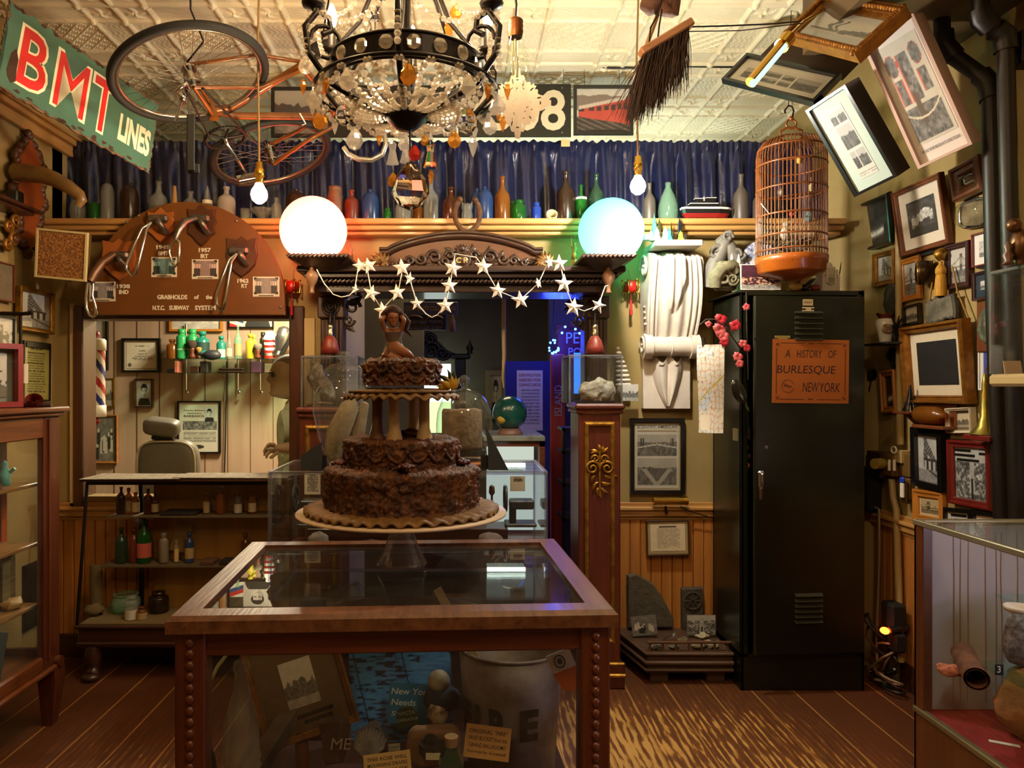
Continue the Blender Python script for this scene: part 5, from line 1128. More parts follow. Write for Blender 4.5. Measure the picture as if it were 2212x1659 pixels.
ST=[(1396,505,16,WHITE,'small pale dome shaped souvenir nearest the green globe lamp','dome'),(1406,496,12,WHITE,'small white tower souvenir next to the dome shaped one','t'),(1413,459,13,mat('verdigris','#4a9a96',.5),'tall verdigris skyscraper souvenir with a blunt spire','t'),
 (1419,490,15,mat('ivory','#d9d5c0',.5),'ivory skyscraper souvenir in front of the bracket corner','t'),(1424,466,9,mat('olive_metal','#5a5a34',.35,.8),'dark olive metal skyscraper souvenir','t'),(1437,488,16,mat('ivory','#d9d5c0',.5),'thick ivory skyscraper souvenir in the middle of the row','t'),
 (1446,488,10,mat('teal_glass','#4a9a9a',.15),'teal glassy tower souvenir beside the thick ivory one','t'),(1450,474,6,BRASS,'thin brass spire souvenir','t'),(1455,497,8,CHROME,'short shiny silver tower souvenir','t'),(1468,464,12,mat('dark_silver','#4a5570',.25,.9),'tall dark silver skyscraper souvenir behind the yellow one','t'),(1470,497,12,mat('yellow_tower','#c9b23e',.5),'short yellow skyscraper souvenir','t'),(1481,502,7,mat('black_tower','#2a241a',.4),'small black tower souvenir at the far end of the row','t')]
for i,(px,yt,wp,m,lb,kd) in enumerate(ST):tower(px,yt,wp,m,lb,kd,3.755+(.04 if 'behind' in lb or 'verdigris' in lb or 'olive' in lb or 'thin' in lb else 0)+(.015 if i % 2 else 0))
# ================================================================ STEEL LOCKER AND WHAT IS ON IT
LV=mat('louver_green_lit','#2c2a1a',.35);LK=mat('locker_green','#111309',.32,0,'#16170b',4,.02,40,coat=.15);LKD=mat('locker_inside','#0c0b08',.7)  # louvers take a lightened locker green, so their ribs look lit
lx0,lx1,ly0,ly1,lz=1.335,1.925,3.54,3.93,1.912
lk=thing('locker','tall dark green steel locker with its door slightly ajar','locker',((lx0+lx1)/2,3.74,0))
O('body',MB().box(lx0,lx0+.012,ly0,ly1,0,lz).box(lx1-.012,lx1,ly0,ly1,0,lz).box(lx0,lx1,ly1-.012,ly1,0,lz).box(lx0,lx1,ly0,ly1,lz-.025,lz,.004).box(lx0,lx1,ly0,ly1,.16,.175).box(lx0,lx1,ly0,ly0+.012,0,.165,.003).box(lx0,lx0+.035,ly0,ly0+.02,.16,lz,.003).box(lx1-.03,lx1,ly0,ly0+.02,.16,lz,.003),LK,lk)
O('lip',MB().box(lx0-.03,lx0+.02,ly0-.005,ly1,lz-.012,lz-.004,.003),LK,lk)
dw_=.545;Md=T(lx1-.012,ly0-.004,.19) @ Rz(math.radians(5.0)) ;dh=1.69
dr=O('door',MB().box(-dw_,0,-.022,0,0,dh,.006,Md),LK,lk)
for zc in (dh-.145,.215):
 lv=MB()
 for i in range(6):
  z=zc-.062+i*.025;lv.add([(-.35,-.022,z+.012),(-.215,-.022,z+.012),(-.215,-.036,z),(-.35,-.036,z),(-.35,-.022,z-.002),(-.215,-.022,z-.002)],[(0,3,2,1),(3,4,5,2),(0,4,3),(1,2,5)],Md)
 O('louvers',lv,LV,dr)
hz=1.0-.19
O('handle',MB().box(-.53,-.5,-.034,-.02,hz-.02,hz+.06,.008,Md).box(-.524,-.506,-.03,-.02,hz-.075,hz-.02,.004,Md).box(-.521,-.51,-.045,-.03,hz+.005,hz+.05,.005,Md),CHROME,dr)
O('lock_dial',MB().cyl((-.49,-.021,hz+.17),(-.49,-.027,hz+.17),.008,n=14,M=Md),STEEL,dr)
for (x,z,w_,h_,c,nm) in ((-.285,dh-.03,.05,.03,'#b8a070','number_card'),(-.283,dh-.062,.058,.02,'#bda87a','name_card'),(-.41,dh-.205,.075,.036,'#8a7438','tape_label')):
 q=O(nm,MB().box(x-w_/2,x+w_/2,-.0238,-.0222,z-h_/2,z+h_/2,M=Md),mat('card'+c,c,.7),dr);O('lettering',text('FIGHT' if nm == 'number_card' else '- - - -',h_*.35,M=Md @ FM((x,-.0242,z),(1,0,0),(0,0,1))),BLACK,q)
for z in (.3,.9,1.45):O('hinge',MB().cyl((lx1-.012,ly0-.012,z),(lx1-.012,ly0-.012,z+.08),.006,n=8),LK,lk)
# burlesque sign taped on the door
def burlesque():
 w_,h_=.377,.30;M=Md @ FM((-.272,-.0235,1.335),(1,0,0),(0,0,1)) @ Rz(-.012);t=thing('poster_sign','orange hand lettered sign about burlesque on the locker door','sign',M=M)
 Q('paper',MB().box(-w_/2,w_/2,-h_/2,h_/2,0,.002),mat('sign_orange','#a85a14',.6,0,'#9c5012',3),t);ink=mat('ink','#1c0c14',.6);q=MB()
 for s,x,y,hh,ww,sh in (('A',-.115,.082,.036,.026,.15),('HISTORY',-.008,.082,.036,.125,.15),('OF',.105,.082,.036,.04,.15),('BURLESQUE',-.022,.005,.044,.29,.12),('NEW',.0,-.075,.044,.08,.15),('YORK',.095,-.075,.044,.1,.15)):text(s,hh,0,sh,ww,T(x,y,.0022),mb=q)
 text('ing',.022,.02,.1,.038,T(-.113,-.072,.0022) @ Rz(-.3),mb=q);q.tube([(-.113+.03*math.cos(a),-.07+.03*math.sin(a),.0022) for a in [.4+5.6*i/24 for i in range(25)]],.0009,4)
 Q('lettering',q,ink,t);b=MB()
 for s in (-1,1):
  b.box(s*w_*.45-.001,s*w_*.45+.001,-h_*.36,h_*.36,.002,.0026);b.box(-w_*.4,-.03,s*h_*.44-.001,s*h_*.44+.001,.002,.0026);b.box(.03,w_*.4,s*h_*.44-.001,s*h_*.44+.001,.002,.0026)
  for sx_ in (-1,1):b.tube([(sx_*(w_*.45-.004-.010*i/12*math.cos(i*.6)),s*(h_*.44-.008-.010*i/12*math.sin(i*.6)),.0024) for i in range(13)],.0012,4)
  for j in range(3):b.ball(((j-1)*.009,s*h_*.435,.0022),(.004,.003,.001),8,4)
 Q('ink_border',b,ink,t)
burlesque()
# flowers, map, spoon on the locker's side
def orchids():
 t=thing('artificial_flowers','pink and red artificial orchid sprig sticking out of the locker door gap','flowers',P(1605,790,3.5))
 S=[P(1612,770,3.53),P(1590,740,3.49),P(1566,705,3.46),P(1545,690,3.45),P(1525,690,3.45),P(1512,702,3.46)]
 O('stem',MB().tube(S,.003,6).tube([P(1590,740,3.49),P(1612,735,3.5),P(1618,760,3.5)],.0025,5).tube([P(1612,630,3.51),P(1613,700,3.5),P(1616,790,3.5),P(1616,820,3.52)],.0025,5),mat('stem_brown','#3a2a1a',.7),t)
 rr=random.Random(8)
 for j,(px,py,r_) in enumerate(((1557,690,15),(1555,712,17),(1562,727,15),(1588,703,14),(1530,700,8),(1612,663,9),(1565,738,12),(1594,770,12),(1598,785,10),(1614,752,9),(1605,742,10))):
  c=P(px,py,3.47);R=sz(r_,3.47);mb=MB();n=5
  for i in range(n):
   a=2*math.pi*i/n+rr.random();rg=[]
   for q in range(5):
    f=q/4;wd=R*.55*math.sin(math.pi*min(1,.1+f*.95));d=Vector((math.cos(a),-.5+.6*f,math.sin(a)));e=Vector((-math.sin(a),0,math.cos(a)));o=c+d*R*f
    rg.append([o-e*wd,o+Vector((0,-R*.12,0)),o+e*wd])
   mb.rings(rg,False,False)
  O('blossom',mb,mat('petal_pink','#c9404a',.5,0,'#e07a78',30,contrast=(.4,.6)) if j % 3 else mat('petal_red','#b5202e',.5),t)
 for j in range(26):
  y=880+rr.random()*150;c=P(1612+rr.uniform(-5,6),y,3.56);mb=MB().ball(c,(.008,.006,.012),7,4).wob(.004,60,j)
  O('hanging_petal',mb,mat('petal_pink','#c9404a',.5,0,'#e07a78',30,contrast=(.4,.6)) if j % 3 else mat('petal_brown','#6a3a30',.6),t)
orchids()
M,w_,h_=fitrect([(1522,752,),(1568,742),(1560,933),(1514,926)],((1,0,0),(0,0,1),(0,-1,0)),depth=3.66,prior=200)
mp_=colgrid(.165,h_,pic('map',5),None,.0028);mp_.v=[(a*(1+.06*math.sin(b*9)),b,.012*math.sin(b*14)+.01*math.cos(a*22)) for a,b,c in mp_.v]
t=thing('street_map','folded paper subway map clipped to the side of the locker','map',M=FM(P(1540,840,3.5),(.9,-.43,0),(0,0,1)) @ T(-.01,0,0))
mp_.v=[(a*.72,b,c) for a,b,c in mp_.v];Q('sheet',mp_,PIC,t);Q('clip',MB().cb((-.03,h_/2-.002,.004),(.02,.03,.012),.004).cyl((-.03,h_/2+.01,.004),(-.03,h_/2+.035,.004),.006),BLACK,t)
sp=thing('serving_spoon','big dark metal spoon hung in the gap of the locker door','spoon',P(1596,845,3.46))
O('bowl',MB().ball((0,0,0),(.032,.062,.014),18,12,FM(P(1596,846,3.44),(.91,.0,.42),(-.42,0,.91))),mat('pewter','#4a4c42',.2,.9),sp)
O('handle',MB().tube([P(1612,876,3.46),P(1616,900,3.48),P(1620,950,3.5)],.004,6),mat('pewter','#4a4c42',.2,.9),sp);O('green_string',MB().tube([P(1608,840,3.46),P(1612,878,3.45),P(1618,888,3.45),P(1614,880,3.45)],.003,5),mat('string_green','#5a7a3a',.7),sp)
O('switch_plate',MB().box(lx0-.003,lx0+.001,3.575,3.64,1.19,1.25,.001),mat('label_white','#b0a688',.6),label='small white label plate on the side of the locker',cat='label')
# stone fragments, plate, postcard, models on top
ZL=lz+.001
def gothic(px0,px1,y0,y1,Y,m,label):
 x0,x1=P(px0,0,Y).x,P(px1,0,Y).x;zt=P(0,y0,Y).z;zb=P(0,y1,Y).z;w_,h_=x1-x0,zt-zb;M=FM(((x0+x1)/2,Y,zb),UB,VB)
 mb=MB();mb.ball((0,h_*.86,0),(w_*.26,h_*.14,.04),16,10,M);mb.tube([M @ Vector(p) for p in ((-w_*.42,0,0),(-w_*.36,h_*.35,.01),(-w_*.05,h_*.78,.02),(0,h_*.84,.02))],[.04,.045,.035,.03],10).tube([M @ Vector(p) for p in ((w_*.42,h_*.15,0),(w_*.34,h_*.45,.01),(w_*.05,h_*.78,.02))],[.035,.04,.035],10)
 mb.tube([M @ Vector(p) for p in ((-w_*.3,h_*.1,.02),(0,h_*.16,.03),(w_*.3,h_*.12,.02))],.035,10)
 for (u,v,r_,s) in ((-.3,.62,.04,1),(.28,.6,.04,-1),(-.16,.32,.035,1),(.0,.9,.03,1)):curl(mb,(u*w_,v*h_),r_,1.4,.013,M @ T(0,0,.03),s)
 mb.box(-w_*.3,w_*.3,0,h_*.75,-.045,-.02,.01,M);mb.wob(.008,26,1);return O('stone_fragment',mb,m,label=label,cat='stone fragment',group=None)
gothic(1528,1602,505,622,3.86,mat('lead_grey','#8a857c',.6,0,'#6a655e',14,.3,50),'grey carved stone gable fragment standing at the back of the locker top')
fb=MB();M=FM(P(1566,627,3.6),UB,VB);fb.tube([M @ Vector(p) for p in ((-.045,.015,0),(-.05,.06,.01),(-.02,.1,.02),(.03,.12,.01),(.05,.09,0))],[.03,.035,.03,.03,.028],10);fb.box(-.05,.06,.0,.1,-.03,.01,.01,M);fb.box(-.04,.06,.105,.14,-.03,.03,.01,M)
for (u,v,r_,s) in ((-.01,.055,.04,1),(.03,.05,.03,-1)):curl(fb,(u,v),r_,1.5,.01,M @ T(0,0,.015),s)
O('stone_fragment',fb.wob(.006,30),mat('mossy_stone','#7a745a',.85,0,'#5c563e',20,.4,60),label='mossy carved stone scroll fragment at the front corner of the locker top',cat='stone fragment')
pl=thing('plate','blue and white willow style plate standing behind the birdcage','plate',M=FM(P(1642,562,3.85),UB,(0,.15,.99)))
R=sz(40,3.85)
Q('rim',MB().lathe([(R*.62,.004),(R*.7,.006),(R,.018),(R,.013),(R*.68,0)],40),mat('plate_blue','#3c4a8a',.25,0,'#c9ccd9',45,contrast=(.44,.56)),pl);Q('well',MB().lathe([(0,.004),(R*.62,.004)],36),mat('plate_white','#c9ced9',.25,0,'#8c95b8',18,contrast=(.45,.6)),pl);Q('back',MB().lathe([(R*.68,0),(0,-.002)],36),WHITE,pl)
M,w_,h_=fitrect([(1598,571),(1685,571),(1688,627),(1600,625)],BASE_B,depth=3.56,prior=60);t=thing('postcard','colour postcard of a neon lit square at night leaning on the locker top','postcard',M=M @ T(0,.0,0))
Q('print',colgrid(w_*.96,h_*.94,pic('times',3),T(.002,0,.0012),.0018),PIC,t);Q('card',MB().box(-w_/2,w_/2,-h_/2,h_/2,-.001,.001),WHITE,t)
for px,lab in ((1581,'tiny white spire model on the stone fragment, near the grey gable'),(1596,'tiny white figurine on the stone fragment, next to the plate')):
 c=P(px,570,3.72);O('tiny_model',MB().lathe([(0,0),(.012,0),(.011,.03),(.006,.05),(.002,.065),(0,.07)],8),mat('ivory','#d9d5c0',.5),M=T(c.x,3.72,lz+.14),label=lab,cat='figurine',group='tiny models on the locker')
O('stone_ledge',MB().box(P(1560,0,3.72).x,P(1612,0,3.72).x,3.66,3.8,lz+.115,lz+.139,.006).box(P(1590,0,3.72).x,P(1612,0,3.72).x,3.69,3.78,lz,lz+.115,.006).wob(.004,30),mat('mossy_stone','#7a745a',.85),label='flat mossy ledge stone carrying the tiny models on the locker',cat='stone fragment')
c=P(1622,560,3.8);O('tiny_model',MB().lathe([(0,0),(.01,0),(.009,.04),(.006,.06),(.002,.085),(0,.09)],8),mat('yellow_ivory','#c9b878',.5),M=T(c.x,3.78,lz+.002) @ Matrix.Diagonal((1.3,1.3,1.9,1)),label='tiny yellowish tower model in front of the blue plate',cat='figurine',group='tiny models on the locker')
ck=thing('clock_tower_model','white model of a domed building with a clock face on the locker top','model building',(P(1790,0,3.6).x,3.62,ZL));k=3.6/F
Q('building',MB().box(-21*k,21*k,-.04,.04,0,34*k,.004).box(-18*k,18*k,-.035,.035,34*k,48*k,.004).box(-13*k,13*k,-.03,.03,48*k,55*k,.003).cyl((-17*k,-.04,0),(-17*k,-.04,38*k),3*k,n=8).cyl((17*k,-.04,0),(17*k,-.04,38*k),3*k,n=8).cyl((-9*k,-.042,18*k),(-9*k,-.042,46*k),2.4*k,n=8).cyl((9*k,-.042,18*k),(9*k,-.042,46*k),2.4*k,n=8),mat('model_white','#d9cdb5',.6),ck)
Q('dome',MB().lathe([(12*k,54*k),(12*k,57*k),(10*k,62*k),(5*k,66*k),(0,67*k)],18),mat('model_white','#d9cdb5',.6),ck);mf=FM((0,-.041,22*k),UB,VB)
Q('clock_face',MB().lathe([(0,.003),(7*k,.003),(8.5*k,.006),(9*k,0)],22,M=mf).box(-.0012,.0012,0,6*k,.003,.005,M=mf).box(-.001,3.5*k,-.001,.001,.003,.005,M=mf),mat('model_grey','#a89c88',.6),ck)
O('letter_opener',MB().tube([P(1812,600,3.62),P(1816,575,3.62),P(1817,566,3.62)],[.006,.005,.001],6,flat=.4).cyl(P(1811,626,3.62),P(1812,600,3.62),.005),BLACK,label='narrow black letter opener standing beside the white domed model',cat='letter opener')
for px,py,r_,m,lb,cat in ((1720,612,.028,mat('pear','#b8863a',.5),'small yellowish stone pear lying in front of the birdcage','ornament'),(1762,618,.022,mat('red_shell','#8a3a26',.4),'small reddish snail shaped ornament beside the white domed model','ornament'),(1738,616,.022,BLACK,'small black trinket between the pear and the red ornament','ornament'),(1745,622,.014,mat('grey_trinket','#6a6a64',.4),'small grey trinket in front of the black one on the locker','ornament')):
 mb=MB().ball((0,0,r_*.8),(r_*1.15,r_,r_*.8),16,10)
 if 'pear' in lb:mb.tube([(.01,0,r_),(.04,0,r_*2.4),(.055,0,r_*2.9)],[.014,.009,.002],8)
 if 'snail' in lb:mb.tube([(-.03,0,.005),(-.015,0,.012),(.0,0,.02)],[.006,.01,.01],8)
 O('ornament',mb,m,M=T(P(px,0,3.57).x,3.575,ZL),label=lb,cat=cat)
# ================================================================ BIRDCAGE
def cage():
 Y=3.5;c=P(1709,590,Y);R=sz(71,Y);k=Y/F;zb=P(0,604,Y).z;z=lambda py:P(0,py,Y).z;t=thing('birdcage','tall round bamboo birdcage hung from a hook above the locker','birdcage',(c.x,Y,zb))
 BM=mat('bamboo','#6e3610',.4,0,'#87481a',12,coat=.3);BO=mat('cage_orange','#a8540f',.35,0,'#8c430c',5,coat=.4)
 bars=MB();n=54
 for i in range(n):
  a=2*math.pi*i/n;q=[(c.x+R*math.cos(a),Y+R*math.sin(a),z(572))]+[(c.x+r_*R*math.cos(a),Y+r_*R*math.sin(a),z(py)) for r_,py in ((.99,340),(.95,322),(.82,308),(.55,300),(.3,297))]
  bars.tube(q,.0024,4,cap=False)
 O('bars',bars,BM,t)
 for py in (545,514,470,413,360,325):
  r_=.96 if py == 325 else 1;O('hoop',MB().tube([(c.x+r_*R*math.cos(a),Y+r_*R*math.sin(a),z(py)) for a in [2*math.pi*i/48 for i in range(48)]],.0042,6,closed=True),BM,t)
 O('top_ring',MB().tube([(c.x+.3*R*math.cos(a),Y+.3*R*math.sin(a),z(297)) for a in [2*math.pi*i/24 for i in range(24)]],.005,6,closed=True),BM,t)
 O('base_tray',MB().lathe([(R*1.0,z(556)),(R*1.04,z(557)),(R*1.02,z(570)),(R*.98,z(574)),(R*.96,z(588)),(R*.9,z(592)),(R*.5,z(600)),(R*.2,z(606)),(0,z(606))],44,M=T(c.x,Y,0)),BO,t)
 O('handle',MB().tube([(c.x-.05,Y,z(297)),(c.x-.052,Y,z(283)),(c.x-.02,Y,z(276)),(c.x+.02,Y,z(276)),(c.x+.052,Y,z(283)),(c.x+.05,Y,z(297))],.006,8).tube([(c.x+.024*math.cos(a),Y,z(268)+.022*math.sin(a)) for a in [2*math.pi*i/16 for i in range(16)]],.005,6,closed=True).ball((c.x,Y,z(256)),.012,10,7),BM,t)
 O('hook',MB().tube([(c.x-.028,Y,z(245)),(c.x-.03,Y,z(238)),(c.x-.012,Y,z(228)),(c.x+.004,Y,z(230)),(c.x+.012,Y,z(240)),(c.x+.006,Y,z(252))],.004,6).tube([(c.x-.012,Y,z(228)),(c.x-.01,Y,z(160)),(c.x,Y,CZ)],.002,5),IRON,t)
 O('perch',MB().cyl((c.x-R*.95,Y,z(432)),(c.x+R*.95,Y,z(412)),.004),BM,t);O('perch',MB().cyl((c.x-R*.2,Y-R*.9,z(468)),(c.x+R*.3,Y+R*.9,z(462)),.004),BM,t)
 # toy birds and charms inside
 for px,py,r_,m,lb in ((1695,505,.024,mat('bird_white','#b8aa94',.6),'pale toy bird on the floor perch of the birdcage'),(1726,345,.016,mat('charm_yellow','#b8933a',.5),'yellow glass charm hanging high inside the birdcage'),(1752,405,.014,mat('charm_ivory','#c9b68a',.4),'ivory charm hanging at the side of the birdcage'),(1686,415,.015,mat('charm_grey','#8a8272',.4),'grey charm hanging from the middle perch of the birdcage'),(1747,468,.02,mat('charm_teal','#5a7a80',.3),'teal glass ball caught in the birdcage bars'),(1710,462,.014,RED,'red charm hanging in the middle of the birdcage')):
  p=P(px,py,Y);mb=MB().ball(p,(r_*.85,r_,r_*1.3),12,8)
  if 'bird' in lb.split()[2]:mb.ball(p+Vector((0,-.01,r_*1.6)),r_*.6,10,7).cyl(p+Vector((-r_*.4,-.01,r_*1.6)),p+Vector((-r_*1.2,-.015,r_*1.5)),.004,.001,6).tube([p+Vector((.01,0,-.01)),p+Vector((.045,0,-.035))],[.012,.005],6)
  else:mb.cyl(p+Vector((0,0,r_)),p+Vector((0,0,r_+.035)),.0012,n=4)
  O('cage_charm',mb,m,label=lb,cat='charm',group='charms inside the birdcage')
 nest=MB();rr=random.Random(6)
 for i in range(60):a=rr.random()*6.28;nest.tube([(c.x+R*.6*math.cos(a)*rr.uniform(.6,1),Y+R*.6*math.sin(a),z(546)+rr.uniform(0,.03)),(c.x+R*.6*math.cos(a+1.2),Y+R*.6*math.sin(a+1.2),z(530)+rr.uniform(0,.03))],.0028,4)
 O('twig_nest',nest,mat('twigs','#7a6a54',.8,0,'#4a3a2a',20),label='tangle of twigs and driftwood on the floor of the birdcage',cat='nest',kind='stuff')
 O('white_feather',MB().tube([P(1644,440,Y-.05),P(1662,462,Y-.08)],[.003,.001],5),WHITE,label='thin white quill poking out through the birdcage bars',cat='quill')
cage()
# ================================================================ BACK-WALL FRAMES AND STONE PLATFORM
M,w_,h_=onwall(1360,1477,903,1067,3.99)
def mag(r,z):
 Q('lettering',text('SCIENTIFIC AMERICAN',.016,.006,w=w_*.74,M=T(0,h_*.385,z)),mat('ink_blue','#3a3640',.6),r);Q('rule',MB().box(-w_*.36,w_*.36,h_*.325,h_*.345,z,z+.0006),mat('print_grey','#9a8a68',.8),r)
framed(M,w_,h_,'black framed old magazine cover with two engravings under the plaster bracket',BFR,pic('engraving',5),.022,.02,'flat',mat_w=.008,mat_c='#a8966e',caption=[(0,-h_/2+.012,.1,.012,0)],extra=mag)
pl_=thing('picture_light','small brass picture light under the framed magazine cover','lamp',P(1448,1082,3.93))
O('shade',MB().cyl(P(1414,1082,3.93),P(1482,1082,3.93),.02,n=18),BRASS,pl_);O('end_cap',MB().cyl(P(1411,1082,3.93),P(1415,1082,3.93),.023,n=18),BRASS,pl_);O('end_cap',MB().cyl(P(1481,1082,3.93),P(1485,1082,3.93),.023,n=18),BRASS,pl_)
O('cord',MB().tube([P(1438,1094,3.93),P(1440,1110,3.945)],.006,6).tube([P(1470,1094,3.935),P(1490,1105,3.94),P(1530,1116,3.945)],.003,5),BLACK,pl_)
M,w_,h_=fitrect([(1393,1122),(1487,1122),(1491,1199),(1397,1200)],BASE_B,depth=3.96,prior=60)
framed(M,w_,h_,'small framed typed certificate hung on the pine wainscot',mat('frame_brown','#4a3016',.4,coat=.2),pic('doc',14,.9),.01,.014,'round',mat_w=.014,mat_c='#a89466',res=.0022)
def platform():
 x0,x1=P(1398,0,3.62).x,P(1598,0,3.62).x;z0,z1=.055,.155;t=thing('display_platform','low grey brown display platform with a little gallery rail beside the locker','platform',((x0+x1)/2,3.78,0));PB=mat('platform_paint','#4e3624',.55,0,'#5a4030',6)
 x1=1.325;xb=.83
 O('deck',MB().add([(x0,3.62,z1),(x1,3.62,z1),(x1,3.985,z1),(xb,3.985,z1),(x0,3.62,z0),(x1,3.62,z0),(x1,3.985,z0),(xb,3.985,z0)],[(0,1,2,3),(4,7,6,5),(0,4,5,1),(1,5,6,2),(3,7,4,0)]),PB,t)
 O('molding',MB().tube([(xb-.004,3.98,.105),(x0-.004,3.612,.105),(x1,3.612,.105)],.012,8).tube([(xb-.004,3.98,.07),(x0-.006,3.612,.07),(x1,3.612,.07)],.009,6).tube([(xb-.004,3.98,.148),(x0-.004,3.612,.148),(x1,3.612,.148)],.009,6),PB,t)
 for a in (x0+.02,x1-.12):O('foot',MB().box(a,a+.09,3.64,3.72,0,.056,.004),PB,t)
 g=thing
 rl=O('gallery_rail',MB().box(x0,x1,3.628,3.644,.192,.204,.003),mat('rail_brown','#5a3a20',.4,coat=.2),t)
 for i in range(7):x=x0+.018+(x1-x0-.036)*i/6;O('baluster',MB().lathe([(.007,0),(.004,.006),(.008,.018),(.004,.028),(.006,.037)],8,M=T(x,3.636,.155)),mat('rail_brown','#5a3a20',.4,coat=.2),rl)
platform()
def slab(pts,Y,th,m,label,tilt=0,cat='stone',name='stone_slab',wob=.004,z=None):
 a=[P(x,y,Y) for x,y in pts];mb=MB().prism([(p.x,p.z) for p in a],th,FM((0,Y+th,0),UB,VB),b=.006)
 return O(name,mb.wob(wob,40,3),m,label=label,cat=cat)
slab([(1358,1358),(1357,1245),(1372,1240),(1410,1262),(1432,1290),(1455,1335),(1456,1356)],3.93,.03,mat('tiled_slab','#5f5644',.8,0,'#4c4538',26,.4,70),'large rounded mosaic floor slab leaning against the pine wainscot',name='mosaic_slab')
slab([(1474,1362),(1473,1272),(1519,1270),(1520,1358)],3.95,.03,mat('carved_slab','#3e362c',.75,0,'#4e463a',20,.6,50),'upright carved dark stone tile with a cross pattern on the platform',name='carved_tile')
cx_=P(1496,1298,3.948);q=MB()
for a in range(4):q.box(-.05,.05,-.003,.003,0,.005,M=FM(cx_,UB,VB) @ Rz(a*math.pi/4))
q.tube([FM(cx_,UB,VB) @ Vector((.045*math.cos(t_),.045*math.sin(t_),.002)) for t_ in [2*math.pi*i/24 for i in range(24)]],.004,6,closed=True)
O('tile_relief',q,mat('carved_slab','#3e362c',.75),bpy.data.objects['carved_tile'])
for c4,fn,lb in (([(1362,1333),(1414,1328),(1423,1370),(1367,1374)],pic('group',5,.5),'colour photo of rubble leaning at the corner of the stone platform'),([(1482,1328),(1545,1329),(1547,1372),(1485,1370)],pic('aerial',7,.3),'pale photo leaning against the carved dark tile')):
 M,w_,h_=fitrect(c4,BASE_B,depth=3.82,prior=60);t=thing('photo',lb,'photo',M=M);Q('print',colgrid(w_*.97,h_*.97,fn,T(0,0,.0012),.002),PIC,t);Q('card',MB().box(-w_/2,w_/2,-h_/2,h_/2,-.002,.001),mat('grey_card','#7a746c',.7),t)
mo=thing('mosaic_fragment','chipped black and cream diamond mosaic fragment on the platform','mosaic',(P(1530,0,3.72).x,3.72,.156));mx=MB();my=MB()
for i in range(4):
 for j in range(2):(mx if (i+j) % 2 else my).box(-.06+i*.032,-.03+i*.032,-.03+j*.032,-.001+j*.032,0,.014,.002,Rz(.5))
Q('cream_tiles',mx,mat('tile_cream','#b5a27a',.5),mo);Q('dark_tiles',my,mat('tile_dark','#3a3830',.5),mo)
rr=random.Random(11)
for i,(px,Y,s,m,lb) in enumerate(((1515,3.82,.035,mat('chip_cream','#b8ac8e',.8),'crumbly cream stone chip behind the diamond mosaic'),(1420,3.66,.03,STONE,'dark stone chip behind the gallery rail, nearest the pedestal'),(1455,3.67,.022,mat('chip_grey','#6a6458',.7),'small grey chip second from the pedestal behind the gallery rail'),(1507,3.67,.034,mat('chip_tan','#8a7a5a',.8),'tan pebbled stone behind the middle of the gallery rail'),(1540,3.68,.03,mat('chip_tan','#8a7a5a',.8),'tan pebbled stone behind the gallery rail, nearest the locker'),(1418,3.74,.022,mat('chip_red','#6a4634',.8),'reddish brick crumb on the platform below the rubble photo'),(1475,3.76,.03,mat('chip_flat','#6a6046',.8),'flat mosaic strip lying in the middle of the platform'))):
 rock((P(px,0,Y).x,Y,.156),(s,s*.7,s*.45),lb,m,i+20)
O('feather',MB().rings([[P(1422+34*f,1395-20*f,3.78)+Vector((0,0,.02*math.sin(math.pi*f))),P(1425+34*f,1388-22*f,3.79)] for f in [i/8 for i in range(9)]],False,False),BLACK,label='dark feather lying on the platform near the rubble photo',cat='feather')
# ================================================================ RIGHT WALL: FRAMES
ORF=wood('orange_pine','#a8661e','#b8782c','y',coat=.3);BRF=wood('brown_frame','#5a2c12','#7a4420','y',coat=.35);RDF=wood('red_frame','#5a120c','#761c12','y',coat=.5);PLF=wood('plum_frame','#2e1614','#40201c','y',coat=.4)
def rightpic(c4,label,fmat,fn,prior=70,**k):return wallquad(c4,label,fmat,fn,BASE_R,XR-.004,None,prior,**k)
rightpic([(1860,442),(1925,413),(1940,527),(1873,542)],'dark framed night photograph hanging nearest the birdcage',BFR,pic('night',5),fw=.022,t=.03,prof='round')
rightpic([(1933,417),(2040,370),(2062,525),(1958,553)],'brown framed fireworks photograph with a wide cream mat',BRF,pic('burst',6,.2),fw=.024,t=.03,mat_w=.05,mat_c='#dccdb8',caption=[(0,-.17,.1,.014,1)],prior=50)
rightpic([(1894,548),(1942,537),(1943,612),(1897,621)],'gold framed bridge photograph below the dark night photograph',GILT,pic('girder',3,.1),fw=.026,t=.03)
rightpic([(1947,563),(1990,550),(1996,645),(1953,653)],'light pine framed tall bridge print beside the brass ship clock',ORF,pic('bridge',3,.2),fw=.028,t=.02)
rightpic([(2050,530),(2101,519),(2104,618),(2051,627)],'plum framed bridge tower print beside the gold tassel',PLF,pic('bridge',8,.2),fw=.024,t=.025)
rightpic([(2103,507),(2168,490),(2170,566),(2107,577)],'white matted bridge photograph half behind the iron pipes',RDF,pic('bridge',11,.2),fw=.006,t=.015,prof='flat',mat_w=.03,mat_c='#e0ddd4',caption=[(-.02,-.075,.06,.01,1)])
rightpic([(2105,591),(2168,575),(2168,638),(2109,651)],'small crowd photograph with a dark blue mat behind the iron pipes',PLF,pic('city',21,.1),fw=.012,t=.018,mat_w=.028,mat_c='#20303c')
rightpic([(1955,663),(1992,654),(1994,697),(1961,704)],'small black framed pale postcard left of the rough stone picture',BFR,pic('city',30,.5),fw=.01,t=.02,prof='flat')
def empty_frame(r,z):Q('dark_sheet',MB().quad(.26,.32,z,x=.0,y=.02),mat('dark_sheet','#17120d',.35),r)
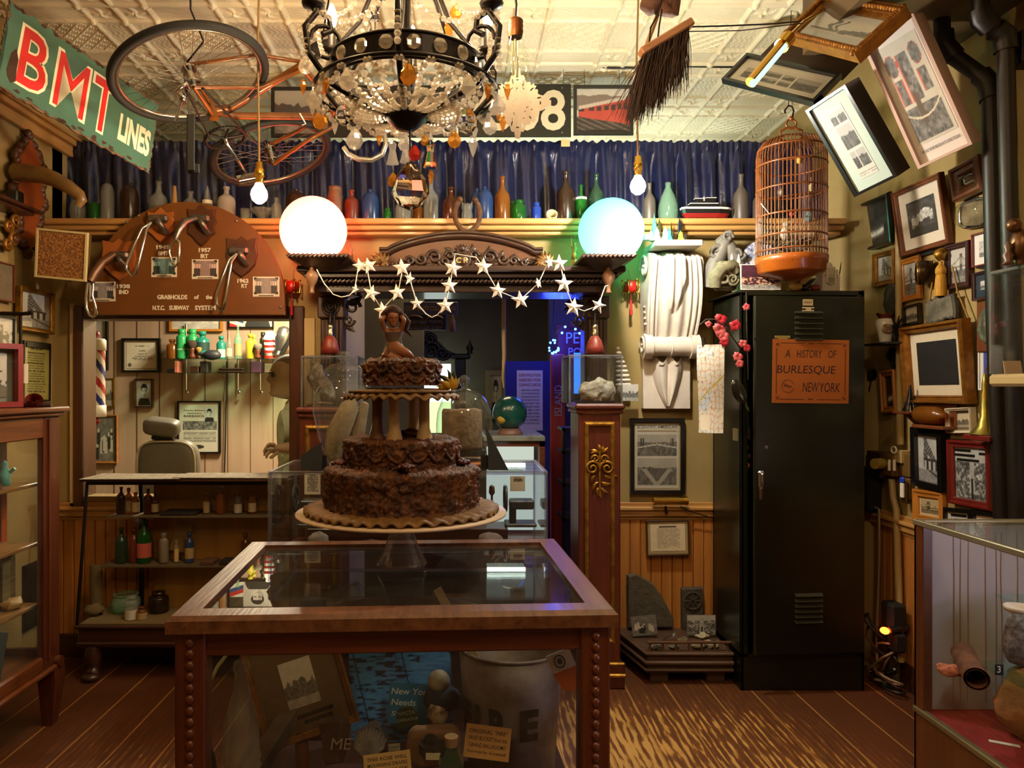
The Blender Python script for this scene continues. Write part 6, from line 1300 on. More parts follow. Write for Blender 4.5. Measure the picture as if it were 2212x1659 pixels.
rightpic([(1963,707),(2095,686),(2113,872),(1973,868)],'big gilt rope edged frame around a blank dark sheet',GILT,pic('dark',3),fw=.035,t=.05,mat_w=.045,mat_c='#d3c3a6',prior=45)
rightpic([(1906,802),(1944,797),(1945,889),(1918,893)],'orange pine framed small photograph beside the electric switch cable',ORF,pic('night',9),fw=.03,t=.03)
rightpic([(2117,748),(2160,746),(2160,842),(2118,843)],'white bordered poster with a figure on a blue ground behind the pipes',WHITE,lambda U,V:np.where(((V > .3) & (np.abs(U-.55) < .38))[...,None],np.where((((U-.55)/.22)**2+((V-.45)/.26)**2 < 1)[...,None],np.array((.35,.16,.14)),np.array((.22,.3,.6))),np.array((.86,.84,.8))),fw=.006,t=.01,prof='flat')
rightpic([(1951,741),(1966,739),(1966,808),(1952,812)],'narrow orange edged print squeezed beside the big gilt frame',ORF,pic('park',12,.2),fw=.01,t=.015)
rightpic([(2055,881),(2108,880),(2112,935),(2056,937)],'white framed small photograph of a sailing ship',mat('frame_white','#cfc4ac',.5),pic('city',33,.9),fw=.014,t=.03,mat_w=.012,mat_c='#6a5a46',caption=[(0,-.085,.12,.012,1)])
rightpic([(1978,921),(2045,931),(2050,1065),(1983,1046)],'black framed photograph looking up at a steel bridge tower',BFR,pic('girder',14,.05),fw=.03,t=.03,prof='flat')
rightpic([(2055,951),(2152,953),(2152,1106),(2063,1085)],'red mahogany framed aerial photograph with black label strips',RDF,pic('aerial',4,.05),fw=.032,t=.03,prior=45,caption=[(-.1+.02*i,.135-.02*i,.1+.01*i,.011,1) for i in range(5)]+[(.09,.13-.022*i,.08,.011,1) for i in range(3)])
rightpic([(1980,1053),(2046,1066),(2046,1135),(1981,1128)],'orange pine framed sepia bridge print just above the display case',ORF,pic('bridge',17,1.3),fw=.034,t=.025,mat_w=.012,mat_c='#cdb88a')
rightpic([(2046,1092),(2106,1104),(2106,1150),(2046,1150)],'black framed print with black label strips just above the display case',BFR,pic('city',41,.2),fw=.016,t=.02,prof='flat',caption=[(0,.02,.1,.012,1),(.01,.0,.08,.012,1)])
rightpic([(2107,1099),(2168,1112),(2168,1155),(2107,1150)],'black framed cream matted print just above the display case beside the pipes',BFR,pic('doc',43,.4),fw=.016,t=.02,prof='flat',mat_w=.02,mat_c='#d8cdb8')
# bubble-glass picture and oval tray
def bubble(c4,label,fm,square):
 M,w_,h_=fitrect(c4,BASE_R,wallx=XR-.01,prior=60);t=thing('bubble_picture',label,'picture',M=M)
 if square:Q('frame',MB().frame(w_,h_,PROF['step'](.05,.04)),fm,t);Q('backing',MB().box(-w_/2+.02,w_/2-.02,-h_/2+.02,h_/2-.02,0,.01),BLACK,t)
 a,b=(w_/2-.055,h_/2-.055) if square else (w_/2,h_/2);n=44
 def sup(k,z):return [(a*k*abs(math.cos(t_))**.55*math.copysign(1,math.cos(t_)),b*k*abs(math.sin(t_))**.55*math.copysign(1,math.sin(t_)),z) for t_ in [2*math.pi*i/n for i in range(n)]]
 Q('print',MB().rings([sup(.9,.012),sup(.01,.013)],True,False,False),mat('tray_print','#8a7458',.5,0,'#5a4630',14),t)
 Q('domed_glass',MB().rings([sup(1,.012),sup(.98,.03),sup(.88,.045),sup(.5,.052),sup(.01,.053)],True,False),glass('dome_glass',(.95,1,.95),ior=1.6),t)
 Q('rim',MB().tube(sup(1,.012),.007,6,closed=True),CHROME,t)
 if not square:Q('wire_hanger',MB().tube([(-a*.3,b*1.15,.01),(0,b*1.02,.03),(a*.3,b*1.15,.01)],.003,5).tube([(-a*.4,-b*1.06,.02),(0,-b*.95,.04),(a*.4,-b*1.06,.02)],.003,5),IRON,t)
bubble([(2057,366),(2130,333),(2138,407),(2081,434)],'brown framed picture under a bulging square glass beside the iron pipes',BRF,True)
bubble([(2078,440),(2142,424),(2142,486),(2082,492)],'frameless bulging glass tray picture hung behind the iron pipes',BRF,False)
# the four big pictures fixed to the sloping corner under the ceiling
M,w_,h_=fitrect([(1613,122),(1822,172),(1757,230),(1563,183)],((1,0,0),(0,.5,.86),(0,-.86,.5)),depth=3.35,prior=8)
framed(M,w_,h_,'black framed wide sheet of small bridge views tilted under the ceiling',BFR,pic('multi',3),.016,.03,'flat',mat_w=.022,mat_c='#dcd8cc',res=.005)
O('hanger_strip',MB().box(-w_/2+.05,w_/2,h_/2,h_/2+.14,-.01,0,M=M),mat('backing_brown','#3a2a16',.7),label='brown backing board behind the wide black framed sheet under the ceiling',cat='board')
M,w_,h_=fitrect([(1735,250),(1826,188),(1935,388),(1851,428)],((.3,-.95,0),(.2,.1,.97),(-.9,-.25,-.1)),depth=3.1,prior=8)
framed(M @ T(0,0,-.09),w_,h_,'black box framed column of small harbour views tilted over the corner',BFR,pic('column',3),.014,.09,'flat',mat_w=.05,mat_c='#b0beb4',res=.004,rec=.85)
M,w_,h_=fitrect([(1858,118),(1965,45),(2096,312),(1985,372)],((.3,-.95,0),(.2,.1,.97),(-.9,-.25,-.1)),depth=2.9,prior=8)
def east(r,z):Q('lettering',text('THE EAST RIVER BRIDGE AS IT LOOKS TO-DAY',.014,.004,w=w_*.72,M=T(0,-h_*.405,z)),mat('ink','#1c0c14',.6),r)
framed(M @ T(0,0,-.1),w_,h_,'largest pinkish white boxed print of bridge vignettes tilted beside the pipes',mat('frame_pink','#c9a89a',.5),lambda U,V:pic('map_bridge',4)(U,.04+.96*V),.012,.1,'flat',mat_w=.03,mat_c='#e3d8d0',res=.0045,rec=.8,extra=east,pic_off=(0,h_*.03),pw=w_*.76,ph=h_*.76)
M,w_,h_=fitrect([(1795,14),(1958,42),(1848,122),(1714,97)],((1,0,0),(.3,.5,.8),(-.2,-.8,.5)),depth=2.95,prior=8)
r=framed(M,w_,h_,'ornate gilt framed print of hanging cables tilted under the ceiling',GILT,pic('ropes',3),.045,.05,'scoop',mat_w=.03,mat_c='#b8bcc0',res=.004)
kn=MB()
for i in range(30):
 for s in (-1,1):
  f=-.5+(i+.5)/30;kn.ball((f*w_,s*(h_/2-.018),.045),(.014,.012,.012),7,4)
  if i < 24:kn.ball((s*(w_/2-.018),(-.5+(i+.5)/24)*h_,.045),(.012,.014,.012),7,4)
Q('carved_ornament',kn,GILT,r,kind='stuff')
tl=thing('tube_light','brass tube lamp jutting out in front of the tilted pictures','lamp',P(1660,130,3.0));A_,B_=P(1622,178,2.85),P(1706,78,2.95);dd=(B_-A_).normalized()
O('brass_hood',MB().tube([A_,B_],[.022,.022],14),BRASS,tl);O('tube',MB().cyl(A_+Vector((0,-.012,-.012)),A_.lerp(B_,.85)+Vector((0,-.012,-.012)),.014),glow('tube_reflection',(.75,1,.85),.8),tl);O('collar',MB().cyl(A_.lerp(B_,.78),A_.lerp(B_,.95),.03,n=18),BRASS,tl);O('arm',MB().tube([B_,P(1735,48,3.05),P(1780,20,3.1)],.008,6),BRASS,tl)  # weak glow stands in for the white-cyan reflection along the brass tube
# ---------------------------------------------------------------- small things on the right wall
def rw(px,py,off):return P(px,py,(XR-off)*F/(px-CX))
g=thing('ship_clock','round dark brass ship clock hung beside the gold tassel','clock',M=FM(rw(1995,589,.05),(0,-1,0),VB) @ Ry(-.5) @ Matrix.Scale(.7,4))
Q('case',MB().lathe([(0,-.05),(.075,-.05),(.078,.02),(.07,.04),(.06,.045)],32),mat('dark_brass','#3a2a14',.35,.7),g);Q('bezel',MB().tube([(.07*math.cos(a),.07*math.sin(a),.035) for a in [2*math.pi*i/36 for i in range(36)]],.006,6,closed=True),BRASS,g);Q('dial',MB().lathe([(.06,.03),(0,.034)],28),mat('dial_grey','#5a625a',.3,.2,'#3a3e38',12),g);Q('ring',MB().tube([(.012*math.cos(a),.085+.016*math.sin(a),.0) for a in [2*math.pi*i/14 for i in range(14)]],.003,5,closed=True),IRON,g)
ts=thing('tassel','golden yellow curtain tassel hanging from a carved rosette','tassel',M=T(rw(2032,640,.05)) @ Matrix.Scale(.72,4));YG=mat('tassel_gold','#a8740f',.6,0,'#c08c1e',60,.4,120,(1,1,.1))
Q('skirt',MB().lathe([(.034,0),(.036,.02),(.03,.1),(.026,.13),(.02,.135)],28),YG,ts);Q('head',MB().lathe([(.022,.13),(.03,.14),(.03,.165),(.02,.185),(.01,.195),(.012,.21),(0,.215)],20),YG,ts);Q('rosette',MB().ball((0,0,.255),(.036,.03,.04),12,8).wob(.012,50),GOLD,ts);Q('cord',MB().tube([(-.0,0,.2),(.0,.02,.24)],.005,6),YG,ts)
st_=thing('stone_picture','rough edged slate picture hung on cords above the big gilt frame','picture',M=FM(rw(2037,668,.03),(0,-1,0),VB) @ Rz(.1));w_,h_=.2,.105;rr=random.Random(3)
po=[(x*w_/2+rr.uniform(-.006,.006),y*h_/2+rr.uniform(-.006,.006)) for x,y in [(-1+2*i/12,-1) for i in range(12)]+[(1,-1+2*i/6) for i in range(6)]+[(1-2*i/12,1) for i in range(12)]+[(-1,1-2*i/6) for i in range(6)]]
Q('slate',MB().prism(po,.018,b=.004),mat('dark_slate','#45403a',.7),st_);Q('painted_view',MB().prism([(a*.9,b*.86) for a,b in po],.002,T(0,0,.018)),mat('painted_slate','#4a463a',.3,0,'#7a7464',16,.2,40),st_)
Q('cords',MB().tube([(-.14,-.11,.0),(-.09,.02,.005),(-.05,.17,0)],.004,5).tube([(.17,-.1,0),(.11,.05,.005),(.08,.17,0)],.004,5),mat('cord_gold','#8a6424',.7),st_,kind='stuff')
for px,py,a,b,lb,brd in ((1928,647,.058,.085,'dark oval cast medallion on the wall under the gold framed bridge',0),(2138,703,.055,.075,'greenish oval medallion on a brown board behind the glass box',1)):
 t=thing('oval_plaque',lb,'plaque',M=FM(rw(px,py,.02),(0,-1,0),VB));
 Q('medallion',MB().lathe([(1,-.01),(1,.008),(.9,.016),(.8,.01),(.4,.02),(0,.024)],28,sx=a,sy=b).wob(.004,60),mat('cast_dark','#2e2a26',.45,.3,'#45403a',20,.4,60) if not brd else mat('cast_green','#4a4c3a',.5,.3,'#5f6048',20,.4,60),t)
 if brd:Q('board',MB().box(-.08,.06,-.105,.1,-.015,-.001,.004),BRF,t)
 Q('hook',MB().tube([(0,b,.0),(.004,b+.02,.01),(0,b+.035,.0)],.004,5),BRASS,t)
vb=thing('bracket_shelf','small black carved bracket shelf under the white souvenir vase','shelf',M=T(rw(1920,742,.06)));Yv=rw(1920,742,.06).y
Q('board',MB().box(-.08,.055,-.12,.1,-.008,.002,.002),BLACK,vb);Mv=FM((.04,0,-.02),(0,-1,0),VB);q=MB()
for u,v,r_,s in ((.03,-.03,.035,1),(-.03,-.03,.035,-1),(0,-.08,.03,1),(.0,-.03,.02,1)):curl(q,(u,v),r_,1.4,.012,Mv,s)
Q('fretwork',q.box(-.05,.05,-.06,0,-.01,.01,.004,Mv),BLACK,vb)
vz=thing('souvenir_vase','white souvenir vase with a tiny view and a brown frilled rim','vase',M=T(rw(1912,741,.08)+Vector((0,.0,.003))))
Q('body',MB().lathe([(0,0),(.03,0),(.028,.008),(.036,.04),(.046,.08),(.044,.1),(.034,.115)],26,sy=.8),mat('porcelain','#d9d3c8',.15),vz);q=MB().lathe([(.034,.112),(.03,.122),(.042,.138)],26,sy=.8);q.v=[(a*(1+.12*math.sin(6*math.atan2(b,a))*(c > .13)),b,c+(.006*math.sin(6*math.atan2(b,a)) if c > .13 else 0)) for a,b,c in q.v];Q('frilled_rim',q,mat('brown_glaze','#5a2410',.2),vz)
Q('painted_view',MB().ball((-.006,-.034,.065),(.03,.006,.024),16,8),mat('tiny_view','#5a3018',.3,0,'#b8a08a',40),vz);Q('gilt_side',MB().ball((.036,-.004,.06),(.012,.02,.05),12,8),GOLD,vz)
df=MB();o=rw(1935,720,.05)
for i in range(14):a=i*.9;df.tube([o+Vector((0,0,-.06)),o+Vector((.01*math.cos(a),.02*math.sin(a),.0+.004*i)),o+Vector((.035*math.cos(a),.04*math.sin(a),.02+.005*i))],[.003,.006,.002],5)
O('dried_flowers',df,BLACK,label='dark bunch of dried leaves beside the souvenir vase',cat='dried flowers')
ws=thing('wall_bracket','tiny plain wood bracket carrying the little tower model','shelf',M=T(rw(1968,889,.05)));Q('board',MB().box(-.06,.045,-.07,.05,-.012,0,.003),OAK,ws);Q('brace',MB().tube([(-.03,-.02,-.012),(.03,-.02,-.07)],.01,6),OAK,ws)
et=thing('tower_model','little black lattice tower model with splayed legs beside the gilt frame','model',M=T(rw(1966,888,.06)+Vector((0,0,.002))));q=MB()
for a in range(4):s,c=math.sin(a*math.pi/2+.78),math.cos(a*math.pi/2+.78);q.tube([(.034*c,.034*s,0),(.02*c,.02*s,.03),(.01*c,.01*s,.06),(.003*c,.003*s,.12)],[.006,.005,.004,.002],5)
Q('tower',q.box(-.018,.018,-.018,.018,.028,.034).box(-.01,.01,-.01,.01,.058,.063),BLACK,et)
bt=thing('ship_bottle','brown bottle lying on its side on a small wall stand','bottle',M=T(rw(2015,897,.05)));mB=FM((0,.1,0),(0,0,1),(1,0,0),(0,-1,0))
Q('bottle',MB().lathe([(0,0),(.036,.002),(.04,.02),(.04,.13),(.03,.155),(.014,.17),(.014,.195)],22,M=mB),BOT['amber'],bt);Q('stand',MB().box(-.03,.04,-.11,.11,-.06,-.045,.003).box(.03,.042,-.11,.11,-.045,.06,.003),BRF,bt);Q('knob',MB().ball((.03,-.07,.062),.01,8,6),BRF,bt);Q('knob',MB().ball((.03,.07,.062),.01,8,6),BRF,bt)
br=thing('brass_horn','upright brass and green horn on a small red bracket beside the iron pipes','horn',M=T(rw(2128,938,.06)));Q('bell',MB().lathe([(.055,0),(.05,.006),(.03,.03),(.022,.06),(.018,.065),(.016,.16),(.013,.17),(.012,.2),(.006,.24),(0,.245)],24),mat('verdigris_brass','#7a7434',.35,.8,'#a8863a',12),br);Q('bracket',MB().box(-.05,.055,-.09,.06,-.025,-.002,.004),RDF,br)
# conduits, electric boxes, cables
cdn=thing('conduit_pipe','thin pale conduit running down the wall past the small frames to the floor','pipe');xx=XR-.03
O('pipe',MB().tube([rw(1941,430,.03),rw(1942,700,.03),rw(1945,960,.03)],.016,10),mat('conduit_cream','#a88f5e',.5),cdn);O('pipe',MB().tube([rw(1926,1035,.03),rw(1930,1075,.03),rw(1937,1100,.03),rw(1938,1150,.035),rw(1946,1430,.05)],.016,10),mat('conduit_cream','#a88f5e',.5),cdn);O('strap',MB().box(xx-.015,XR,rw(1945,0,.03).y-.03,rw(1945,0,.03).y+.03,rw(1945,1000,.03).z,rw(1945,972,.03).z,.003),mat('conduit_cream','#a88f5e',.5),cdn)
def wbox(px0,px1,py0,py1,d,b=.004):
 A,B=rw(px0,py0,0),rw(px1,py1,0);return MB().box(XR-d,XR,B.y,A.y,P(0,(py0),(A.y+B.y)/2).z,P(0,py1,(A.y+B.y)/2).z,b)
eb=thing('outlet_box','brown electrical outlet box with a yellow socket on the wall','outlet');BRN=mat('outlet_brown','#3a2410',.4);OB2=mat('outlet_tan','#6a4e24',.5)
O('box',wbox(1897,1928,975,1030,.06),BRN,eb);O('box',wbox(1928,1950,980,1028,.05),OB2,eb);O('cover_plate',wbox(1956,1977,980,1030,.03),OB2,eb);O('cover_plate',wbox(1956,1977,1032,1078,.03),OB2,eb);o=rw(1906,1001,.06)
O('lamp_socket',MB().cyl(o,o+Vector((-.05,-.02,0)),.026,n=18),mat('socket_cream','#b09a4a',.4),eb);O('white_ring',MB().tube([rw(1931,972,.05)+Vector((0,.022*math.cos(a),.016*math.sin(a))) for a in [2*math.pi*i/16 for i in range(16)]],.004,5,closed=True),WHITE,eb)
for px in (1921,1932):o=rw(px,1005,.062);O('white_plug',MB().cb(o,(.012,.012,.055),.003),WHITE,eb)
tg=thing('switch_tag','blue and white plastic tag hanging from the outlet box','tag');o=rw(1949,1050,.055);O('body',MB().cb(o+Vector((0,0,-.02)),(.012,.024,.07),.003),WHITE,tg);O('cap',MB().cb(o+Vector((0,0,.028)),(.016,.028,.03),.006),mat('tag_blue','#1f3fc0',.3),tg);O('back_plate',MB().cb(o+Vector((.012,0,-.03)),(.01,.04,.1),.002),BRN,tg)
cb=thing('power_cables','tangle of black and grey cables hanging in the corner behind the locker','cables',(2.05,3.7,0));rr=random.Random(9)
O('cable',MB().tube([rw(1884,812,.02),rw(1878,840,.03),rw(1872,900,.02),rw(1866,990,.03)],.004,6),BLACK,cb);O('plug',MB().cb(rw(1884,808,.03),(.04,.03,.05),.008),BLACK,cb);O('power_strip',MB().cb(rw(1880,1055,.05),(.07,.1,.22),.01),BLACKM,cb);O('grey_cable',MB().tube([rw(1889,1095,.05),rw(1899,1100,.06),rw(1900,1180,.06),rw(1897,1290,.06),rw(1893,1380,.08),(2.02,3.6,.12)],.006,6),mat('cable_grey','#8a7a64',.6),cb)
for i in range(7):
 a=rr.random()*6;O('cable_coil',MB().tube([(2.03+.03*math.cos(a+t_*1.3)+.01*math.sin(t_*3)*i*.3,3.5+.07*math.sin(a+t_)+.02*i,.03+.045*i*(.5+.5*math.sin(t_*.7+i))+.004*i) for t_ in [j*.5 for j in range(14)]],.006,6),(BLACK,mat('cable_grey','#8a7a64',.6),mat('cable_brown','#4a2e1c',.6))[i % 3],cb)
O('power_adapter',MB().cb((2.07,3.55,.36),(.07,.1,.12),.01).cb((2.07,3.53,.24),(.06,.09,.09),.01),BLACKM,cb)
ind=thing('indicator_lamp','small glowing red lamp low in the corner behind the locker','lamp',(2.0,3.5,.28));O('lens',MB().ball((2.0,3.5,.3),(.02,.024,.016),12,8),glow('red_glow',(1,.08,.01),9),ind);O('holder',MB().cyl((2.02,3.5,.3),(2.12,3.52,.31),.016),BLACK,ind)
PI_=mat('pipe_iron','#1a1410',.45,.3,'#241c16',8)
p1=thing('iron_pipe','thick black iron pipe bending down the wall, the one nearer the frames','pipe');q=[P(2033,15,2.98),P(2036,85,2.98),P(2055,118,2.97),P(2120,165,2.9),P(2139,195,2.87),P(2141,300,2.87),P(2150,700,2.87),P(2166,1130,2.87)]
O('pipe',MB().tube(q,.031,16),PI_,p1);O('elbow',MB().tube([P(2036,70,2.98),P(2040,98,2.98),P(2062,124,2.965)],.04,14),PI_,p1);O('elbow',MB().tube([P(2118,163,2.9),P(2136,180,2.88),P(2141,215,2.87)],.04,14),PI_,p1)
p2=thing('iron_pipe','thick black iron pipe with two elbows, the one nearer the camera','pipe');q=[P(2117,-10,2.75),P(2119,30,2.75),P(2135,55,2.75),P(2162,68,2.75),P(2172,90,2.75),P(2174,200,2.75),P(2187,700,2.75),P(2200,1130,2.75)]
O('pipe',MB().tube(q,.03,16),PI_,p2);O('elbow',MB().tube([P(2118,22,2.75),P(2122,42,2.75),P(2140,60,2.75)],.04,14),PI_,p2);O('elbow',MB().tube([P(2150,64,2.75),P(2170,76,2.75),P(2173,110,2.75)],.04,14),PI_,p2);O('wall_clamp',MB().box(2.06,XR,2.72,2.8,P(0,140,2.75).z,P(0,70,2.75).z,.004),IRON,p2)
# glass box on a cream shelf, top right
gs=thing('cream_shelf','cream painted shelf under the tall glass box at the edge of the wall','shelf',(2.0,2.45,1.45));xA=P(2133,0,2.6).x;O('board',MB().box(xA,XR,2.2,2.6,1.455,1.498,.01),mat('cream_paint','#b8a070',.5),gs)
acrylic_box(P(2142,0,2.58).x,XR-.03,2.22,2.58,1.499,1.85,'tall glass box on the cream shelf in front of the iron pipes',e=.005)
bl=thing('desk_bell','dome shaped glass and brass piece inside the tall glass box','bell',(2.03,2.42,1.5));O('dome',MB().lathe([(.07,0),(.068,.06),(.055,.1),(.03,.13),(.012,.14),(.012,.16),(0,.165)],24,M=T(2.05,2.42,1.5)),mat('bell_metal','#8a7a5a',.3,.8),bl)
O('price_card',MB().box(-.03,.03,-.022,.022,0,.002,M=FM((P(2187,0,2.52).x,2.52,1.5205),(1,0,0),(0,.2,.98))),mat('card_pink','#c9a888',.6),label='small pink edged card standing in the tall glass box',cat='card')
for px,m,lb in ((2178,mat('finial_brown','#5a3418',.4),'small turned brown finial on top of the tall glass box'),(2204,mat('bronze_dark','#5a3a1a',.35,.6),'bronze bird figure on top of the tall glass box, at the frame edge')):
 c=P(px,588,2.45);O('finial',MB().lathe([(.0,0),(.022,0),(.01,.012),(.018,.03),(.008,.045),(.014,.06),(0,.08)],12) if px < 2200 else MB().ball((0,0,.06),(.03,.035,.06),12,8).ball((-.02,0,.13),.024,10,7).cyl((0,0,0),(0,0,.03),.02),m,M=T(c.x,2.45,1.858),label=lb,cat='ornament')
# ================================================================ DISPLAY CASE AT THE RIGHT
def rcase():
 x0,x1,y0,y1,zt=P(1974,0,2.6).x,2.12,.6,2.6,.985;zf=.335;t=thing('display_case','glass display case with a white streaked end wall and red floor along the frame wall','display case',((x0+x1)/2,1.6,0))
 W4=wood('case_walnut','#4a2410','#66381a','z',coat=.3);m=mat('streaked_white','#b5aeac',.5)
 O('end_wall',MB().box(x0+.03,x1,y1-.03,y1-.015,zf,zt-.015),m,t)
 dm=MB();rr=random.Random(4)
 for px in (2013,2059,2075,2090,2128,2152,2163,2197):x=P(px,0,2.57).x;dm.tube([(x+rr.uniform(-.003,.003),2.5695,z) for z in (.95,.8,.65,.5,.36)],[.0016,.0022,.0026,.002,.001],4)
 O('drip_stains',dm,mat('drip_brown','#957458',.5),t,kind='stuff');O('back_wall',MB().box(x1-.012,x1,y0,y1-.03,zf,zt),mat('case_back','#b5aeb0',.6),t)
 O('corner_post',MB().box(x0,x0+.035,y1-.05,y1,zf-.02,zt-.012,.003),W4,t);O('end_panel',MB().box(x0,x1,y1-.015,y1,0,zt-.012,.003),W4,t);O('cabinet',MB().box(x0,x1,y0,y1,0,zf-.012,.003),W4,t)
 O('floor_cloth',MB().box(x0+.012,x1-.012,y0,y1-.03,zf-.012,zf),mat('red_felt','#8c0d18',.8,0,'#7a0a14',20),t)
 O('ledge',MB().box(x0-.006,x0+.016,y0,y1,zf-.016,zf+.004,.003),mat('ledge_metal','#8a8060',.35,.7),t)
 O('top_rail',MB().box(x0-.006,x0+.012,y0,y1,zt-.014,zt+.006,.003).box(x0,x1,y1-.016,y1,zt-.006,zt+.006,.003),mat('rail_metal','#b5ad94',.3,.8),t)
 O('glass_top',MB().box(x0,x1,y0,y1,zt-.006,zt),GD,t);O('glass_front',MB().box(x0+.002,x0+.006,y0,y1-.04,zf,zt-.014),GL,t)
 O('lamp_tube',MB().cyl((x1-.06,y0+.2,zt-.04),(x1-.06,2.2,zt-.04),.012),glow('case_tube',(.8,.74,1),26),t)
 for z,xs,yf in ((.765,P(2117,0,2.52).x,2.45),(.545,P(2062,0,2.52).x+.02,2.45)):
  O('glass_shelf',MB().box(xs,x1-.02,y0,yf,z-.004,z+.004),glass('shelf_glass',(.8,.95,.9),ior=1.5),t)
 return x0,x1,zf
x0,x1,zf=rcase()
O('white_dish',MB().lathe([(0,.003),(.04,.003),(.045,.016),(.043,.018),(.036,.006),(0,.006)],28,M=T(P(2205,0,2.25).x,2.25,.77)),mat('porcelain','#d9d3c8',.15),label='small white dish on the upper glass shelf',cat='dish')
t=thing('rusty_pipe','short rusty iron pipe piece resting at the end of the lower glass shelf','pipe piece',(1.79,2.35,.55));A_,B_=P(2080,1418,2.42),P(2110,1440,2.2);A_.z=B_.z=.586
O('pipe',MB().tube([A_,B_],.034,20,cap=False).tube([B_,A_],.027,20,cap=False),mat('rust_pipe','#6a4024',.8,.2,'#4a2a16',25,.4,60),t);t2=rock((P(2090,0,2.3).x-.03,2.33,.55),(.04,.03,.016),'pink brick chip on the lower glass shelf below the rusty pipe',mat('brick_pink','#9a5a44',.8),5)
rock((P(2200,0,2.42).x+.03,2.40,.55),(.085,.05,.12),'big grey speckled rock with a black label on the lower glass shelf',mat('speckled','#8a848c',.8,0,'#4a464c',60,.5,80),14,amp=.12)
kb=thing('glass_stopper','round clear glass stopper on the lower glass shelf','stopper',(2.0,2.3,.55));O('ball',MB().ball((2.02,2.25,.62),.042,20,14),crystal('crystal_clear'),kb);O('foot',MB().lathe([(.03,0),(.026,.012),(.018,.02),(.022,.034)],20,M=T(2.02,2.25,.55)),crystal('crystal_clear'),kb)
ncd=O('number_card',MB().box(-.012,.012,0,.032,0,.002,M=FM(P(2158,1458,2.2),UB,VB)),BLACK,label='small black card numbered 3 on the lower glass shelf',cat='card');O('numeral',text('3',.02,.01,M=FM(P(2158,1446,2.197),UB,VB)),WHITE,ncd)
pl=thing('glass_plate','round clear plate with a tan shard on the lower glass shelf','plate',(1.9,2.1,.55));O('plate',MB().lathe([(0,.004),(.06,.004),(.1,.014),(.1,.018),(.06,.009),(0,.009)],36,M=T(1.86,2.1,.55)),CLEAR,pl)
rock((1.84,2.1,.563),(.05,.03,.014),'tan shard lying in the round clear plate',mat('shard','#b89a78',.7),8);
rock((1.9,2.32,zf),(.19,.1,.13),'large orange brown rock on the red floor of the case',mat('ochre_rock','#a86a34',.9,0,'#7a5430',12,.5,50),31,amp=.22,rot=-.5);rock((1.78,2.16,zf),(.1,.06,.045),'low dark stone with a yellow tag on the red case floor',mat('dark_stone','#4a4438',.85,0,'#38342a',20,.4,60),17)
rock((1.98,2.02,zf),(.12,.1,.12),'grey green boulder at the edge of the red case floor',mat('green_stone','#5a5a48',.85,0,'#44443a',18,.4,60),23)
for p in ((1.70,2.32),(1.80,2.24)):O('paper_strip',MB().box(-.04,.04,-.008,.008,0,.002,M=T(p[0],p[1],zf+.001) @ Rz(-.5)),WHITE,label='narrow white paper strip on the red floor, ' + ('nearer the end wall' if p[1] > 2.3 else 'beside the low dark stone'),cat='paper strip')
# ================================================================ BARBER SHOP BEHIND THE WINDOW
YW=6.69
def shoppic(x0,x1,y0,y1,label,fm,fn,Y=YW,**k):
 M,w_,h_=onwall(x0,x1,y0,y1,Y);return framed(M,w_,h_,label,fm,fn,**k)
shoppic(265,348,731,805,'black framed barber diploma on the shop wall',BFR,pic('diploma',3),fw=.022,t=.03,prof='flat',res=.003)
shoppic(292,333,818,881,'brown framed sketch of a man on the shop wall below the diploma',wood('frame_rough','#3a2214','#5a3a22','z'),pic('portrait',5,.1),fw=.018,t=.03,mat_w=.004,mat_c='#e8e2d8',res=.003)
shoppic(192,256,896,1000,'pine framed old photograph of barbers at work at the edge of the shop window',PINE,pic('group',8,.4),fw=.016,t=.03,res=.004)
shoppic(226,249,817,880,'small brass framed floral print behind the barber pole',GOLD,pic('city',52,.6),fw=.016,t=.02)
def barb(r,z):
 for s,y,hh,ww in (('Popular Barbers',.15,.014,.19),('Recommend',.125,.01,.12),('BARBASOL',.1,.02,.19)):Q('lettering',text(s,hh,.02,w=ww,M=T(-.045,y,z)),mat('ink_brown','#4a3a2c',.7),r)
 Q('portrait_print',colgrid(.1,.13,pic('portrait',9,.2),T(.09,.115,z),.003),PIC,r)
shoppic(385,478,866,979,'black framed shaving cream advertisement behind the barber chair',BFR,pic('poster',4),fw=.014,t=.025,prof='flat',extra=barb,res=.0035)
shoppic(368,482,640,716,'pine framed print whose lower edge shows above the green bottles',ORF,pic('plain',3,.3),fw=.02,t=.03,prof='flat')
def barberad(U,V):
 A=pic('portrait',66,.3)(np.clip((U-.3)/.7,0,1),V);m=U < .32;A[m]=np.array((.2,.19,.12));s=m & (V < .6);q=(U*1.2+V*2.2) % 1;put(A,s & (q < .34),(.75,.16,.14));put(A,s & (q >= .34) & (q < .67),(.85,.85,.8));put(A,s & (q >= .67),(.15,.3,.5));return A
shoppic(494,592,648,709,'dark framed pair of photographs at the top of the shop window',BFR,barberad,fw=.012,t=.02,prof='flat')
shoppic(196,235,640,800,'tall black edged picture behind the barber pole',BFR,pic('plain',7,.2),fw=.02,t=.03,prof='flat')
bp=thing('barber_pole','striped red white and blue barber pole beside the shop window jamb','barber pole',P(212,905,4.45));c=P(206,815,4.45);R=.055;z0,z1=P(0,875,4.45).z,P(0,757,4.45).z
st_m={'#d8d0c4':MB(),'#a01a28':MB(),'#22308a':MB()};ns=60
for k,(cname,mb) in enumerate(st_m.items()): pass
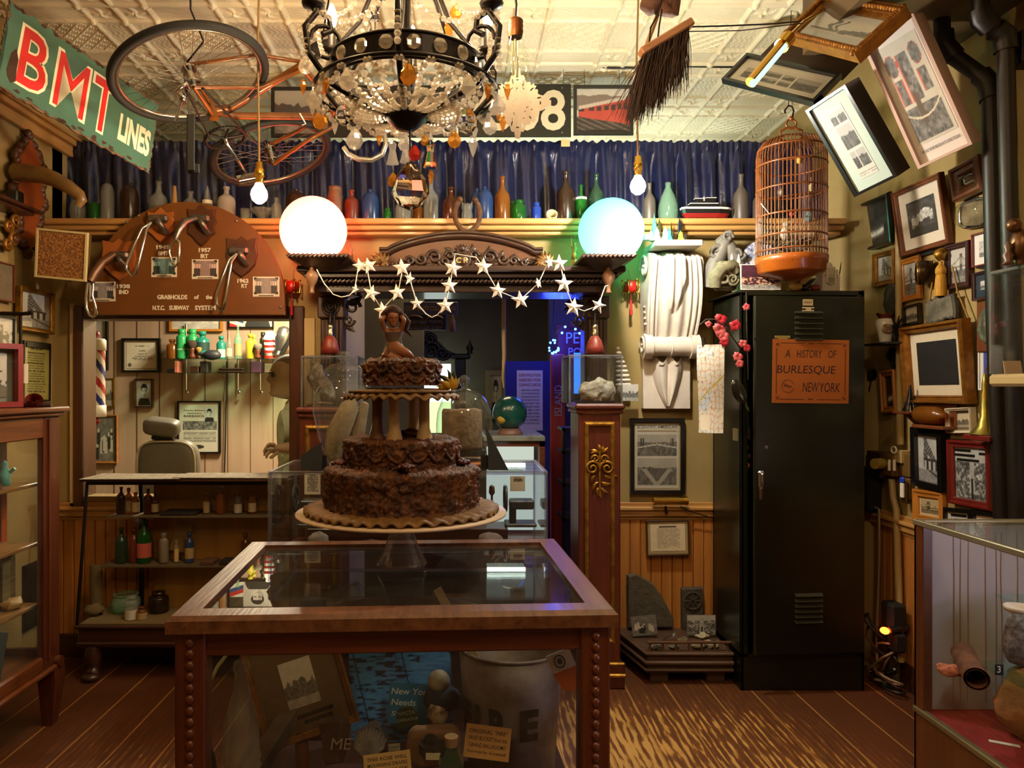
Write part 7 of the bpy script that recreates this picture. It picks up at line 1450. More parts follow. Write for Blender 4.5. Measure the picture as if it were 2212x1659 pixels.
for j in range(40):
 for i in range(ns):
  a0,a1=2*math.pi*i/ns,2*math.pi*(i+1)/ns;za,zb=z0+(z1-z0)*j/40,z0+(z1-z0)*(j+1)/40;q=((i/ns)*2+j/40*1.6) % 1
  mb=st_m['#a01a28' if .25 <= q < .5 else '#22308a' if q >= .75 else '#d8d0c4'];mb.add([(c.x+R*math.cos(a),c.y+R*math.sin(a),z) for a,z in ((a0,za),(a1,za),(a1,zb),(a0,zb))],[(0,1,2,3)],sm=True)
for (cn,mb),nm in zip(st_m.items(),('white_stripe','red_stripe','blue_stripe')):O(nm,mb,mat('pole'+cn,cn,.3),bp)
O('white_cap',MB().lathe([(R*.9,z1),(R*1.1,z1),(R*1.1,z1+.06),(R*.95,z1+.07),(0,z1+.07)],24,M=T(c.x,c.y,0)),WHITE,bp);O('white_cap',MB().lathe([(0,z0-.07),(R*1.1,z0-.07),(R*1.1,z0),(R*.9,z0)],24,M=T(c.x,c.y,0)),WHITE,bp)
O('red_ball',MB().ball((c.x,c.y,z1+.095),.026,14,9),RED,bp);O('red_ball',MB().ball((c.x,c.y,z0-.095),.026,14,9),RED,bp)
gsf=thing('glass_shelves','two glass shelves on chrome posts holding barber supplies','shelf',P(480,810,6.5));YS2=6.48
zu,zl_=P(0,776,YS2).z,P(0,806,YS2).z;SG=glass('shelf_glass',(.8,.95,.9),ior=1.5)
for z in (zu,zl_):O('glass_shelf',MB().box(P(362,0,YS2).x,-1.35,6.36,6.69,z-.006,z),SG,gsf)
for px in (402,514,562):O('post',MB().cyl(P(px,700 if px == 402 else 776,6.65),P(px,845,6.65),.009).ball(P(px+3,847,6.62),.018,12,8),CHROME,gsf)
SB='barber supplies on the glass shelves'
MINT=mat('mint_wash','#2f9a58',.25);TEAL=mat('teal_tonic','#1f7a68',.2)
for i,(px,yt,wp,kd,m,lb,lab) in enumerate(((372,733,24,'vial','amber','amber flask at the far end of the upper shop shelf',None),(393,711,24,'jar',MINT,'green mint wash bottle next to the amber flask',('#9fd0a8',.3,.34)),(416,711,24,'jar',MINT,'green mint wash bottle beside the teal one on the shop shelf',('#9fd0a8',.3,.34)),(437,716,30,'vial',TEAL,'wide teal tonic bottle on the shop shelf',('#123a34',.3,.6)),
   (478,726,20,'vial',TEAL,'teal aftershave bottle with a pale printed label',('#c9c4b0',.08,.42)),(495,718,14,'wine','clear','slim clear bottle beside the teal aftershave',('#b8b090',.1,.4)),(514,703,17,'wine','pale','tall clear bottle with a tan label on the shop shelf',('#a08a5a',.1,.45)),(541,721,20,'vial',mat('yellow_tonic','#a89a2a',.15),'square yellow tonic bottle in front of the lit shop wall',None),(549,724,14,'vial',mat('yellow_oil','#b8b04a',.15),'second slimmer yellow tonic bottle at the lit shop wall',None),(568,718,14,'jar',BLACK,'black topped bottle behind the striped shaving can',None))):
 vessel(px,yt,wp,kd,m,lb,zu+.001,YS2+(.05 if 'second' in lb or 'behind' in lb else 0),group=SB,lab=lab)
cn=thing('shaving_can','red and white striped shaving cream can on the upper shop shelf','can',(P(583,0,YS2).x,YS2,zu+.001),SB);hh=P(0,716,YS2).z-zu
Q('can',MB().lathe([(0,0),(.052,0),(.052,hh*.8),(.042,hh*.86),(0,hh*.86)],26),WHITE,cn);Q('white_cap',MB().lathe([(.037,hh*.85),(.037,hh),(0,hh)],22),WHITE,cn)
sr=MB()
for j in range(4):sr.rings([[(.0525*math.cos(a),.0525*math.sin(a),hh*(.06+j*.19+.04*math.sin(a))+dz) for a in [2*math.pi*i/26 for i in range(26)]] for dz in (0,hh*.09)],True,False)
Q('red_stripes',sr,RED,cn,kind='stuff')
def brush(px,r,m,label):
 t=thing('shaving_brush',label,'shaving brush',(P(px,0,YS2-.05).x,YS2-.05,zu+.001),SB);Q('handle',MB().lathe([(0,0),(r*.7,0),(r*.8,r*.6),(r*.45,r*1.3),(r*.7,r*1.9),(r*.6,r*2.2)],18),mat('brush_wood','#5a2c18',.35),t);Q('hair',MB().lathe([(r*.55,r*2.1),(r*1.1,r*3),(r*.9,r*3.7),(0,r*3.9)],18),m,t)
brush(415,.042,mat('badger','#3a2a20',.9),'largest dark haired shaving brush in front of the green bottles');brush(430,.027,mat('tan_hair','#a8813a',.9),'small tan tipped shaving brush beside the dark haired one');brush(557,.035,mat('grey_hair','#6a6050',.9),'grey haired shaving brush beside the striped shaving can')
O('powder_bulb',MB().ball((0,0,.035),(.08,.05,.045),18,10).cyl((-.06,0,.035),(-.11,0,.05),.012),mat('rubber_grey','#2a2c30',.5),M=T(P(458,0,YS2-.06).x,YS2-.06,zu),label='dark rubber powder bulb lying on the upper shop shelf',cat='powder bulb',group=SB)
hd=thing('hair_dryer','vintage chrome hair dryer hung on the bright shop wall','hair dryer',P(612,760,6.47));O('housing',MB().tube([P(604,758,6.47),P(610,735,6.47),P(617,712,6.47),P(619,706,6.47)],[.05,.077,.062,.025],18),mat('dryer_chrome','#8a8a88',.25,.9),hd);O('nozzle',MB().tube([P(604,758,6.47),P(602,766,6.47)],[.05,.062],18),BLACK,hd);O('handle',MB().tube([P(607,768,6.42),P(620,745,6.42),P(634,716,6.42)],[.022,.018,.012],8),BLACK,hd)
for px,wp,hpx,m,lb in ((374,18,9,BLACK,'flat black tin at the far end of the lower shop shelf'),(385,8,26,mat('pink_tube','#b8604a',.5),'upright pink tube on the lower shop shelf'),(424,18,15,mat('brown_jar','#3a2418',.3),'short brown jar on the lower shop shelf'),(444,16,25,mat('black_box','#241c16',.5),'upright black carton on the lower shop shelf'),(556,22,25,mat('purple_box','#3a1c2c',.5),'dark purple box on the lower shop shelf'),(583,18,20,mat('olive_box','#5a4a34',.5),'olive box on the lower shop shelf beside the mannequin head')):
 x=P(px,0,6.47).x;w_=sz(wp,6.47)/2;O('barber_item',MB().box(x-w_,x+w_,6.42,6.53,zl_+.001,zl_+sz(hpx,6.47),.005),m,label=lb,cat='box' if 'jar' not in lb else 'jar',group='boxes on the lower shop shelf')
O('hair_brush',MB().box(-.115,.115,-.03,.03,0,.02,.008).box(-.11,.11,-.028,.028,.022,.042,.01),mat('brush_dark','#2e1a14',.35),M=T(P(500,0,6.47).x,6.47,zl_+.001),label='pair of brown clothes brushes stacked on the lower shop shelf',cat='brush')
O('electric_flex',MB().tube([P(490,780,6.66),P(489,850,6.66),P(487,950,6.66),P(484,1040,6.66)],.006,6),BLACK,label='black cord running down the shop wall beside the advertisement',cat='cord')
# barber chair
bc=thing('barber_chair','grey leather barber chair with a padded headrest seen from behind','barber chair',P(365,1040,4.85));LE=mat('grey_leather','#6a665c',.45,0,'#605c52',8,.1,120);ch_c=P(366,1020,4.85)
def soft(c,s,e=.45,n=28,m=16,M=None):
 mb=MB();pw=lambda v:math.copysign(abs(v)**e,v);R=[]
 for a in range(m+1):
  t_=math.pi*(a/m-.5);R.append([(c[0]+s[0]*pw(math.cos(t_))*pw(math.cos(2*math.pi*i/n)),c[1]+s[1]*pw(math.cos(t_))*pw(math.sin(2*math.pi*i/n)),c[2]+s[2]*pw(math.sin(t_))) for i in range(n)])
 return mb.rings(R,True,False,True,M)
O('backrest',soft((ch_c.x,4.85,ch_c.z+.0),(.195,.07,.215),.5),LE,bc);O('piping',MB().tube([(ch_c.x+.19*abs(math.cos(a))**.5*math.copysign(1,math.cos(a)),4.785,ch_c.z+.205*abs(math.sin(a))**.5*math.copysign(1,math.sin(a))) for a in [2*math.pi*i/48 for i in range(48)]],.006,6,closed=True),mat('piping_pale','#b0a890',.5),bc)
h=P(350,922,4.82);O('headrest',soft((h.x,4.82,h.z),(.115,.06,.055),.5,M=T(h.x,4.82,h.z) @ Ry(.12) @ Rx(.3) @ T(-h.x,-4.82,-h.z)),LE,bc);O('headrest_bracket',MB().cyl(P(352,940,4.84),P(352,975,4.84),.018).box(h.x-.07,h.x+.07,4.81,4.86,h.z-.085,h.z-.055,.008),BLACK,bc);O('seat',soft((ch_c.x,5.05,ch_c.z-.25),(.25,.25,.07),.5),LE,bc)
O('column',MB().cyl((ch_c.x,5.05,0),(ch_c.x,5.05,ch_c.z-.3),.07).lathe([(0,0),(.3,0),(.28,.05),(.08,.07)],30,M=T(ch_c.x,5.05,0)),CHROME,bc)
# ---------------------------------------------------------------- shop mannequin (a shop dummy facing the chair)
def skin(name,pts,edges,m,parent,sub=2,root=0):
 me=bpy.data.meshes.new(name);inv=W[parent].inverted();me.from_pydata([tuple(inv @ Vector(p[:3])) for p in pts],edges,[]);o=bpy.data.objects.new(name,me);SC.collection.objects.link(o);me.materials.append(m)
 o.modifiers.new('skin','SKIN');sv=me.skin_vertices[0].data
 for i,p in enumerate(pts):sv[i].radius=(p[3],p[4] if len(p) > 4 else p[3]);sv[i].use_root=i == root
 o.modifiers['skin'].use_smooth_shade=True;s=o.modifiers.new('sub','SUBSURF');s.levels=sub;s.render_levels=sub;o.parent=parent;W[o]=W[parent].copy();return o
def head(M,s,m,name,parent,label=None):      # face looks along local -y, s = head height
 mb=MB();n,k=40,30;R=[]
 zt=[-.5,-.47,-.42,-.3,-.2,-.08,.03,.15,.3,.42,.48,.5];yf=[.02,.2,.36,.37,.375,.38,.375,.41,.36,.23,.1,.01];yb=[.0,.0,.02,.08,.2,.36,.43,.46,.42,.29,.13,.01];wd=[.02,.08,.15,.24,.28,.33,.345,.35,.31,.2,.09,.01]
 for a in range(k+1):
  zz=-.5*math.cos(math.pi*a/k);row=[];F_,B_,W_=(np.interp(zz,zt,q) for q in (yf,yb,wd))
  for i in range(n):
   th=2*math.pi*i/n;x=W_*math.cos(th);y=math.sin(th);y=y*B_ if y > 0 else -abs(y)**.75*F_
   if y < 0:
    y+= -.1*math.exp(-((x/.055)**2))*math.exp(-(((zz+.06)/.075)**2))-.045*math.exp(-((x/.05)**2))*math.exp(-(((zz-.03)/.08)**2))   # nose
    y+= .05*(math.exp(-(((abs(x)-.14)/.075)**2))*math.exp(-(((zz-.03)/.05)**2)));y+= -.022*math.exp(-((x/.22)**2))*math.exp(-(((zz-.1)/.035)**2))    # sockets, brow
    y+= -.035*math.exp(-((x/.09)**2))*math.exp(-(((zz+.2)/.022)**2))-.035*math.exp(-((x/.08)**2))*math.exp(-(((zz+.245)/.024)**2))+.014*math.exp(-((x/.11)**2))*math.exp(-(((zz+.222)/.01)**2))
    y+= -.06*math.exp(-((x/.12)**2))*math.exp(-(((zz+.36)/.07)**2))                                                      # chin
   row.append((x*s,y*s,zz*s))
  R.append(row)
 mb.rings(R,True,False)
 for sd in (-1,1):mb.ball((sd*.36*s,.05*s,-.02*s),(.035*s,.07*s,.11*s),10,8)
 return O(name,mb,m,parent,label=label,M=M)
mn=thing('mannequin','shop mannequin in a pale shirt reaching one hand towards the barber chair','mannequin',P(660,1300,4.62));Ym=4.62;SK=mat('mannequin_skin','#a08a6c',.5);SHI=mat('pale_shirt','#b4c4ae',.8,0,'#a2b49c',12,.3,30)
hc=P(624,815,Ym);Mh=T(hc) @ Rz(math.radians(-72));hs_=sz(96,Ym)
body=[P(640,960,Ym)[:]+(.11,.1),P(642,905,Ym)[:]+(.13,.09),P(636,888,Ym)[:]+(.06,.055),P(628,858,Ym)[:]+(.055,.055),P(640,1040,Ym)[:]+(.14,.1),
  P(640,915,4.42)[:]+(.06,),P(652,965,4.36)[:]+(.046,),P(618,968,4.34)[:]+(.036,.034),P(602,968,4.33)[:]+(.026,.034),P(592,969,4.33)[:]+(.018,.038)]
skin('body',body,[(0,1),(1,2),(2,3),(0,4),(1,5),(5,6),(6,7),(7,8),(8,9)],SK,mn)
hb_=head(Mh,hs_,SK,'head',mn)
O('painted_hair',MB().rings([[tuple(Mh @ Vector((hs_*.385*math.cos(th)*math.sin(t_),hs_*(.47*math.sin(th)*math.sin(t_)+.02),hs_*(.52*math.cos(t_)+.0)))) for th in [2*math.pi*i/28 for i in range(28)]] for t_ in [.02,.25,.5,.75,.95]],True,False),mat('hair_paint','#6a5848',.7),mn)
eye=MB()
for sd in (-1,1):eye.ball(Mh @ Vector((sd*.14*hs_,-.375*hs_,.03*hs_)),.018*hs_*2,8,6);eye.tube([Mh @ Vector((sd*(.08+.03*i)*hs_,(-.43+.006*i*i)*hs_,(.095+.006*math.sin(i))*hs_)) for i in range(5)],.006,5)
skin('trousers',[P(641,1040,Ym)[:]+(.13,.11),(P(641,0,Ym).x-.09,Ym,.5,.07),(P(641,0,Ym).x-.09,Ym,.02,.05),(P(641,0,Ym).x+.09,Ym,.5,.07),(P(641,0,Ym).x+.09,Ym,.02,.05)],[(0,1),(1,2),(0,3),(3,4)],mat('trousers','#2a2a30',.8),mn)
O('painted_eyes',eye,mat('eye_paint','#3a2a20',.5),mn,kind='stuff')
sh_=[P(641,1050,Ym)[:]+(.13,.12),P(638,965,Ym)[:]+(.14,.115),P(638,905,Ym)[:]+(.152,.11),P(638,882,Ym)[:]+(.095,.085),P(637,908,4.43)[:]+(.085,),P(645,945,4.38)[:]+(.085,)]
skin('shirt',sh_,[(0,1),(1,2),(2,3),(2,4),(4,5)],SHI,mn,2)
O('collar',MB().tube([P(612,892,4.5),P(622,880,4.5),P(640,868,4.52),P(655,870,4.6)],[.012,.022,.022,.014],8).tube([P(612,892,4.5),P(606,908,4.5)],[.014,.003],8),SHI,mn)
for j,(dy,L) in enumerate(((-7,26),(-2,31),(4,30),(9,25))):
 p0=P(596,968+dy,4.33-.012*0+(j-1.5)*.012);skin('finger',[p0[:]+(.0095,),P(596-L*.45,966+dy*1.1,p0.y)[:]+(.0095,),P(596-L*.75,971+dy*1.2,p0.y)[:]+(.0085,),P(596-L*.85,981+dy*1.1,p0.y)[:]+(.007,)],[(0,1),(1,2),(2,3)],SK,mn,2)
skin('thumb',[P(603,974,4.30)[:]+(.012,),P(590,985,4.28)[:]+(.011,),P(582,990,4.28)[:]+(.009,)],[(0,1),(1,2)],SK,mn,2)
bt_=MB()
for py in (905,925,945,965,985):bt_.ball(P(606+(py-905)*.06,py,4.49),.007,8,5)
O('buttons',bt_,WHITE,mn,kind='stuff')
# ================================================================ HALL BEHIND THE PASSAGE
M,w_,h_=onwall(872,989,652,680,5.0);t=thing('hanging_sign','long grey hanging sign reading community collections','sign',M=M);Q('board',MB().box(-w_/2,w_/2,-h_/2,h_/2,-.02,0,.003),mat('sign_grey','#5a5348',.6),t);Q('lettering',text('COMMUNITY COLLECTIONS',h_*.36,.012,w=w_*.92,M=T(0,0,.001)),mat('gold_leaf','#c9a040',.35,.3),t);Q('hanging_wire',MB().cyl((w_*.4,h_/2,-.01),(w_*.4,.5,-.01),.002,n=5).cyl((-w_*.4,h_/2,-.01),(-w_*.4,.5,-.01),.002,n=5),IRON,t,kind='stuff')
M,w_,h_=onwall(866,964,679,713,5.1);t=thing('hanging_sign','black and gold collection sign below the grey community sign','sign',M=M);Q('board',MB().box(-w_/2,w_/2,-h_/2,h_/2,-.02,0,.003),BLACK,t)
Q('lettering',text('CITY EDDY',h_*.16,.01,w=w_*.34,M=T(-w_*.08,-h_*.03,.001),mb=text('COLLECTION',h_*.14,.01,w=w_*.3,M=T(w_*.27,.02*h_,.001),mb=text('OUR FEATURED GUEST',h_*.15,.01,w=w_*.8,M=T(0,-h_*.4,.001)))),mat('dull_silver','#8a8478',.5),t);Q('hanging_wire',MB().cyl((w_*.3,h_/2,-.06),(w_*.3,.9,-.06),.002,n=5),IRON,t);Q('gold_scrolls',MB().frame(w_*.84,h_*.42,[(0,0),(0,.003),(.006,.003),(.006,0)],T(0,-h_*.06,0)).tube([(w_*(-.2+.17*math.cos(a)),h_*(.2+.2*math.sin(a)),.002) for a in [math.pi*i/12 for i in range(13)]],.006,5).tube([(w_*(.25+.17*math.cos(a)),h_*(.2+.2*math.sin(a)),.002) for a in [math.pi*i/12 for i in range(13)]],.006,5),mat('dull_gold','#6a4a1e',.45,.35),t)
om=thing('hall_mirror','black carved mirror surround at the far end of the hall','mirror',P(930,900,6.9));Yh=6.9;BKW=mat('ebony','#0e0b09',.5)
O('cornice',MB().box(P(822,0,Yh).x,P(1016,0,Yh).x,Yh,Yh+.15,P(0,775,Yh).z,P(0,764,Yh).z,.01),BKW,om);O('crest',MB().prism([P(x,y,Yh).xz[:] for x,y in ((985,764),(965,755),(945,735),(938,720),(925,714),(908,714),(895,722),(890,738),(870,758),(850,764))][::-1],.08,FM((0,Yh+.08,0),UB,VB)),BKW,om)
for px in (826,1015):O('finial',MB().lathe([(.03,0),(.02,.02),(.035,.05),(.01,.1),(0,.14)],12,M=T(P(px,764,Yh))),BKW,om)
for x0 in (838,982):O('pilaster',MB().box(P(x0,0,Yh).x,P(x0+24,0,Yh).x,Yh,Yh+.12,0,P(0,775,Yh).z,.008),BKW,om)
q=MB();Mq=FM(P(918,756,Yh-.01),UB,VB);
for s in (-1,1):
 for (u,v,r_,f) in ((.06,.0,.08,1),(.16,-.03,.07,-1),(.05,.1,.05,1)):curl(q,(s*u,v),r_,1.5,.02,Mq,s*f)
O('carving',q,BKW,om);z0=.95
lp=thing('lit_panel','bright lit back panel of the hall cabinet seen between the cake pillars','light box',(P(935,0,7.0).x,7.02,.9));O('upper_pane',MB().box(P(862,0,7).x,P(974,0,7).x,7.0,7.02,P(0,868,7).z,P(0,786,7).z),glow('pane_white',(.85,1,.92),1.5),lp);O('lower_pane',MB().box(P(862,0,7).x,P(974,0,7).x,7.0,7.02,P(0,935,7).z,P(0,868,7).z),glow('pane_green',(.75,.95,.45),.95),lp)
O('leafy_print',colgrid(sz(22,6.95),sz(40,6.95),lambda U,V:np.where((fbm(U,V,9,4) > .5)[...,None],np.array((.75,.8,.5)),np.array((.12,.2,.08))),FM(P(917,915,6.95),UB,VB),.01),PIC,label='leafy green print in the lit cabinet behind the cake',cat='print')
cdl=thing('crystal_pendants','small crystal wall light hanging at the back of the hall','lamp',P(880,640,5.3))
for px,py,r_ in ((852,622,8),(866,624,7),(881,630,10),(890,622,9),(902,626,7),(911,630,7)):O('drop',MB().ball(P(px,py,5.3),sz(r_*.5,5.3),10,7).cyl(P(px,py,5.3),(P(px,605,5.3).x,5.3,2.66),.003,n=5),mat('drop_glow','#c9d09a',.2),cdl)
ts2=P(977,700,5.0);O('tassel',MB().lathe([(.022,-.05),(.02,.03),(.012,.04),(.014,.055),(0,.07)],14,M=T(ts2)).cyl(ts2,Vector((ts2.x,ts2.y,2.66)),.002,n=4),mat('tassel_brown','#6a4626',.7),label='brown tassel hanging at the end of the community sign',cat='tassel')
O('cloth_strip',MB().tube([P(1089,612,4.12),P(1088,700,4.12),P(1089,770,4.12),P(1086,815,4.12),P(1088,838,4.12)],[.011,.012,.011,.007,.003],8),mat('cloth_cream','#c9b48a',.7),label='narrow cream cloth strip hanging in the passage',cat='cloth strip')
M,w_,h_=onwall(1048,1094,800,905,7.28);framed(M,w_,h_,'tan framed print of a small figure at the back of the hall',mat('tan_frame','#8a7a54',.6),pic('portrait',31,1.0),fw=.05,t=.03,prof='flat')
nb=thing('notice_board','blue board with a paper notice on identification for cashing checks','notice',M=FM(P(1140,905,5.6),UB,VB));w_,h_=sz(98,5.6),sz(250,5.6);Q('board',MB().box(-w_/2,w_/2,-1.2,h_/2,-.03,0),mat('board_navy','#1c1c6a',.5),nb);pc=T(.015,.06,.002);pw_,ph_=sz(56,5.6),sz(130,5.6)
Q('notice_paper',MB().box(-pw_/2,pw_/2,-ph_/2,ph_/2,0,.002,M=T(.015,.14,.001)),mat('notice_white','#b8b0b8',.7),nb);q=MB();q2=MB()
for k,s in enumerate(('IDENTIFICATION','NEEDED FOR','CASHING CHECKS')):text(s,.022,.01,w=pw_*.84,M=T(.015,.14+ph_*(.42-k*.08),.0035),mb=q)
for k,s in enumerate(('DRIVERS LICENSE','AUTO REGISTRATION','INSURANCE POLICY','WITH PHOTOSTAT','PASSPORT OR','CITIZENSHIP PAPERS','EMPLOYMENT CARD','UNEMPLOYMENT BUREAU','IDENTIFICATION CARD','VISA PAPERS','PHOTO IDENTIFICATION')):text(s,.014,.006,w=pw_*.7,M=T(.02,.14+ph_*(.17-k*.055),.0035),mb=q2)
Q('heading',q,mat('ink_red','#7a1c2a',.6),nb);Q('lettering',q2,mat('ink','#1c0c14',.6),nb)
M,w_,h_=onwall(1205,1288,703,782,5.0);t=thing('painted_sign','dark red painted sign with blue lights along its top','sign',M=M);Q('board',MB().box(-w_/2,w_/2,-h_/2,h_/2,-.03,0,.004),mat('sign_maroon','#7a1018',.5),t);Q('hanging_wire',MB().cyl((0,h_/2,-.01),(0,2.66-M.translation.z,-.01),.002,n=5),IRON,t);Q('lettering',text('PEEP',h_*.3,.0,w=w_*.72,M=T(.02,h_*.16,.001),mb=text('POLL',h_*.22,.0,w=w_*.6,M=T(.02,-h_*.22,.001))),mat('sign_white','#c9c4d0',.5),t)
BLU=glow('led_blue',(.02,.12,1),26);lb=thing('string_lights','cluster and string of blue lights around the dark red sign','string lights',P(1195,760,4.95));rr=random.Random(12)
for px,py in ((1221,706),(1243,711),(1214,719),(1252,720),(1270,717)):O('bulb',MB().ball(P(px,py,4.94),.008,8,6),BLU,lb)
for i in range(16):a=rr.random()*6.28;O('bulb',MB().ball(P(1196+12*math.cos(a)*rr.random()**.5,749+15*math.sin(a),4.9+rr.uniform(-.03,.03)),.007,8,6),BLU,lb)
O('wire',MB().tube([P(1196,735,4.93),(P(1196,0,4.95).x,4.95,2.66),P(1196,735,4.94),P(1205,715,4.95),P(1222,708,4.95),P(1244,712,4.95),P(1270,718,4.95)],.003,5),BLACK,lb)
light('led_light','POINT',P(1205,735,4.8),(.03,.06,1),5,.1,parent=lb)
rb=thing('painted_board','weathered red painted board with white lettering standing in the passage','board',P(1205,1060,4.9));O('board',MB().box(P(1190,0,4.9).x,P(1222,0,4.9).x,4.9,4.95,0,P(0,765,4.9).z,.006),mat('weathered_red','#8a2018',.7,0,'#a8402a',5,.3,30,(3,3,.4)),rb);O('lettering',text('ISLAND',.05,.0,w=.2,M=FM(P(1206,865,4.895),(0,0,1),(-1,0,0))),mat('worn_white','#b0a8a0',.7),rb)
bk=thing('shelf_unit','black metal shelf unit just behind the gilt pedestal','shelf',P(1230,1200,4.3));O('frame',MB().box(P(1216,0,4.3).x,P(1222,0,4.3).x,4.3,4.34,0,P(0,925,4.3).z).box(P(1255,0,4.3).x,P(1261,0,4.3).x,4.3,4.34,0,P(0,925,4.3).z),BLACK,bk)
for py in (925,975,1045,1120):O('shelf_board',MB().box(P(1216,0,4.3).x,P(1261,0,4.3).x,4.3,4.55,P(0,py+6,4.3).z,P(0,py,4.3).z),BLACK,bk)
lb2=thing('blue_lit_panel','bright blue lit panel seen through the clear box with the pale rock','light box',P(1266,860,4.7));O('lit_pane',MB().box(P(1240,0,4.7).x,P(1294,0,4.7).x,4.7,4.71,P(0,850,4.7).z,P(0,762,4.7).z),glow('pane_blue',(.05,.3,1),.9),lb2);O('frame_bar',MB().box(P(1267,0,4.68).x,P(1270,0,4.68).x,4.68,4.69,P(0,850,4.7).z,P(0,762,4.7).z),BLACK,lb2);O('stand',MB().box(P(1240,0,4.72).x,P(1294,0,4.72).x,4.715,4.75,0,P(0,762,4.7).z),BLACK,lb2)  # panel lit blue; the light on it is put in as emission
# ================================================================ DARK SLANTED BOTTLE CASE UNDER THE SHOP WINDOW
def bottlecase():
 x0,x1,yf,yb=-1.9,-.86,3.66,3.96;zt=.985;t=thing('display_case','old dark display case of medicine bottles with a slanted glass front under the shop window','display case',((x0+x1)/2,3.8,0));BK=DARK
 O('base',MB().box(x0,x1,yf,yb,.16,.27,.008).box(x0-.012,x1,yf-.012,yb,.255,.275,.006).box(x0-.006,x1,yf-.006,yb,.17,.19,.006),BK,t)
 for x in (x0+.07,x1-.07):O('claw_foot',MB().tube([(x,yf+.04,.17),(x,yf+.015,.11),(x,yf+.045,.06),(x,yf+.01,.022)],[.035,.045,.028,.038],12).ball((x,yf-.005,.02),(.045,.04,.022),12,8),BK,t)
 q=MB()
 for x in (x0,x1):q.tube([(x,yf,.275),(x,yf+.1,zt-.02)],.008,6)
 q.box(x0,x1,yf+.09,yf+.105,zt-.03,zt-.01);O('metal_frame',q.box(x0+.2,x0+.22,3.9,3.92,.27,zt-.02),IRON,t)
 O('glass_front',MB().add([(x0,yf,.275),(x1,yf,.275),(x1,yf+.1,zt-.02),(x0,yf+.1,zt-.02)],[(0,1,2,3)]),GL,t);O('side_glass',MB().add([(x0,yf,.275),(x0,yb,.275),(x0,yb,zt-.02),(x0,yf+.1,zt-.02)],[(0,1,2,3)]),GL,t)
 O('top',MB().box(x0-.03,x1,yf+.07,yb,zt-.012,zt,.003),BK,t);O('floor_cloth',MB().box(x0+.01,x1,yf+.01,yb,.275,.279),mat('case_linen','#7a6a48',.9),t)
 O('back_panel',MB().box(x0+.26,x1,yb-.012,yb,.275,zt-.03),mat('ochre_panel','#b07c22',.7,0,'#94651a',8,.2,60,(1,1,.05)),t)
 for z in (.79,.535):O('shelf',MB().box(x0+.05+.04*(z > .6),x1,yf+.13,yb-.015,z-.008,z),mat('shelf_dusty','#5a4a34',.7),t)
 O('paper_cover',MB().box(x0-.02,-1.42,yf+.06,yb,zt+.001,zt+.004).box(-1.46,x1-.02,yf+.08,yb,zt+.0045,zt+.008).wob(.003,7),mat('newsprint','#a89c88',.8,0,'#7c7264',30),t)
bottlecase();GB='medicine bottles in the dark case'
for px,yt,wp,z,m,kd,lb,lab in ((262,1052,20,.79,'dark','squat','dark bottle at the far end of the top shelf of the bottle case',None),(278,1054,14,.79,'amber','vial','tall narrow amber vial next to the dark bottle on the top shelf',('#8a7a50',.1,.5)),(293,1064,16,.79,'amber','vial','short labelled vial third on the top shelf of the bottle case',('#b8a070',.1,.55)),(320,1056,19,.79,'brown','squat','brown round bottle behind its labelled neighbour on the top shelf',None),(335,1066,16,.79,'brown','squat','brown labelled bottle beside the flat dark tray',('#a8946a',.1,.5)),(446,1066,14,.79,'amber','vial','small labelled vial just past the flat dark tray',('#b8a070',.05,.6)),(477,1052,20,.79,mat('copper_tin','#8a4a1e',.35,.4),'jar','copper coloured tin canister on the top shelf',None),(514,1062,17,.79,'grey','vial','grey bottle with a white label on the top shelf',('#b8b0a0',.05,.45)),(545,1062,17,.79,'amber','jar','squat labelled bottle at the near end of the top shelf',('#b8a484',.1,.5)),
  (262,1140,26,.535,'dgreen','squat','dark round bottle under the blue reflection on the middle shelf',None),(289,1140,18,.535,'red','vial','reddish labelled bottle beside the tall green one',None),(311,1112,30,.535,'green','wine','tall green bottle with a pink and red label on the middle shelf',('#b8584a',.12,.42)),(354,1150,20,.535,mat('white_tin','#7a7260',.5),'jar','pale tin with dark flecks on the middle shelf',None),(381,1166,10,.535,'clear','vial','tiny corked vial with a tan label on the middle shelf',('#c9a86a',.05,.6)),(409,1150,19,.535,'blue','vial','bluish stoppered bottle with a tan label on the middle shelf',('#a08858',.15,.5)),(530,1152,18,.535,'brown','vial','brown bottle at the near end of the middle shelf',None),
  (272,1282,62,.279,'pale','pot','big empty glass fishbowl jar on the floor of the bottle case',None),(284,1286,28,.279,'clear','jar','clear jar half full of white powder in front of the fishbowl',('#c9bfae',.02,.42)),(306,1310,23,.279,'amber','vial','small corked jar of tan powder in front of the fishbowl',('#a88c5a',.02,.55)),(343,1278,42,.279,'dark','jar','wide dark brown jar behind the corner of the cake table',None)):
 vessel(px,yt,wp,kd,m,lb,z+.001,3.74 if 'in front' in lb else 3.86,group=GB,lab=lab)
O('leaflet',MB().box(-.045,.045,-.075,.075,0,.002,M=FM(P(392,1160,3.92),UB,(.0,.2,.98)) @ Rz(-.2)),mat('leaflet','#8a6a34',.8),label='tan leaflet leaning behind the small bottles on the middle shelf',cat='leaflet')
O('flat_tray',MB().box(P(352,0,3.85).x,P(430,0,3.85).x,3.8,3.93,.791,.806,.004),BLACKM,label='flat dark tray on the top shelf of the bottle case',cat='tray')
for px,w_,m,lb in ((452,.07,mat('pink_box','#5a3428',.6),'flat reddish box on the middle shelf of the bottle case'),(495,.08,BLACKM,'flat black box on the middle shelf of the bottle case')):c=P(px,0,3.84);O('flat_box',MB().box(c.x-w_/2,c.x+w_/2,3.8,3.9,.536,.556,.003),m,label=lb,cat='box')
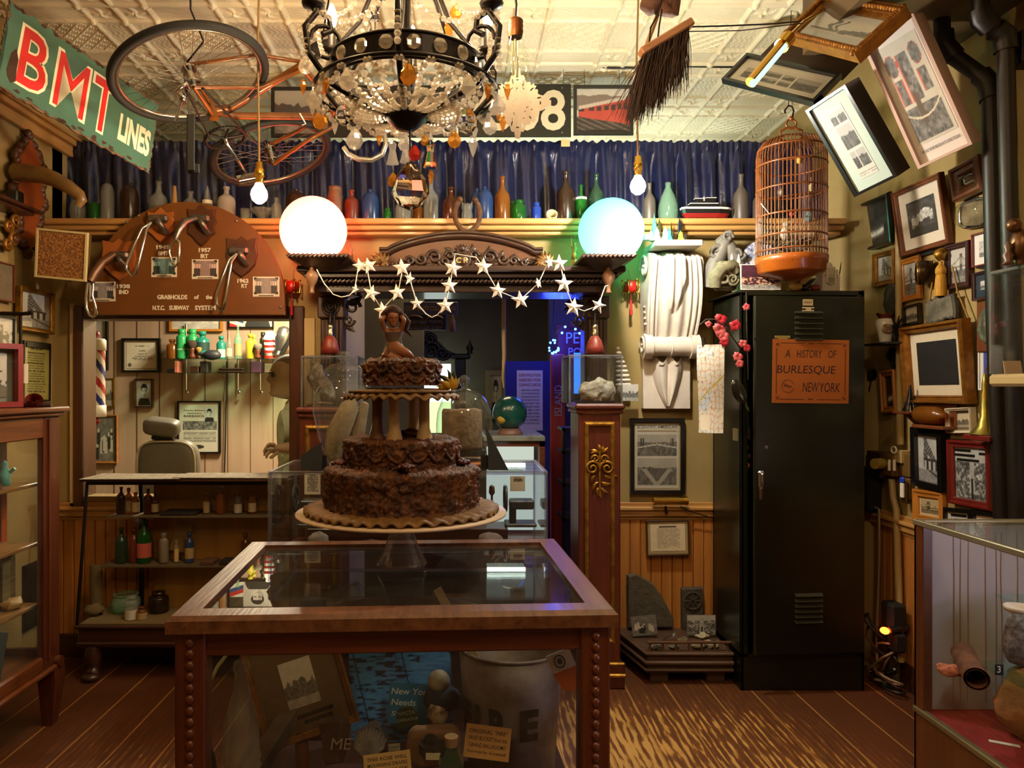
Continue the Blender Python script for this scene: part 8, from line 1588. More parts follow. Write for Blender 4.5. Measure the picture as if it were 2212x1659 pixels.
O('fringe_bundle',MB().ball((P(205,0,3.8).x,3.8,.31),(.05,.04,.03),12,8).cyl((P(205,0,3.85).x,3.86,.28),(P(205,0,3.85).x,3.86,.52),.03).wob(.012,40),mat('dusty_cloth','#6a5a3c',.9),label='dusty bundle leaning in the corner of the bottle case floor',cat='bundle')
O('vent_grille',MB().box(XL,XL+.02,3.72,3.86,.22,.55,.003),IRON,label='black vent grille low on the wall beside the bottle case',cat='grille')
# ================================================================ OAK CABINET AT THE LEFT
def leftcab():
 xf,xb,y0,y1,zt=-1.75,-2.19,1.9,3.23,1.367;t=thing('display_cabinet','oak framed glass display cabinet with tapered legs along the near side wall','cabinet',(-1.97,2.6,0));WZ=OAKZ
 O('cornice',MB().box(xb,xf+.03,y0,y1+.03,zt-.022,zt,.006).box(xb,xf+.015,y0,y1+.015,zt-.04,zt-.022,.006),OAKY,t)
 O('top_rail',MB().box(xf-.03,xf-.004,y0,y1-.12,zt-.13,zt-.04,.004).box(xb+.05,xf-.035,y1-.03,y1-.004,zt-.13,zt-.04,.004),OAKY,t)
 O('bottom_rail',MB().box(xf-.03,xf-.003,y0,y1-.12,.26,.32,.008).box(xf-.02,xf+.015,y0,y1,.24,.262,.006).box(xb+.05,xf-.035,y1-.03,y1-.004,.24,.32,.004),OAKY,t)
 O('corner_post',MB().box(xf-.035,xf,y1-.12,y1,.24,zt-.04,.006).box(xf-.012,xf+.01,y1-.1,y1-.088,.3,zt-.05,.003),WZ,t);O('corner_post',MB().box(xb,xb+.05,y1-.05,y1,.24,zt-.04,.006),WZ,t)
 O('leg',MB().rings([[(xf-.05,y1-.07,.25),(xf+.012,y1-.07,.25),(xf+.012,y1+.012,.25),(xf-.05,y1+.012,.25)],[(xf-.06,y1-.07,.2),(xf+.016,y1-.07,.2),(xf+.016,y1+.014,.2),(xf-.06,y1+.014,.2)],[(xf-.045,y1-.06,0),(xf-.005,y1-.06,0),(xf-.005,y1-.01,0),(xf-.045,y1-.01,0)]],True,True,False).cyl((xf-.06,y1-.03,.27),(xf+.022,y1-.03,.27),.022),WZ,t);O('leg',MB().box(xb,xb+.05,y1-.06,y1,0,.25,.006),WZ,t)
 O('floor_board',MB().box(xb,xf-.03,y0,y1-.03,.27,.29),OAKY,t);O('back_panel',MB().box(xb-.01,xb,y0,y1,.29,zt-.05),mat('cab_back','#6a5f42',.8),t)
 for z in (1.045,.79,.53):O('shelf',MB().box(xb,xf-.06,y0,y1-.06,z-.016,z,.003),wood('shelf_wood','#7a5226','#94683a','y',coat=.05),t)
 O('side_glass',MB().add([(xb,y1-.01,.3),(xf-.03,y1-.01,.3),(xf-.03,y1-.01,zt-.12),(xb,y1-.01,zt-.12)],[(0,1,2,3)]),GL,t);O('door_glass',MB().add([(xf-.016,y0,.32),(xf-.016,y1-.1,.32),(xf-.016,y1-.1,zt-.12),(xf-.016,y0,zt-.12)],[(0,1,2,3)]),GD,t)
 O('upright',MB().cyl((xb+.2,3.1,.29),(xb+.2,3.1,zt-.1),.012),mat('rod_pale','#a89c78',.5),t)
leftcab();xc=-1.95
O('orange_cloth',MB().rings([[(xc-.02+.05*i/10,3.12+.02*math.sin(i*1.3),z) for i in range(11)] for z in (.8,.95,1.1,1.24)],False,False),mat('orange_cloth','#c0560c',.8),label='strip of orange cloth hanging in the far corner of the oak cabinet',cat='cloth')
gd=thing('glass_dome','glass dome over driftwood on a round wooden disc in the oak cabinet','dome',(xc,2.85,1.046));O('dome',MB().lathe([(.12,.015),(.12,.15),(.1,.21),(.05,.235),(0,.24)],28,M=T(xc,2.88,1.046)),CLEAR,gd);O('wooden_disc',MB().cyl((xc,2.88,1.046),(xc,2.88,1.062),.14,n=30),OAK,gd);O('driftwood',MB().tube([(xc-.06,2.84,1.062),(xc-.02,2.88,1.15),(xc+.0,2.87,1.24)],[.03,.035,.01],8).tube([(xc+.05,2.92,1.062),(xc+.02,2.9,1.16)],[.02,.016],8).wob(.01,40),mat('driftwood','#4e3226',.8,0,'#6a4636',20,.4,60),gd)
O('green_figure',MB().lathe([(0,0),(.025,0),(.02,.03),(.028,.05),(.012,.075),(.016,.09),(0,.105)],12).tube([(.02,0,.05),(.045,0,.07)],.007,6),mat('verdigris','#4a9a96',.5),M=T(xc+.06,3.06,1.046),label='small greenish figure on the top shelf of the oak cabinet',cat='figurine')
pe=thing('plaque_on_stand','dark plaque tilted on a black easel in the oak cabinet','plaque',(xc+.05,2.85,.791));Mq=FM((xc+.03,2.82,.9),(.35,.93,0),(-.25,0,.97));O('plaque',MB().box(-.1,.1,-.09,.11,-.012,0,.004,Mq).lathe([(.05,.001),(.04,.008),(0,.009)],20,M=Mq),BLACKM,pe);O('easel',MB().tube([(xc+.06,2.74,.792),(xc+.04,2.8,.83),(xc+.04,2.9,.83),(xc+.07,2.95,.792)],.012,6),BLACK,pe)
O('china_bowl',MB().lathe([(0,.0),(.04,0),(.07,.04),(.08,.075),(.076,.075),(.06,.035),(0,.01)],26),mat('porcelain','#d9d3c8',.15),M=T(xc-.05,3.0,.791),label='white china bowl behind the dark plaque in the oak cabinet',cat='bowl')
for y,x,s,m,lb in ((2.95,xc-.02,(.05,.07,.1),mat('dark_iron','#2a241c',.7),'dark iron wedge on the third shelf of the oak cabinet'),(3.08,xc+.08,(.04,.05,.025),mat('tan_wood','#9a7440',.6),'tan wooden scoop on the third shelf of the oak cabinet'),(2.8,xc+.05,(.05,.06,.03),mat('toy_brown','#5a3a20',.6),'small brown toy on wheels on the third shelf of the oak cabinet')):rock((x,y,.531),s,lb,m,int(y*100),cat='curio',amp=.18,name='curio')
O('slat_stack',MB().box(xc-.06,xc+.06,3.05,3.14,.55,.77,.002),mat('louvre_wood','#7a6438',.7,0,'#3a2c16',40,0,None,(.1,.1,1)),label='slatted wooden block under the middle shelf of the oak cabinet',cat='block')
t=thing('chalk_board','dark hand lettered board in the bottom of the oak cabinet','board',M=FM((-1.82,2.78,.42),(.5,.87,0),(-.2,.1,.97)) @ Rz(-.3));Q('board',MB().box(-.1,.1,-.11,.11,-.008,0,.003),mat('slate_black','#20241c',.6),t);Q('lettering',text('JULIE',.026,0,.1,M=T(0,.05,.001),mb=text('N.',.024,M=T(.0,.0,.001))),mat('chalk','#6a705a',.8),t)
O('yellow_disc',MB().cyl((-1.80,2.62,.36),(-1.79,2.615,.36),.052,n=26),mat('disc_yellow','#b8a04a',.5),label='yellow disc with a dark centre on the cabinet floor',cat='disc')
# on top of the oak cabinet
t=thing('shadow_box','red framed shadow box with a small street picture on the oak cabinet','shadow box',(-1.95,2.95,1.368));Mq=FM((-1.92,2.98,1.50),(.45,.89,0),(0,0,1));O('frame',MB().frame(.26,.26,PROF['flat'](.022,.05),Mq),RED,t);O('print',colgrid(.15,.18,pic('park',22,.5),Mq @ T(.01,0,.01),.004),PIC,t);O('back',MB().box(-.125,.125,-.125,.125,0,.006,M=Mq),mat('back_grey','#7a8078',.7),t);O('base',MB().box(-.17,.16,-.02,.1,-.131,-.105,.006,Mq),RED,t);O('glass',MB().quad(.22,.22,.045,Mq),GL,t)
O('white_garment',MB().rings([[P(36+22*i/8,786+a,3.08)+Vector((0,.012*math.sin(i*1.7),0)) for i in range(9)] for a in (0,14,28,42)],False,False),mat('lace','#d8cdb8',.9),label='scrap of white cloth hung from the black stand beside the red shadow box',cat='cloth')
fl=thing('dried_roses','dried dark roses lying on top of the oak cabinet','flowers',(-1.85,3.1,1.368));O('stems',MB().tube([(-1.98,3.02,1.385),(-1.85,3.1,1.38),(-1.74,3.14,1.378)],[.014,.018,.012],8).wob(.008,40),mat('dead_leaf','#3a2418',.8),fl)
for x,y,m in ((-1.90,3.08,mat('rose_dark','#2a120e',.7)),(-1.80,3.12,mat('rose_red','#8a2416',.6))):
 q=MB()
 for j in range(4):q.lathe([(.006+.007*j,.0),(.014+.007*j,.018),(.012+.008*j,.03-.003*j)],14)
 O('rose',q,m,fl,M=T(x,y,1.385) @ Rx(1.1) @ Ry(.4))
# ================================================================ REAR ACRYLIC CASE AND WHAT STANDS ON IT
RX0,RX1,RY0,RY1,RZ=P(583,0,3.05).x,P(1179,0,3.05).x,3.05,3.52,1.098
cs=thing('counter','dark wooden counter carrying the clear case behind the cake','counter',((RX0+RX1)/2,3.28,0));O('carcass',MB().box(RX0+.01,RX1-.01,RY0+.02,RY1-.02,0,.72,.004),OAK,cs);O('top',MB().box(RX0,RX1,RY0,RY1,.72,.74,.004),OAK,cs)
acrylic_box(RX0,RX1,RY0,RY1,.741,RZ,'long clear acrylic case on the counter behind the cake',e=.007)
O('inner_step',MB().box(RX0+.1,RX1-.14,3.3,3.48,.742,.82,.003),DARK,label='low dark wooden step inside the long clear case',cat='step')
def press(px,label):
 c=P(px,0,3.38);t=thing('hand_press',label,'machine',(c.x,3.38,.821),'old hand machines in the clear case');GM=mat('grey_iron','#4a4e50',.4,.7);w_=[(c.x-.02,3.34+.055*math.cos(a),.95+.055*math.sin(a)) for a in [2*math.pi*i/28 for i in range(28)]];q=MB().tube(w_,.008,7,closed=True)
 for a in range(3):q.tube([(c.x-.02,3.34+.052*math.cos(a*2.1),.95+.052*math.sin(a*2.1)),(c.x-.02,3.34,.95)],.006,5)
 O('fly_wheel',q,GM,t);O('body',MB().box(c.x,c.x+.11,3.33,3.42,.9,.94,.006).box(c.x,c.x+.03,3.35,3.4,.835,.91,.004).box(c.x-.02,c.x+.12,3.32,3.44,.822,.837,.004),GM,t);O('wooden_grip',MB().lathe([(.006,0),(.014,.012),(.012,.04),(0,.05)],12,M=T(c.x-.08,3.36,.96)).cyl((c.x-.08,3.36,.835),(c.x-.08,3.36,.965),.005),OAK,t)
press(1100,'old iron hand machine with a fly wheel at the blue end of the clear case');press(652,'old iron hand machine with a fly wheel at the shop end of the clear case')
for px,py,w_,h_,lb in ((675,1045,.075,.1,'curled typed sheet standing at the shop end of the clear case'),(1118,1045,.07,.07,'yellowed sheet standing behind the machine at the blue lit end')):O('typed_sheet',colgrid(w_,h_,pic('doc',px,.9),FM(P(px,py,3.46),UB,VB),.003),PIC,label=lb,cat='paper')
O('case_tube',MB().cyl((.12,3.48,1.085),(.3,3.48,1.085),.01),glow('tube_green',(.85,1,.8),6),label='short lit tube lamp inside the end of the clear case',cat='lamp')
for px,r_,z,m,lb in ((690,(.05,.03,.05),.742,mat('pale_block','#8a7c6a',.9),'pale carved block on the floor of the clear case'),(790,(.09,.03,.03),.742,mat('brown_shard','#6a4a34',.9),'brown stone shard on the floor of the clear case'),(1060,(.06,.04,.05),.742,mat('pink_granite','#8a7468',.8,0,'#6a5850',40),'round pink granite chunk on the floor of the clear case')):rock((P(px,0,3.2).x,3.18,z),r_,lb,m,px,amp=.15)
jr=thing('apothecary_jar','big lidded glass jar holding driftwood beside the cake','jar',(P(745,0,3.3).x,3.3,RZ+.006));JR=mat('none','#ffffff') and glass('jar_glass',(.9,.95,.92),.02,.05,1.55);k=3.3/F
O('jar',MB().lathe([(0,.004),(.07,.004),(.085,.03),(.115,.12),(.142,.24),(.14,.3),(.12,.345),(.095,.365),(.08,.372),(.078,.4),(.088,.405)],36,M=T(jr.location)),JR,jr);O('lid',MB().lathe([(.09,.405),(.092,.418),(.085,.43),(.06,.447),(.03,.455),(.02,.462),(.028,.472),(.034,.49),(.026,.505),(0,.508)],36,M=T(jr.location)),JR,jr)
b=jr.location;dwm=mat('pale_driftwood','#6e5a44',.85,0,'#8a7258',14,.4,50);O('driftwood',MB().tube([b+Vector((-.06,0,.02)),b+Vector((-.03,0,.14)),b+Vector((.02,0,.26)),b+Vector((.04,0,.3))],[.035,.05,.04,.012],10).tube([b+Vector((.02,.03,.02)),b+Vector((.06,.03,.16)),b+Vector((.09,.02,.28))],[.03,.03,.014],8).wob(.014,30),dwm,label='twisted pale driftwood inside the big lidded glass jar',cat='driftwood')
bj=thing('bell_jar','glass bell jar with a ball knob over a cylinder of stone','bell jar',(P(1003,0,3.3).x,3.3,RZ+.03));O('dome',MB().lathe([(.125,0),(.125,.16),(.12,.21),(.1,.265),(.07,.298),(.03,.314),(.012,.318),(.014,.328),(.024,.345),(.022,.365),(.01,.376),(0,.377)],36,M=T(bj.location)),JR,bj)
b=bj.location;O('stone_cylinder',MB().lathe([(0,0),(.088,0),(.09,.02),(.09,.17),(.086,.18),(0,.182)],34,M=T(b.x-.01,b.y,b.z+.045)).wob(.007,30,4),mat('core_stone','#7a6048',.9,0,'#55402e',22,.5,60),label='rough brown stone cylinder under the glass bell jar',cat='stone');O('jar_stand',MB().cyl((b.x,b.y,b.z+.024),(b.x,b.y,b.z+.044),.1,n=30).tube([(b.x-.09,b.y-.05,b.z+.03),(b.x-.1,b.y-.06,b.z+.012),(b.x-.08,b.y-.06,b.z+.003)],.008,6).tube([(b.x+.09,b.y-.05,b.z+.03),(b.x+.1,b.y-.06,b.z+.012),(b.x+.08,b.y-.06,b.z+.003)],.008,6),BLACK,label='black round stand with curled feet under the stone cylinder',cat='stand');O('wood_plinth',MB().box(b.x-.14,b.x+.17,3.15,3.44,RZ+.006,RZ+.029,.004),wood('orange_plinth','#8a4a1c','#a05c28','x',coat=.4),label='orange wooden plinth under the glass bell jar',cat='plinth')
for px,s,lb in ((672,-1,'black cardboard easel back beside the big lidded jar'),(1070,1,'black cardboard easel back in front of the glass bell jar')):
 c=P(px,0,3.1);z=RZ+.006;O('cardboard_easel',MB().prism([(-.045,0),(.045,0),(.045,.05),(.01+s*-.03,.12),(-.045+.0*s,.06)] if s < 0 else [(-.03,0),(.055,0),(.0,.11),(-.045,.2),(-.03,.1)],.004,FM((c.x,3.1,z),UB,(0,.25,.97))).box(-.04,.04,0,.004,0,.06,M=T(c.x-s*.02,3.13,z)),BLACKM,label=lb,cat='easel')
gl=thing('globe','small blue green globe on a round base on the hall counter','globe',(P(1101,0,4.3).x,4.3,P(0,938,4.3).z));Q('sphere',MB().ball((0,0,sz(46,4.3)),sz(37,4.3),28,18),mat('globe_sea','#12504a',.25,0,'#1a6058',4,coat=.5),gl);Q('base',MB().lathe([(.075,0),(.075,.01),(.06,.035),(0,.035)],26),mat('globe_base','#7a5a4a',.4),gl);Q('continent',MB().ball((-.05,-.066,sz(32,4.3)),(.028,.026,.024),12,8).wob(.006,60),mat('globe_land','#b8922a',.5),gl)
hc_=thing('counter','hall counter with a stone top and lit glass front under the globe','counter',(P(1115,0,4.4).x,4.4,0));xa,xb_,zc=P(1045,0,4.15).x,P(1178,0,4.15).x,P(0,938,4.3).z-.001;O('top',MB().box(xa,xb_,4.15,4.7,zc-.03,zc,.004),mat('marble','#8a8c80',.3,0,'#74776c',5),hc_);O('frame',MB().box(xa,xb_,4.17,4.19,zc-.06,zc-.03).box(xb_-.03,xb_,4.17,4.69,.5,zc-.03).box(xa,xb_,4.17,4.69,0,.6),OAK,hc_);O('lit_pane',MB().box(xa+.02,xb_-.05,4.3,4.31,.62,zc-.07),glow('counter_glow',(.85,.95,.8),.5),hc_)
# ================================================================ CAKE TABLE
TC=Vector((-.2,2.44,0));TM=T(TC) @ Rz(math.radians(2.9));TZ=.852;FZ=.2
tb=thing('display_table','big oak display table with a glass top and beaded corner posts under the cake','display table',M=TM);w2,d2=.6,.475
O('top_frame',MB().frame(2*w2,2*d2,[(0,-.045),(0,-.012),(.012,0),(.075,0),(.075,-.02),(.02,-.045)],TM @ T(0,0,TZ)),OAKW,tb);O('top_edge',MB().box(-w2+.01,w2-.01,-d2+.01,-d2+.03,TZ-.05,TZ-.015,.006,TM),OAK,tb)
Q('apron',MB().box(-w2+.05,w2-.05,-d2+.03,-d2+.05,TZ-.115,TZ-.045,.004).box(-w2+.05,w2-.05,d2-.05,d2-.03,TZ-.115,TZ-.045,.004).box(-w2+.03,-w2+.05,-d2+.05,d2-.05,TZ-.115,TZ-.045).box(w2-.05,w2-.03,-d2+.05,d2-.05,TZ-.115,TZ-.045),OAK,tb)
for sx_ in (-1,1):
 for sy_ in (-1,1):
  x,y=sx_*(w2-.058),sy_*(d2-.055);p=Q('post',MB().box(x-.04,x+.04,y-.036,y+.036,0,TZ-.045,.005),OAKZ,tb)
  if sy_ < 0:
   q=MB()
   for j in range(22):q.ball((x,y-.036,TZ-.075-j*.03),(.012,.009,.014),9,6)
   Q('beading',q,wood('bead_oak','#4a2010','#6a3218','z',coat=.4),p,kind='stuff')
Q('floor_board',MB().box(-w2+.06,w2-.06,-d2+.05,d2-.05,FZ-.03,FZ),mat('plum_cloth','#3a1418',.8),tb);Q('lower_rail',MB().box(-w2+.05,w2-.05,-d2+.03,-d2+.05,FZ-.08,FZ-.01,.004),OAK,tb)
Q('glass_top',MB().quad(2*w2-.15,2*d2-.15,TZ-.012),glass('table_glass',(.9,.95,.93),0,.05,1.9),tb);Q('front_glass',MB().add([(-w2+.09,-d2+.04,FZ),(w2-.09,-d2+.04,FZ),(w2-.09,-d2+.04,TZ-.11),(-w2+.09,-d2+.04,TZ-.11)],[(0,1,2,3)]),GD,tb)
for s in (-1,1):Q('side_glass',MB().add([(s*(w2-.04),-d2+.09,FZ),(s*(w2-.04),d2-.09,FZ),(s*(w2-.04),d2-.09,TZ-.11),(s*(w2-.04),-d2+.09,TZ-.11)],[(0,1,2,3)]),GL,tb)
Q('back_panel',MB().box(-w2+.09,w2-.09,d2-.05,d2-.04,FZ,TZ-.11),mat('case_dark_back','#2a1c14',.8),tb)
# things inside the table
def up(px,Y,z=FZ+.001):return Vector((P(px,0,Y).x,Y,z))
bo=thing('glass_bottle','tall ribbed clear glass bottle inside the cake table','bottle',up(521,2.12));hb=P(0,1430,2.12).z-FZ
Q('body',MB().lathe([(0,0),(.05,.002),(.054,.02)]+[(.054+.0025*math.cos(j*3.14),.05+j*.012) for j in range(14)]+[(.05,hb*.62),(.034,hb*.74),(.021,hb*.84),(.018,hb*.94),(.022,hb*.945),(.023,hb*.965),(.019,hb*.97),(.022,hb*.98),(.022,hb)],30),glass('bottle_thin',(.84,.8,.68),.05,.22,1.6),bo)
M,w_,h_=fitrect([(512,1392),(722,1328),(766,1546),(584,1628)],BASE_B,depth=2.42,prior=60)
framed(M,w_,h_,'gold framed old shop photograph tilted on a wooden easel inside the cake table',GILT,pic('city',71,.7),.02,.025,'step',mat_w=.08,mat_c='#5e4423',caption=[(0,h_*.36,w_*.5,.012,1),(0,-h_*.3,w_*.55,.012,1),(.03,-h_*.36,w_*.3,.012,1)])
O('easel',MB().tube([up(655,2.4),P(650,1580,2.42)],.022,8).box(up(620,2.4).x,up(700,2.4).x,2.42,2.45,P(0,1600,2.42).z,P(0,1585,2.42).z),OAKZ,label='wooden easel under the gold framed shop photograph',cat='easel')
t=thing('inscribed_stone','brown slate fragment with the letters ME scratched on it','stone',up(722,2.22));a=[P(x,y,2.22) for x,y in ((702,1655),(688,1562),(720,1556),(750,1560),(752,1610),(740,1650))];O('slate',MB().prism([(p.x,p.z) for p in a],.03,FM((0,2.25,0),UB,VB),b=.006).wob(.004,40),mat('brown_slate','#4a3024',.85,0,'#3a241a',20,.5,70),t);O('lettering',text('ME',.034,0,.15,M=FM(P(737,1607,2.212),UB,VB)),mat('scratch','#a89888',.8),t)
M,w_,h_=fitrect([(752,1372),(955,1372),(985,1565),(770,1640)],BASE_B,depth=2.62,prior=300);w_,h_=.36,.45;M=FM(P(866,1490,2.62),UB,VB) @ Rz(.03);t=thing('poster','blue poster of painted planks standing at the back of the cake table','poster',M=M);Q('print',colgrid(w_,h_,pic('bluewood',9),T(0,0,.002),.004),PIC,t);Q('card',MB().box(-w_/2,w_/2,-h_/2,h_/2,-.004,.001),BLACKM,t);Q('round_logo',MB().tube([(.045*math.cos(a)-.07,.19+.022*math.sin(a),.003) for a in [2*math.pi*i/28 for i in range(28)]],.004,5,closed=True).box(-.1,-.04,.187,.193,.002,.004),mat('logo_white','#a8b4c8',.6),t)
M=FM(P(888,1520,2.56),UB,VB) @ Rz(-.04);t=thing('leaflet','light blue leaflet with white lettering in front of the plank poster','leaflet',M=M);w_,h_=.155,.14;Q('card',MB().box(-w_/2,w_/2,-h_/2,h_/2,-.003,0),mat('leaflet_blue','#2a7ab0',.5),t);Q('lettering',text('New York',.022,.012,.15,w=.14,M=T(.0,.042,.001),mb=text('Needs',.022,.012,.15,w=.085,M=T(-.026,.004,.001),mb=text('Strong',.022,.012,.15,w=.095,M=T(-.02,-.038,.001)))),mat('lettering_white','#d8e0e8',.5),t)
t=thing('driver_badge','greenish metal operator badge leaning against the blue leaflet','badge',M=FM(P(880,1548,2.45),UB,VB) @ Rz(.15));Q('plate',MB().prism([(-.035,-.035),(.035,-.035),(.036,.012),(.02,.034),(-.02,.034),(-.036,.012)],.004,b=.001),mat('badge_green','#4a5a4a',.4,.5),t);Q('lettering',text('NYCTA',.012,.004,M=T(0,.014,.0045),mb=text('OPERATOR',.01,.004,M=T(0,-.008,.0045))),mat('badge_light','#a8b09a',.5),t)
bu=thing('bust','pale ball headed bust with a dark blue scarf and a brown painted face','bust',up(945,2.5));c=P(948,1472,2.5);O('pale_ball',MB().ball(c,.038,20,14),mat('ball_pale','#a89886',.6,0,'#8a7a68',12),bu);O('blue_scarf',MB().ball(P(955,1508,2.5),(.062,.05,.05),20,14).wob(.008,26),mat('scarf_blue','#101c34',.8),bu);O('painted_face',MB().ball(P(945,1542,2.47),(.036,.032,.045),18,12).wob(.006,50),mat('mask_brown','#5a3a28',.5,0,'#b09478',22,contrast=(.45,.55)),bu);O('stand',MB().lathe([(0,0),(.04,0),(.03,.03),(.025,.15)],16,M=T(bu.location)),DARK,bu)
bk=thing('fire_bucket','big rusty metal fire sand bucket with black stencilled letters inside the cake table','bucket',up(1104,2.42));r1=sz(113,2.42);hb=P(0,1392,2.42).z-FZ;BM_=mat('bucket_metal','#5e4c46',.55,.3,'#7c7270',9,.15,40);r0=r1*.82
Q('shell',MB().lathe([(0,.004),(r0,.004),(r1,hb),(r1-.006,hb),(r0-.006,.01)],48),BM_,bk);Q('rim',MB().tube([(r1*math.cos(a),r1*math.sin(a),hb) for a in [2*math.pi*i/48 for i in range(48)]],.005,6,closed=True),BM_,bk);q=MB()
for s,a in (('F',-2.72),('I',-2.35),('R',-1.88),('E',-1.28)):
 lm=text(s,.1,.05,w=.022 if s == 'I' else .062);rr_=r0+(r1-r0)*.55+.004;q.add([((rr_+.12*(r1-r0)/hb*0+(v[1])*(r1-r0)/hb)*math.cos(a+v[0]/rr_),(rr_+(v[1])*(r1-r0)/hb)*math.sin(a+v[0]/rr_),hb*.52+v[1]) for v in lm.v],lm.f)
Q('lettering',q,BLACK,bk);O('measuring_stick',MB().box(-.014,.014,-.16,.2,-.003,.003,.001,FM(P(1012,1395,2.33),(.85,0,.5),(-.5,.15,.86))),mat('ruler','#8a7458',.6),label='wooden measuring stick sticking out of the fire bucket',cat='ruler')
pn=thing('pennant','small white and orange pennant with a round blue seal in the cake table','pennant',P(1218,1450,2.2));Mp=FM(P(1215,1448,2.14),UB,VB) @ Rz(.38);O('white_half',MB().box(-.03,.042,0,.055,0,.002,M=Mp),mat('flag_white','#d0c8bc',.8),pn);O('orange_half',MB().prism([(-.03,0),(-.02,-.05),(.012,-.07),(.042,-.03),(.042,0)],.002,Mp),mat('flag_orange','#c8601a',.8),pn);O('seal',MB().tube([(.002+.015*math.cos(a),.028+.018*math.sin(a),.003) for a in [2*math.pi*i/20 for i in range(20)]],.002,5,closed=True).ball((.002,.028,.002),(.008,.01,.002),8,5),mat('seal_blue','#28305a',.6),pn,M=Mp)
def card(px,py,Y,w_,h_,rot,lines,label,c='#b8864a'):
 t=thing('caption_card',label,'card',M=FM(P(px,py,Y),UB,(0,.25,.97)) @ Rz(rot));Q('paper',MB().box(-w_/2,w_/2,-h_/2,h_/2,-.001,.001),mat('card'+c,c,.8),t);q=MB();n=len(lines)
 for i,s in enumerate(lines):text(s,h_/(n+1)*.62,.004,.1,w=min(w_*.85,.012*len(s)),M=T(0,h_*(.5-(i+.9)/(n+.8)),.0016),mb=q)
 Q('lettering',q,mat('ink','#1c0c14',.6),t)
card(1053,1604,2.2,.135,.092,-.12,('ORIGINAL "FIRE"','SAND BUCKET from the','"GRAND BALLROOMS"','formerly located'),'tan hand lettered card about the sand bucket');card(837,1650,2.12,.135,.06,.12,('THIS ROSE WILL','MOURNING DRAPES','GALLERY OF'),'tan hand lettered card at the bottom edge about mourning drapes','#b8925a');card(852,1618,2.25,.035,.03,.08,('CAST','SHELL'),'tiny white card beside the ribbed shells','#b0a898');card(800,1590,2.3,.08,.07,.5,('OYSTER',),'grey card leaning behind the ribbed shells','#6a6874')
sh_=MB()
for j in range(11):a=-.9+j*.18;sh_.tube([P(792,1642,2.22),P(792+34*math.sin(a)+6,1642-46*math.cos(a),2.2),P(792+42*math.sin(a)+8,1636-62*math.cos(a),2.24)],[.006,.011,.004],6)
O('ribbed_shell',sh_,mat('shell_grey','#6a6460',.7,0,'#8a8480',20),label='large grey ribbed oyster shells beside the blue leaflet',cat='shell')
tr=thing('bone_tray','pinkish tan moulded tray holding an old telephone bell set','tray',up(940,2.3));c=P(938,1610,2.3);O('tray',soft((c.x,2.3,c.z),(.085,.03,.06),.5).wob(.006,30),mat('tray_tan','#9a7250',.6,0,'#7a5638',14),tr);O('bell_unit',MB().cyl((c.x,2.26,c.z+.0),(c.x,2.26,c.z+.03),.045,n=24).ball((c.x-.01,2.26,c.z+.035),(.022,.02,.018),12,8),BLACKM,tr);O('tag',MB().box(c.x-.022,c.x+.022,2.214,2.216,c.z-.002,c.z+.018),PAPER,tr)
ib=thing('ink_bottle','dark square bottle with a cork at the bottom of the cake table','bottle',up(975,2.12));zz=P(0,1625,2.12).z;Q('body',MB().lathe([(.05,0),(.05,zz-FZ-.03),(.03,zz-FZ),(.024,zz-FZ+.01),(.024,zz-FZ+.02)],4,M=Rz(.785),sm=False),BOT['dgreen'],ib);Q('cork',MB().cyl((0,0,zz-FZ+.018),(0,0,zz-FZ+.045),.018,.02),mat('cork','#8a6a44',.8),ib)
O('wooden_beam',MB().box(-.2,.2,-.03,.03,-.025,.025,.004,T(-.62,2.3,.3) @ Rz(1.1) @ Ry(-.55)).wob(.006,20),mat('old_beam','#5a4a3a',.85,0,'#3e3024',12,.4,40,(.2,1,1)),label='weathered wooden beam leaning at the near corner of the cake table',cat='beam');O('paper_roll',MB().tube([P(412,1560,2.45),P(470,1440,2.5),P(505,1395,2.55)],[.012,.012,.012],6,flat=.4),mat('roll_tan','#8a7a54',.8),label='long flat strip of tan paper leaning behind the ribbed bottle',cat='paper');O('black_flex',MB().tube([P(412,1405,2.02),P(428,1490,2.02),P(440,1570,2.02),P(462,1640,2.03),P(468,1700,2.05)],.006,7),BLACKM,label='black cable hanging down inside the glass of the cake table',cat='cable')
O('ledge_strip',MB().box(-.3,.3,-.012,.012,-.014,.014,.003,T(.1,2.13,FZ+.02) @ Rz(.06)),OAK,label='narrow dark wooden strip lying across the floor of the cake table',cat='strip')
# ================================================================ CAKE
CKX,CKY=P(868,0,2.5).x,2.5
st=thing('cake_stand','white cake board on a fluted glass pedestal standing on the table','cake stand',(CKX,CKY,TZ));q=MB().lathe([(.078,0),(.082,.006),(.078,.016),(.06,.05),(.042,.1),(.034,.14),(.036,.17)],48);q.v=[(a*(1+.04*math.cos(20*math.atan2(b,a))),b*(1+.04*math.cos(20*math.atan2(b,a))),c) for a,b,c in q.v]
Q('glass_foot',q,glass('fluted_glass',(.7,.72,.82),.06,.2,2.0),st);Q('board',MB().lathe([(0,.168),(.33,.172),(.352,.178),(.352,.184),(0,.182)],64),mat('board_cream','#c9b094',.4),st)
FR_=mat('frosting','#341608',.6,0,'#74421a',28,1,90,(1,1,.55),contrast=(.38,.68));CRM=mat('cream_icing','#84602c',.6,0,'#5e3e18',10,.4,40)
ck=thing('tiered_cake','old brown three tiered wedding cake with pillars','cake',(CKX,CKY,TZ+.186))
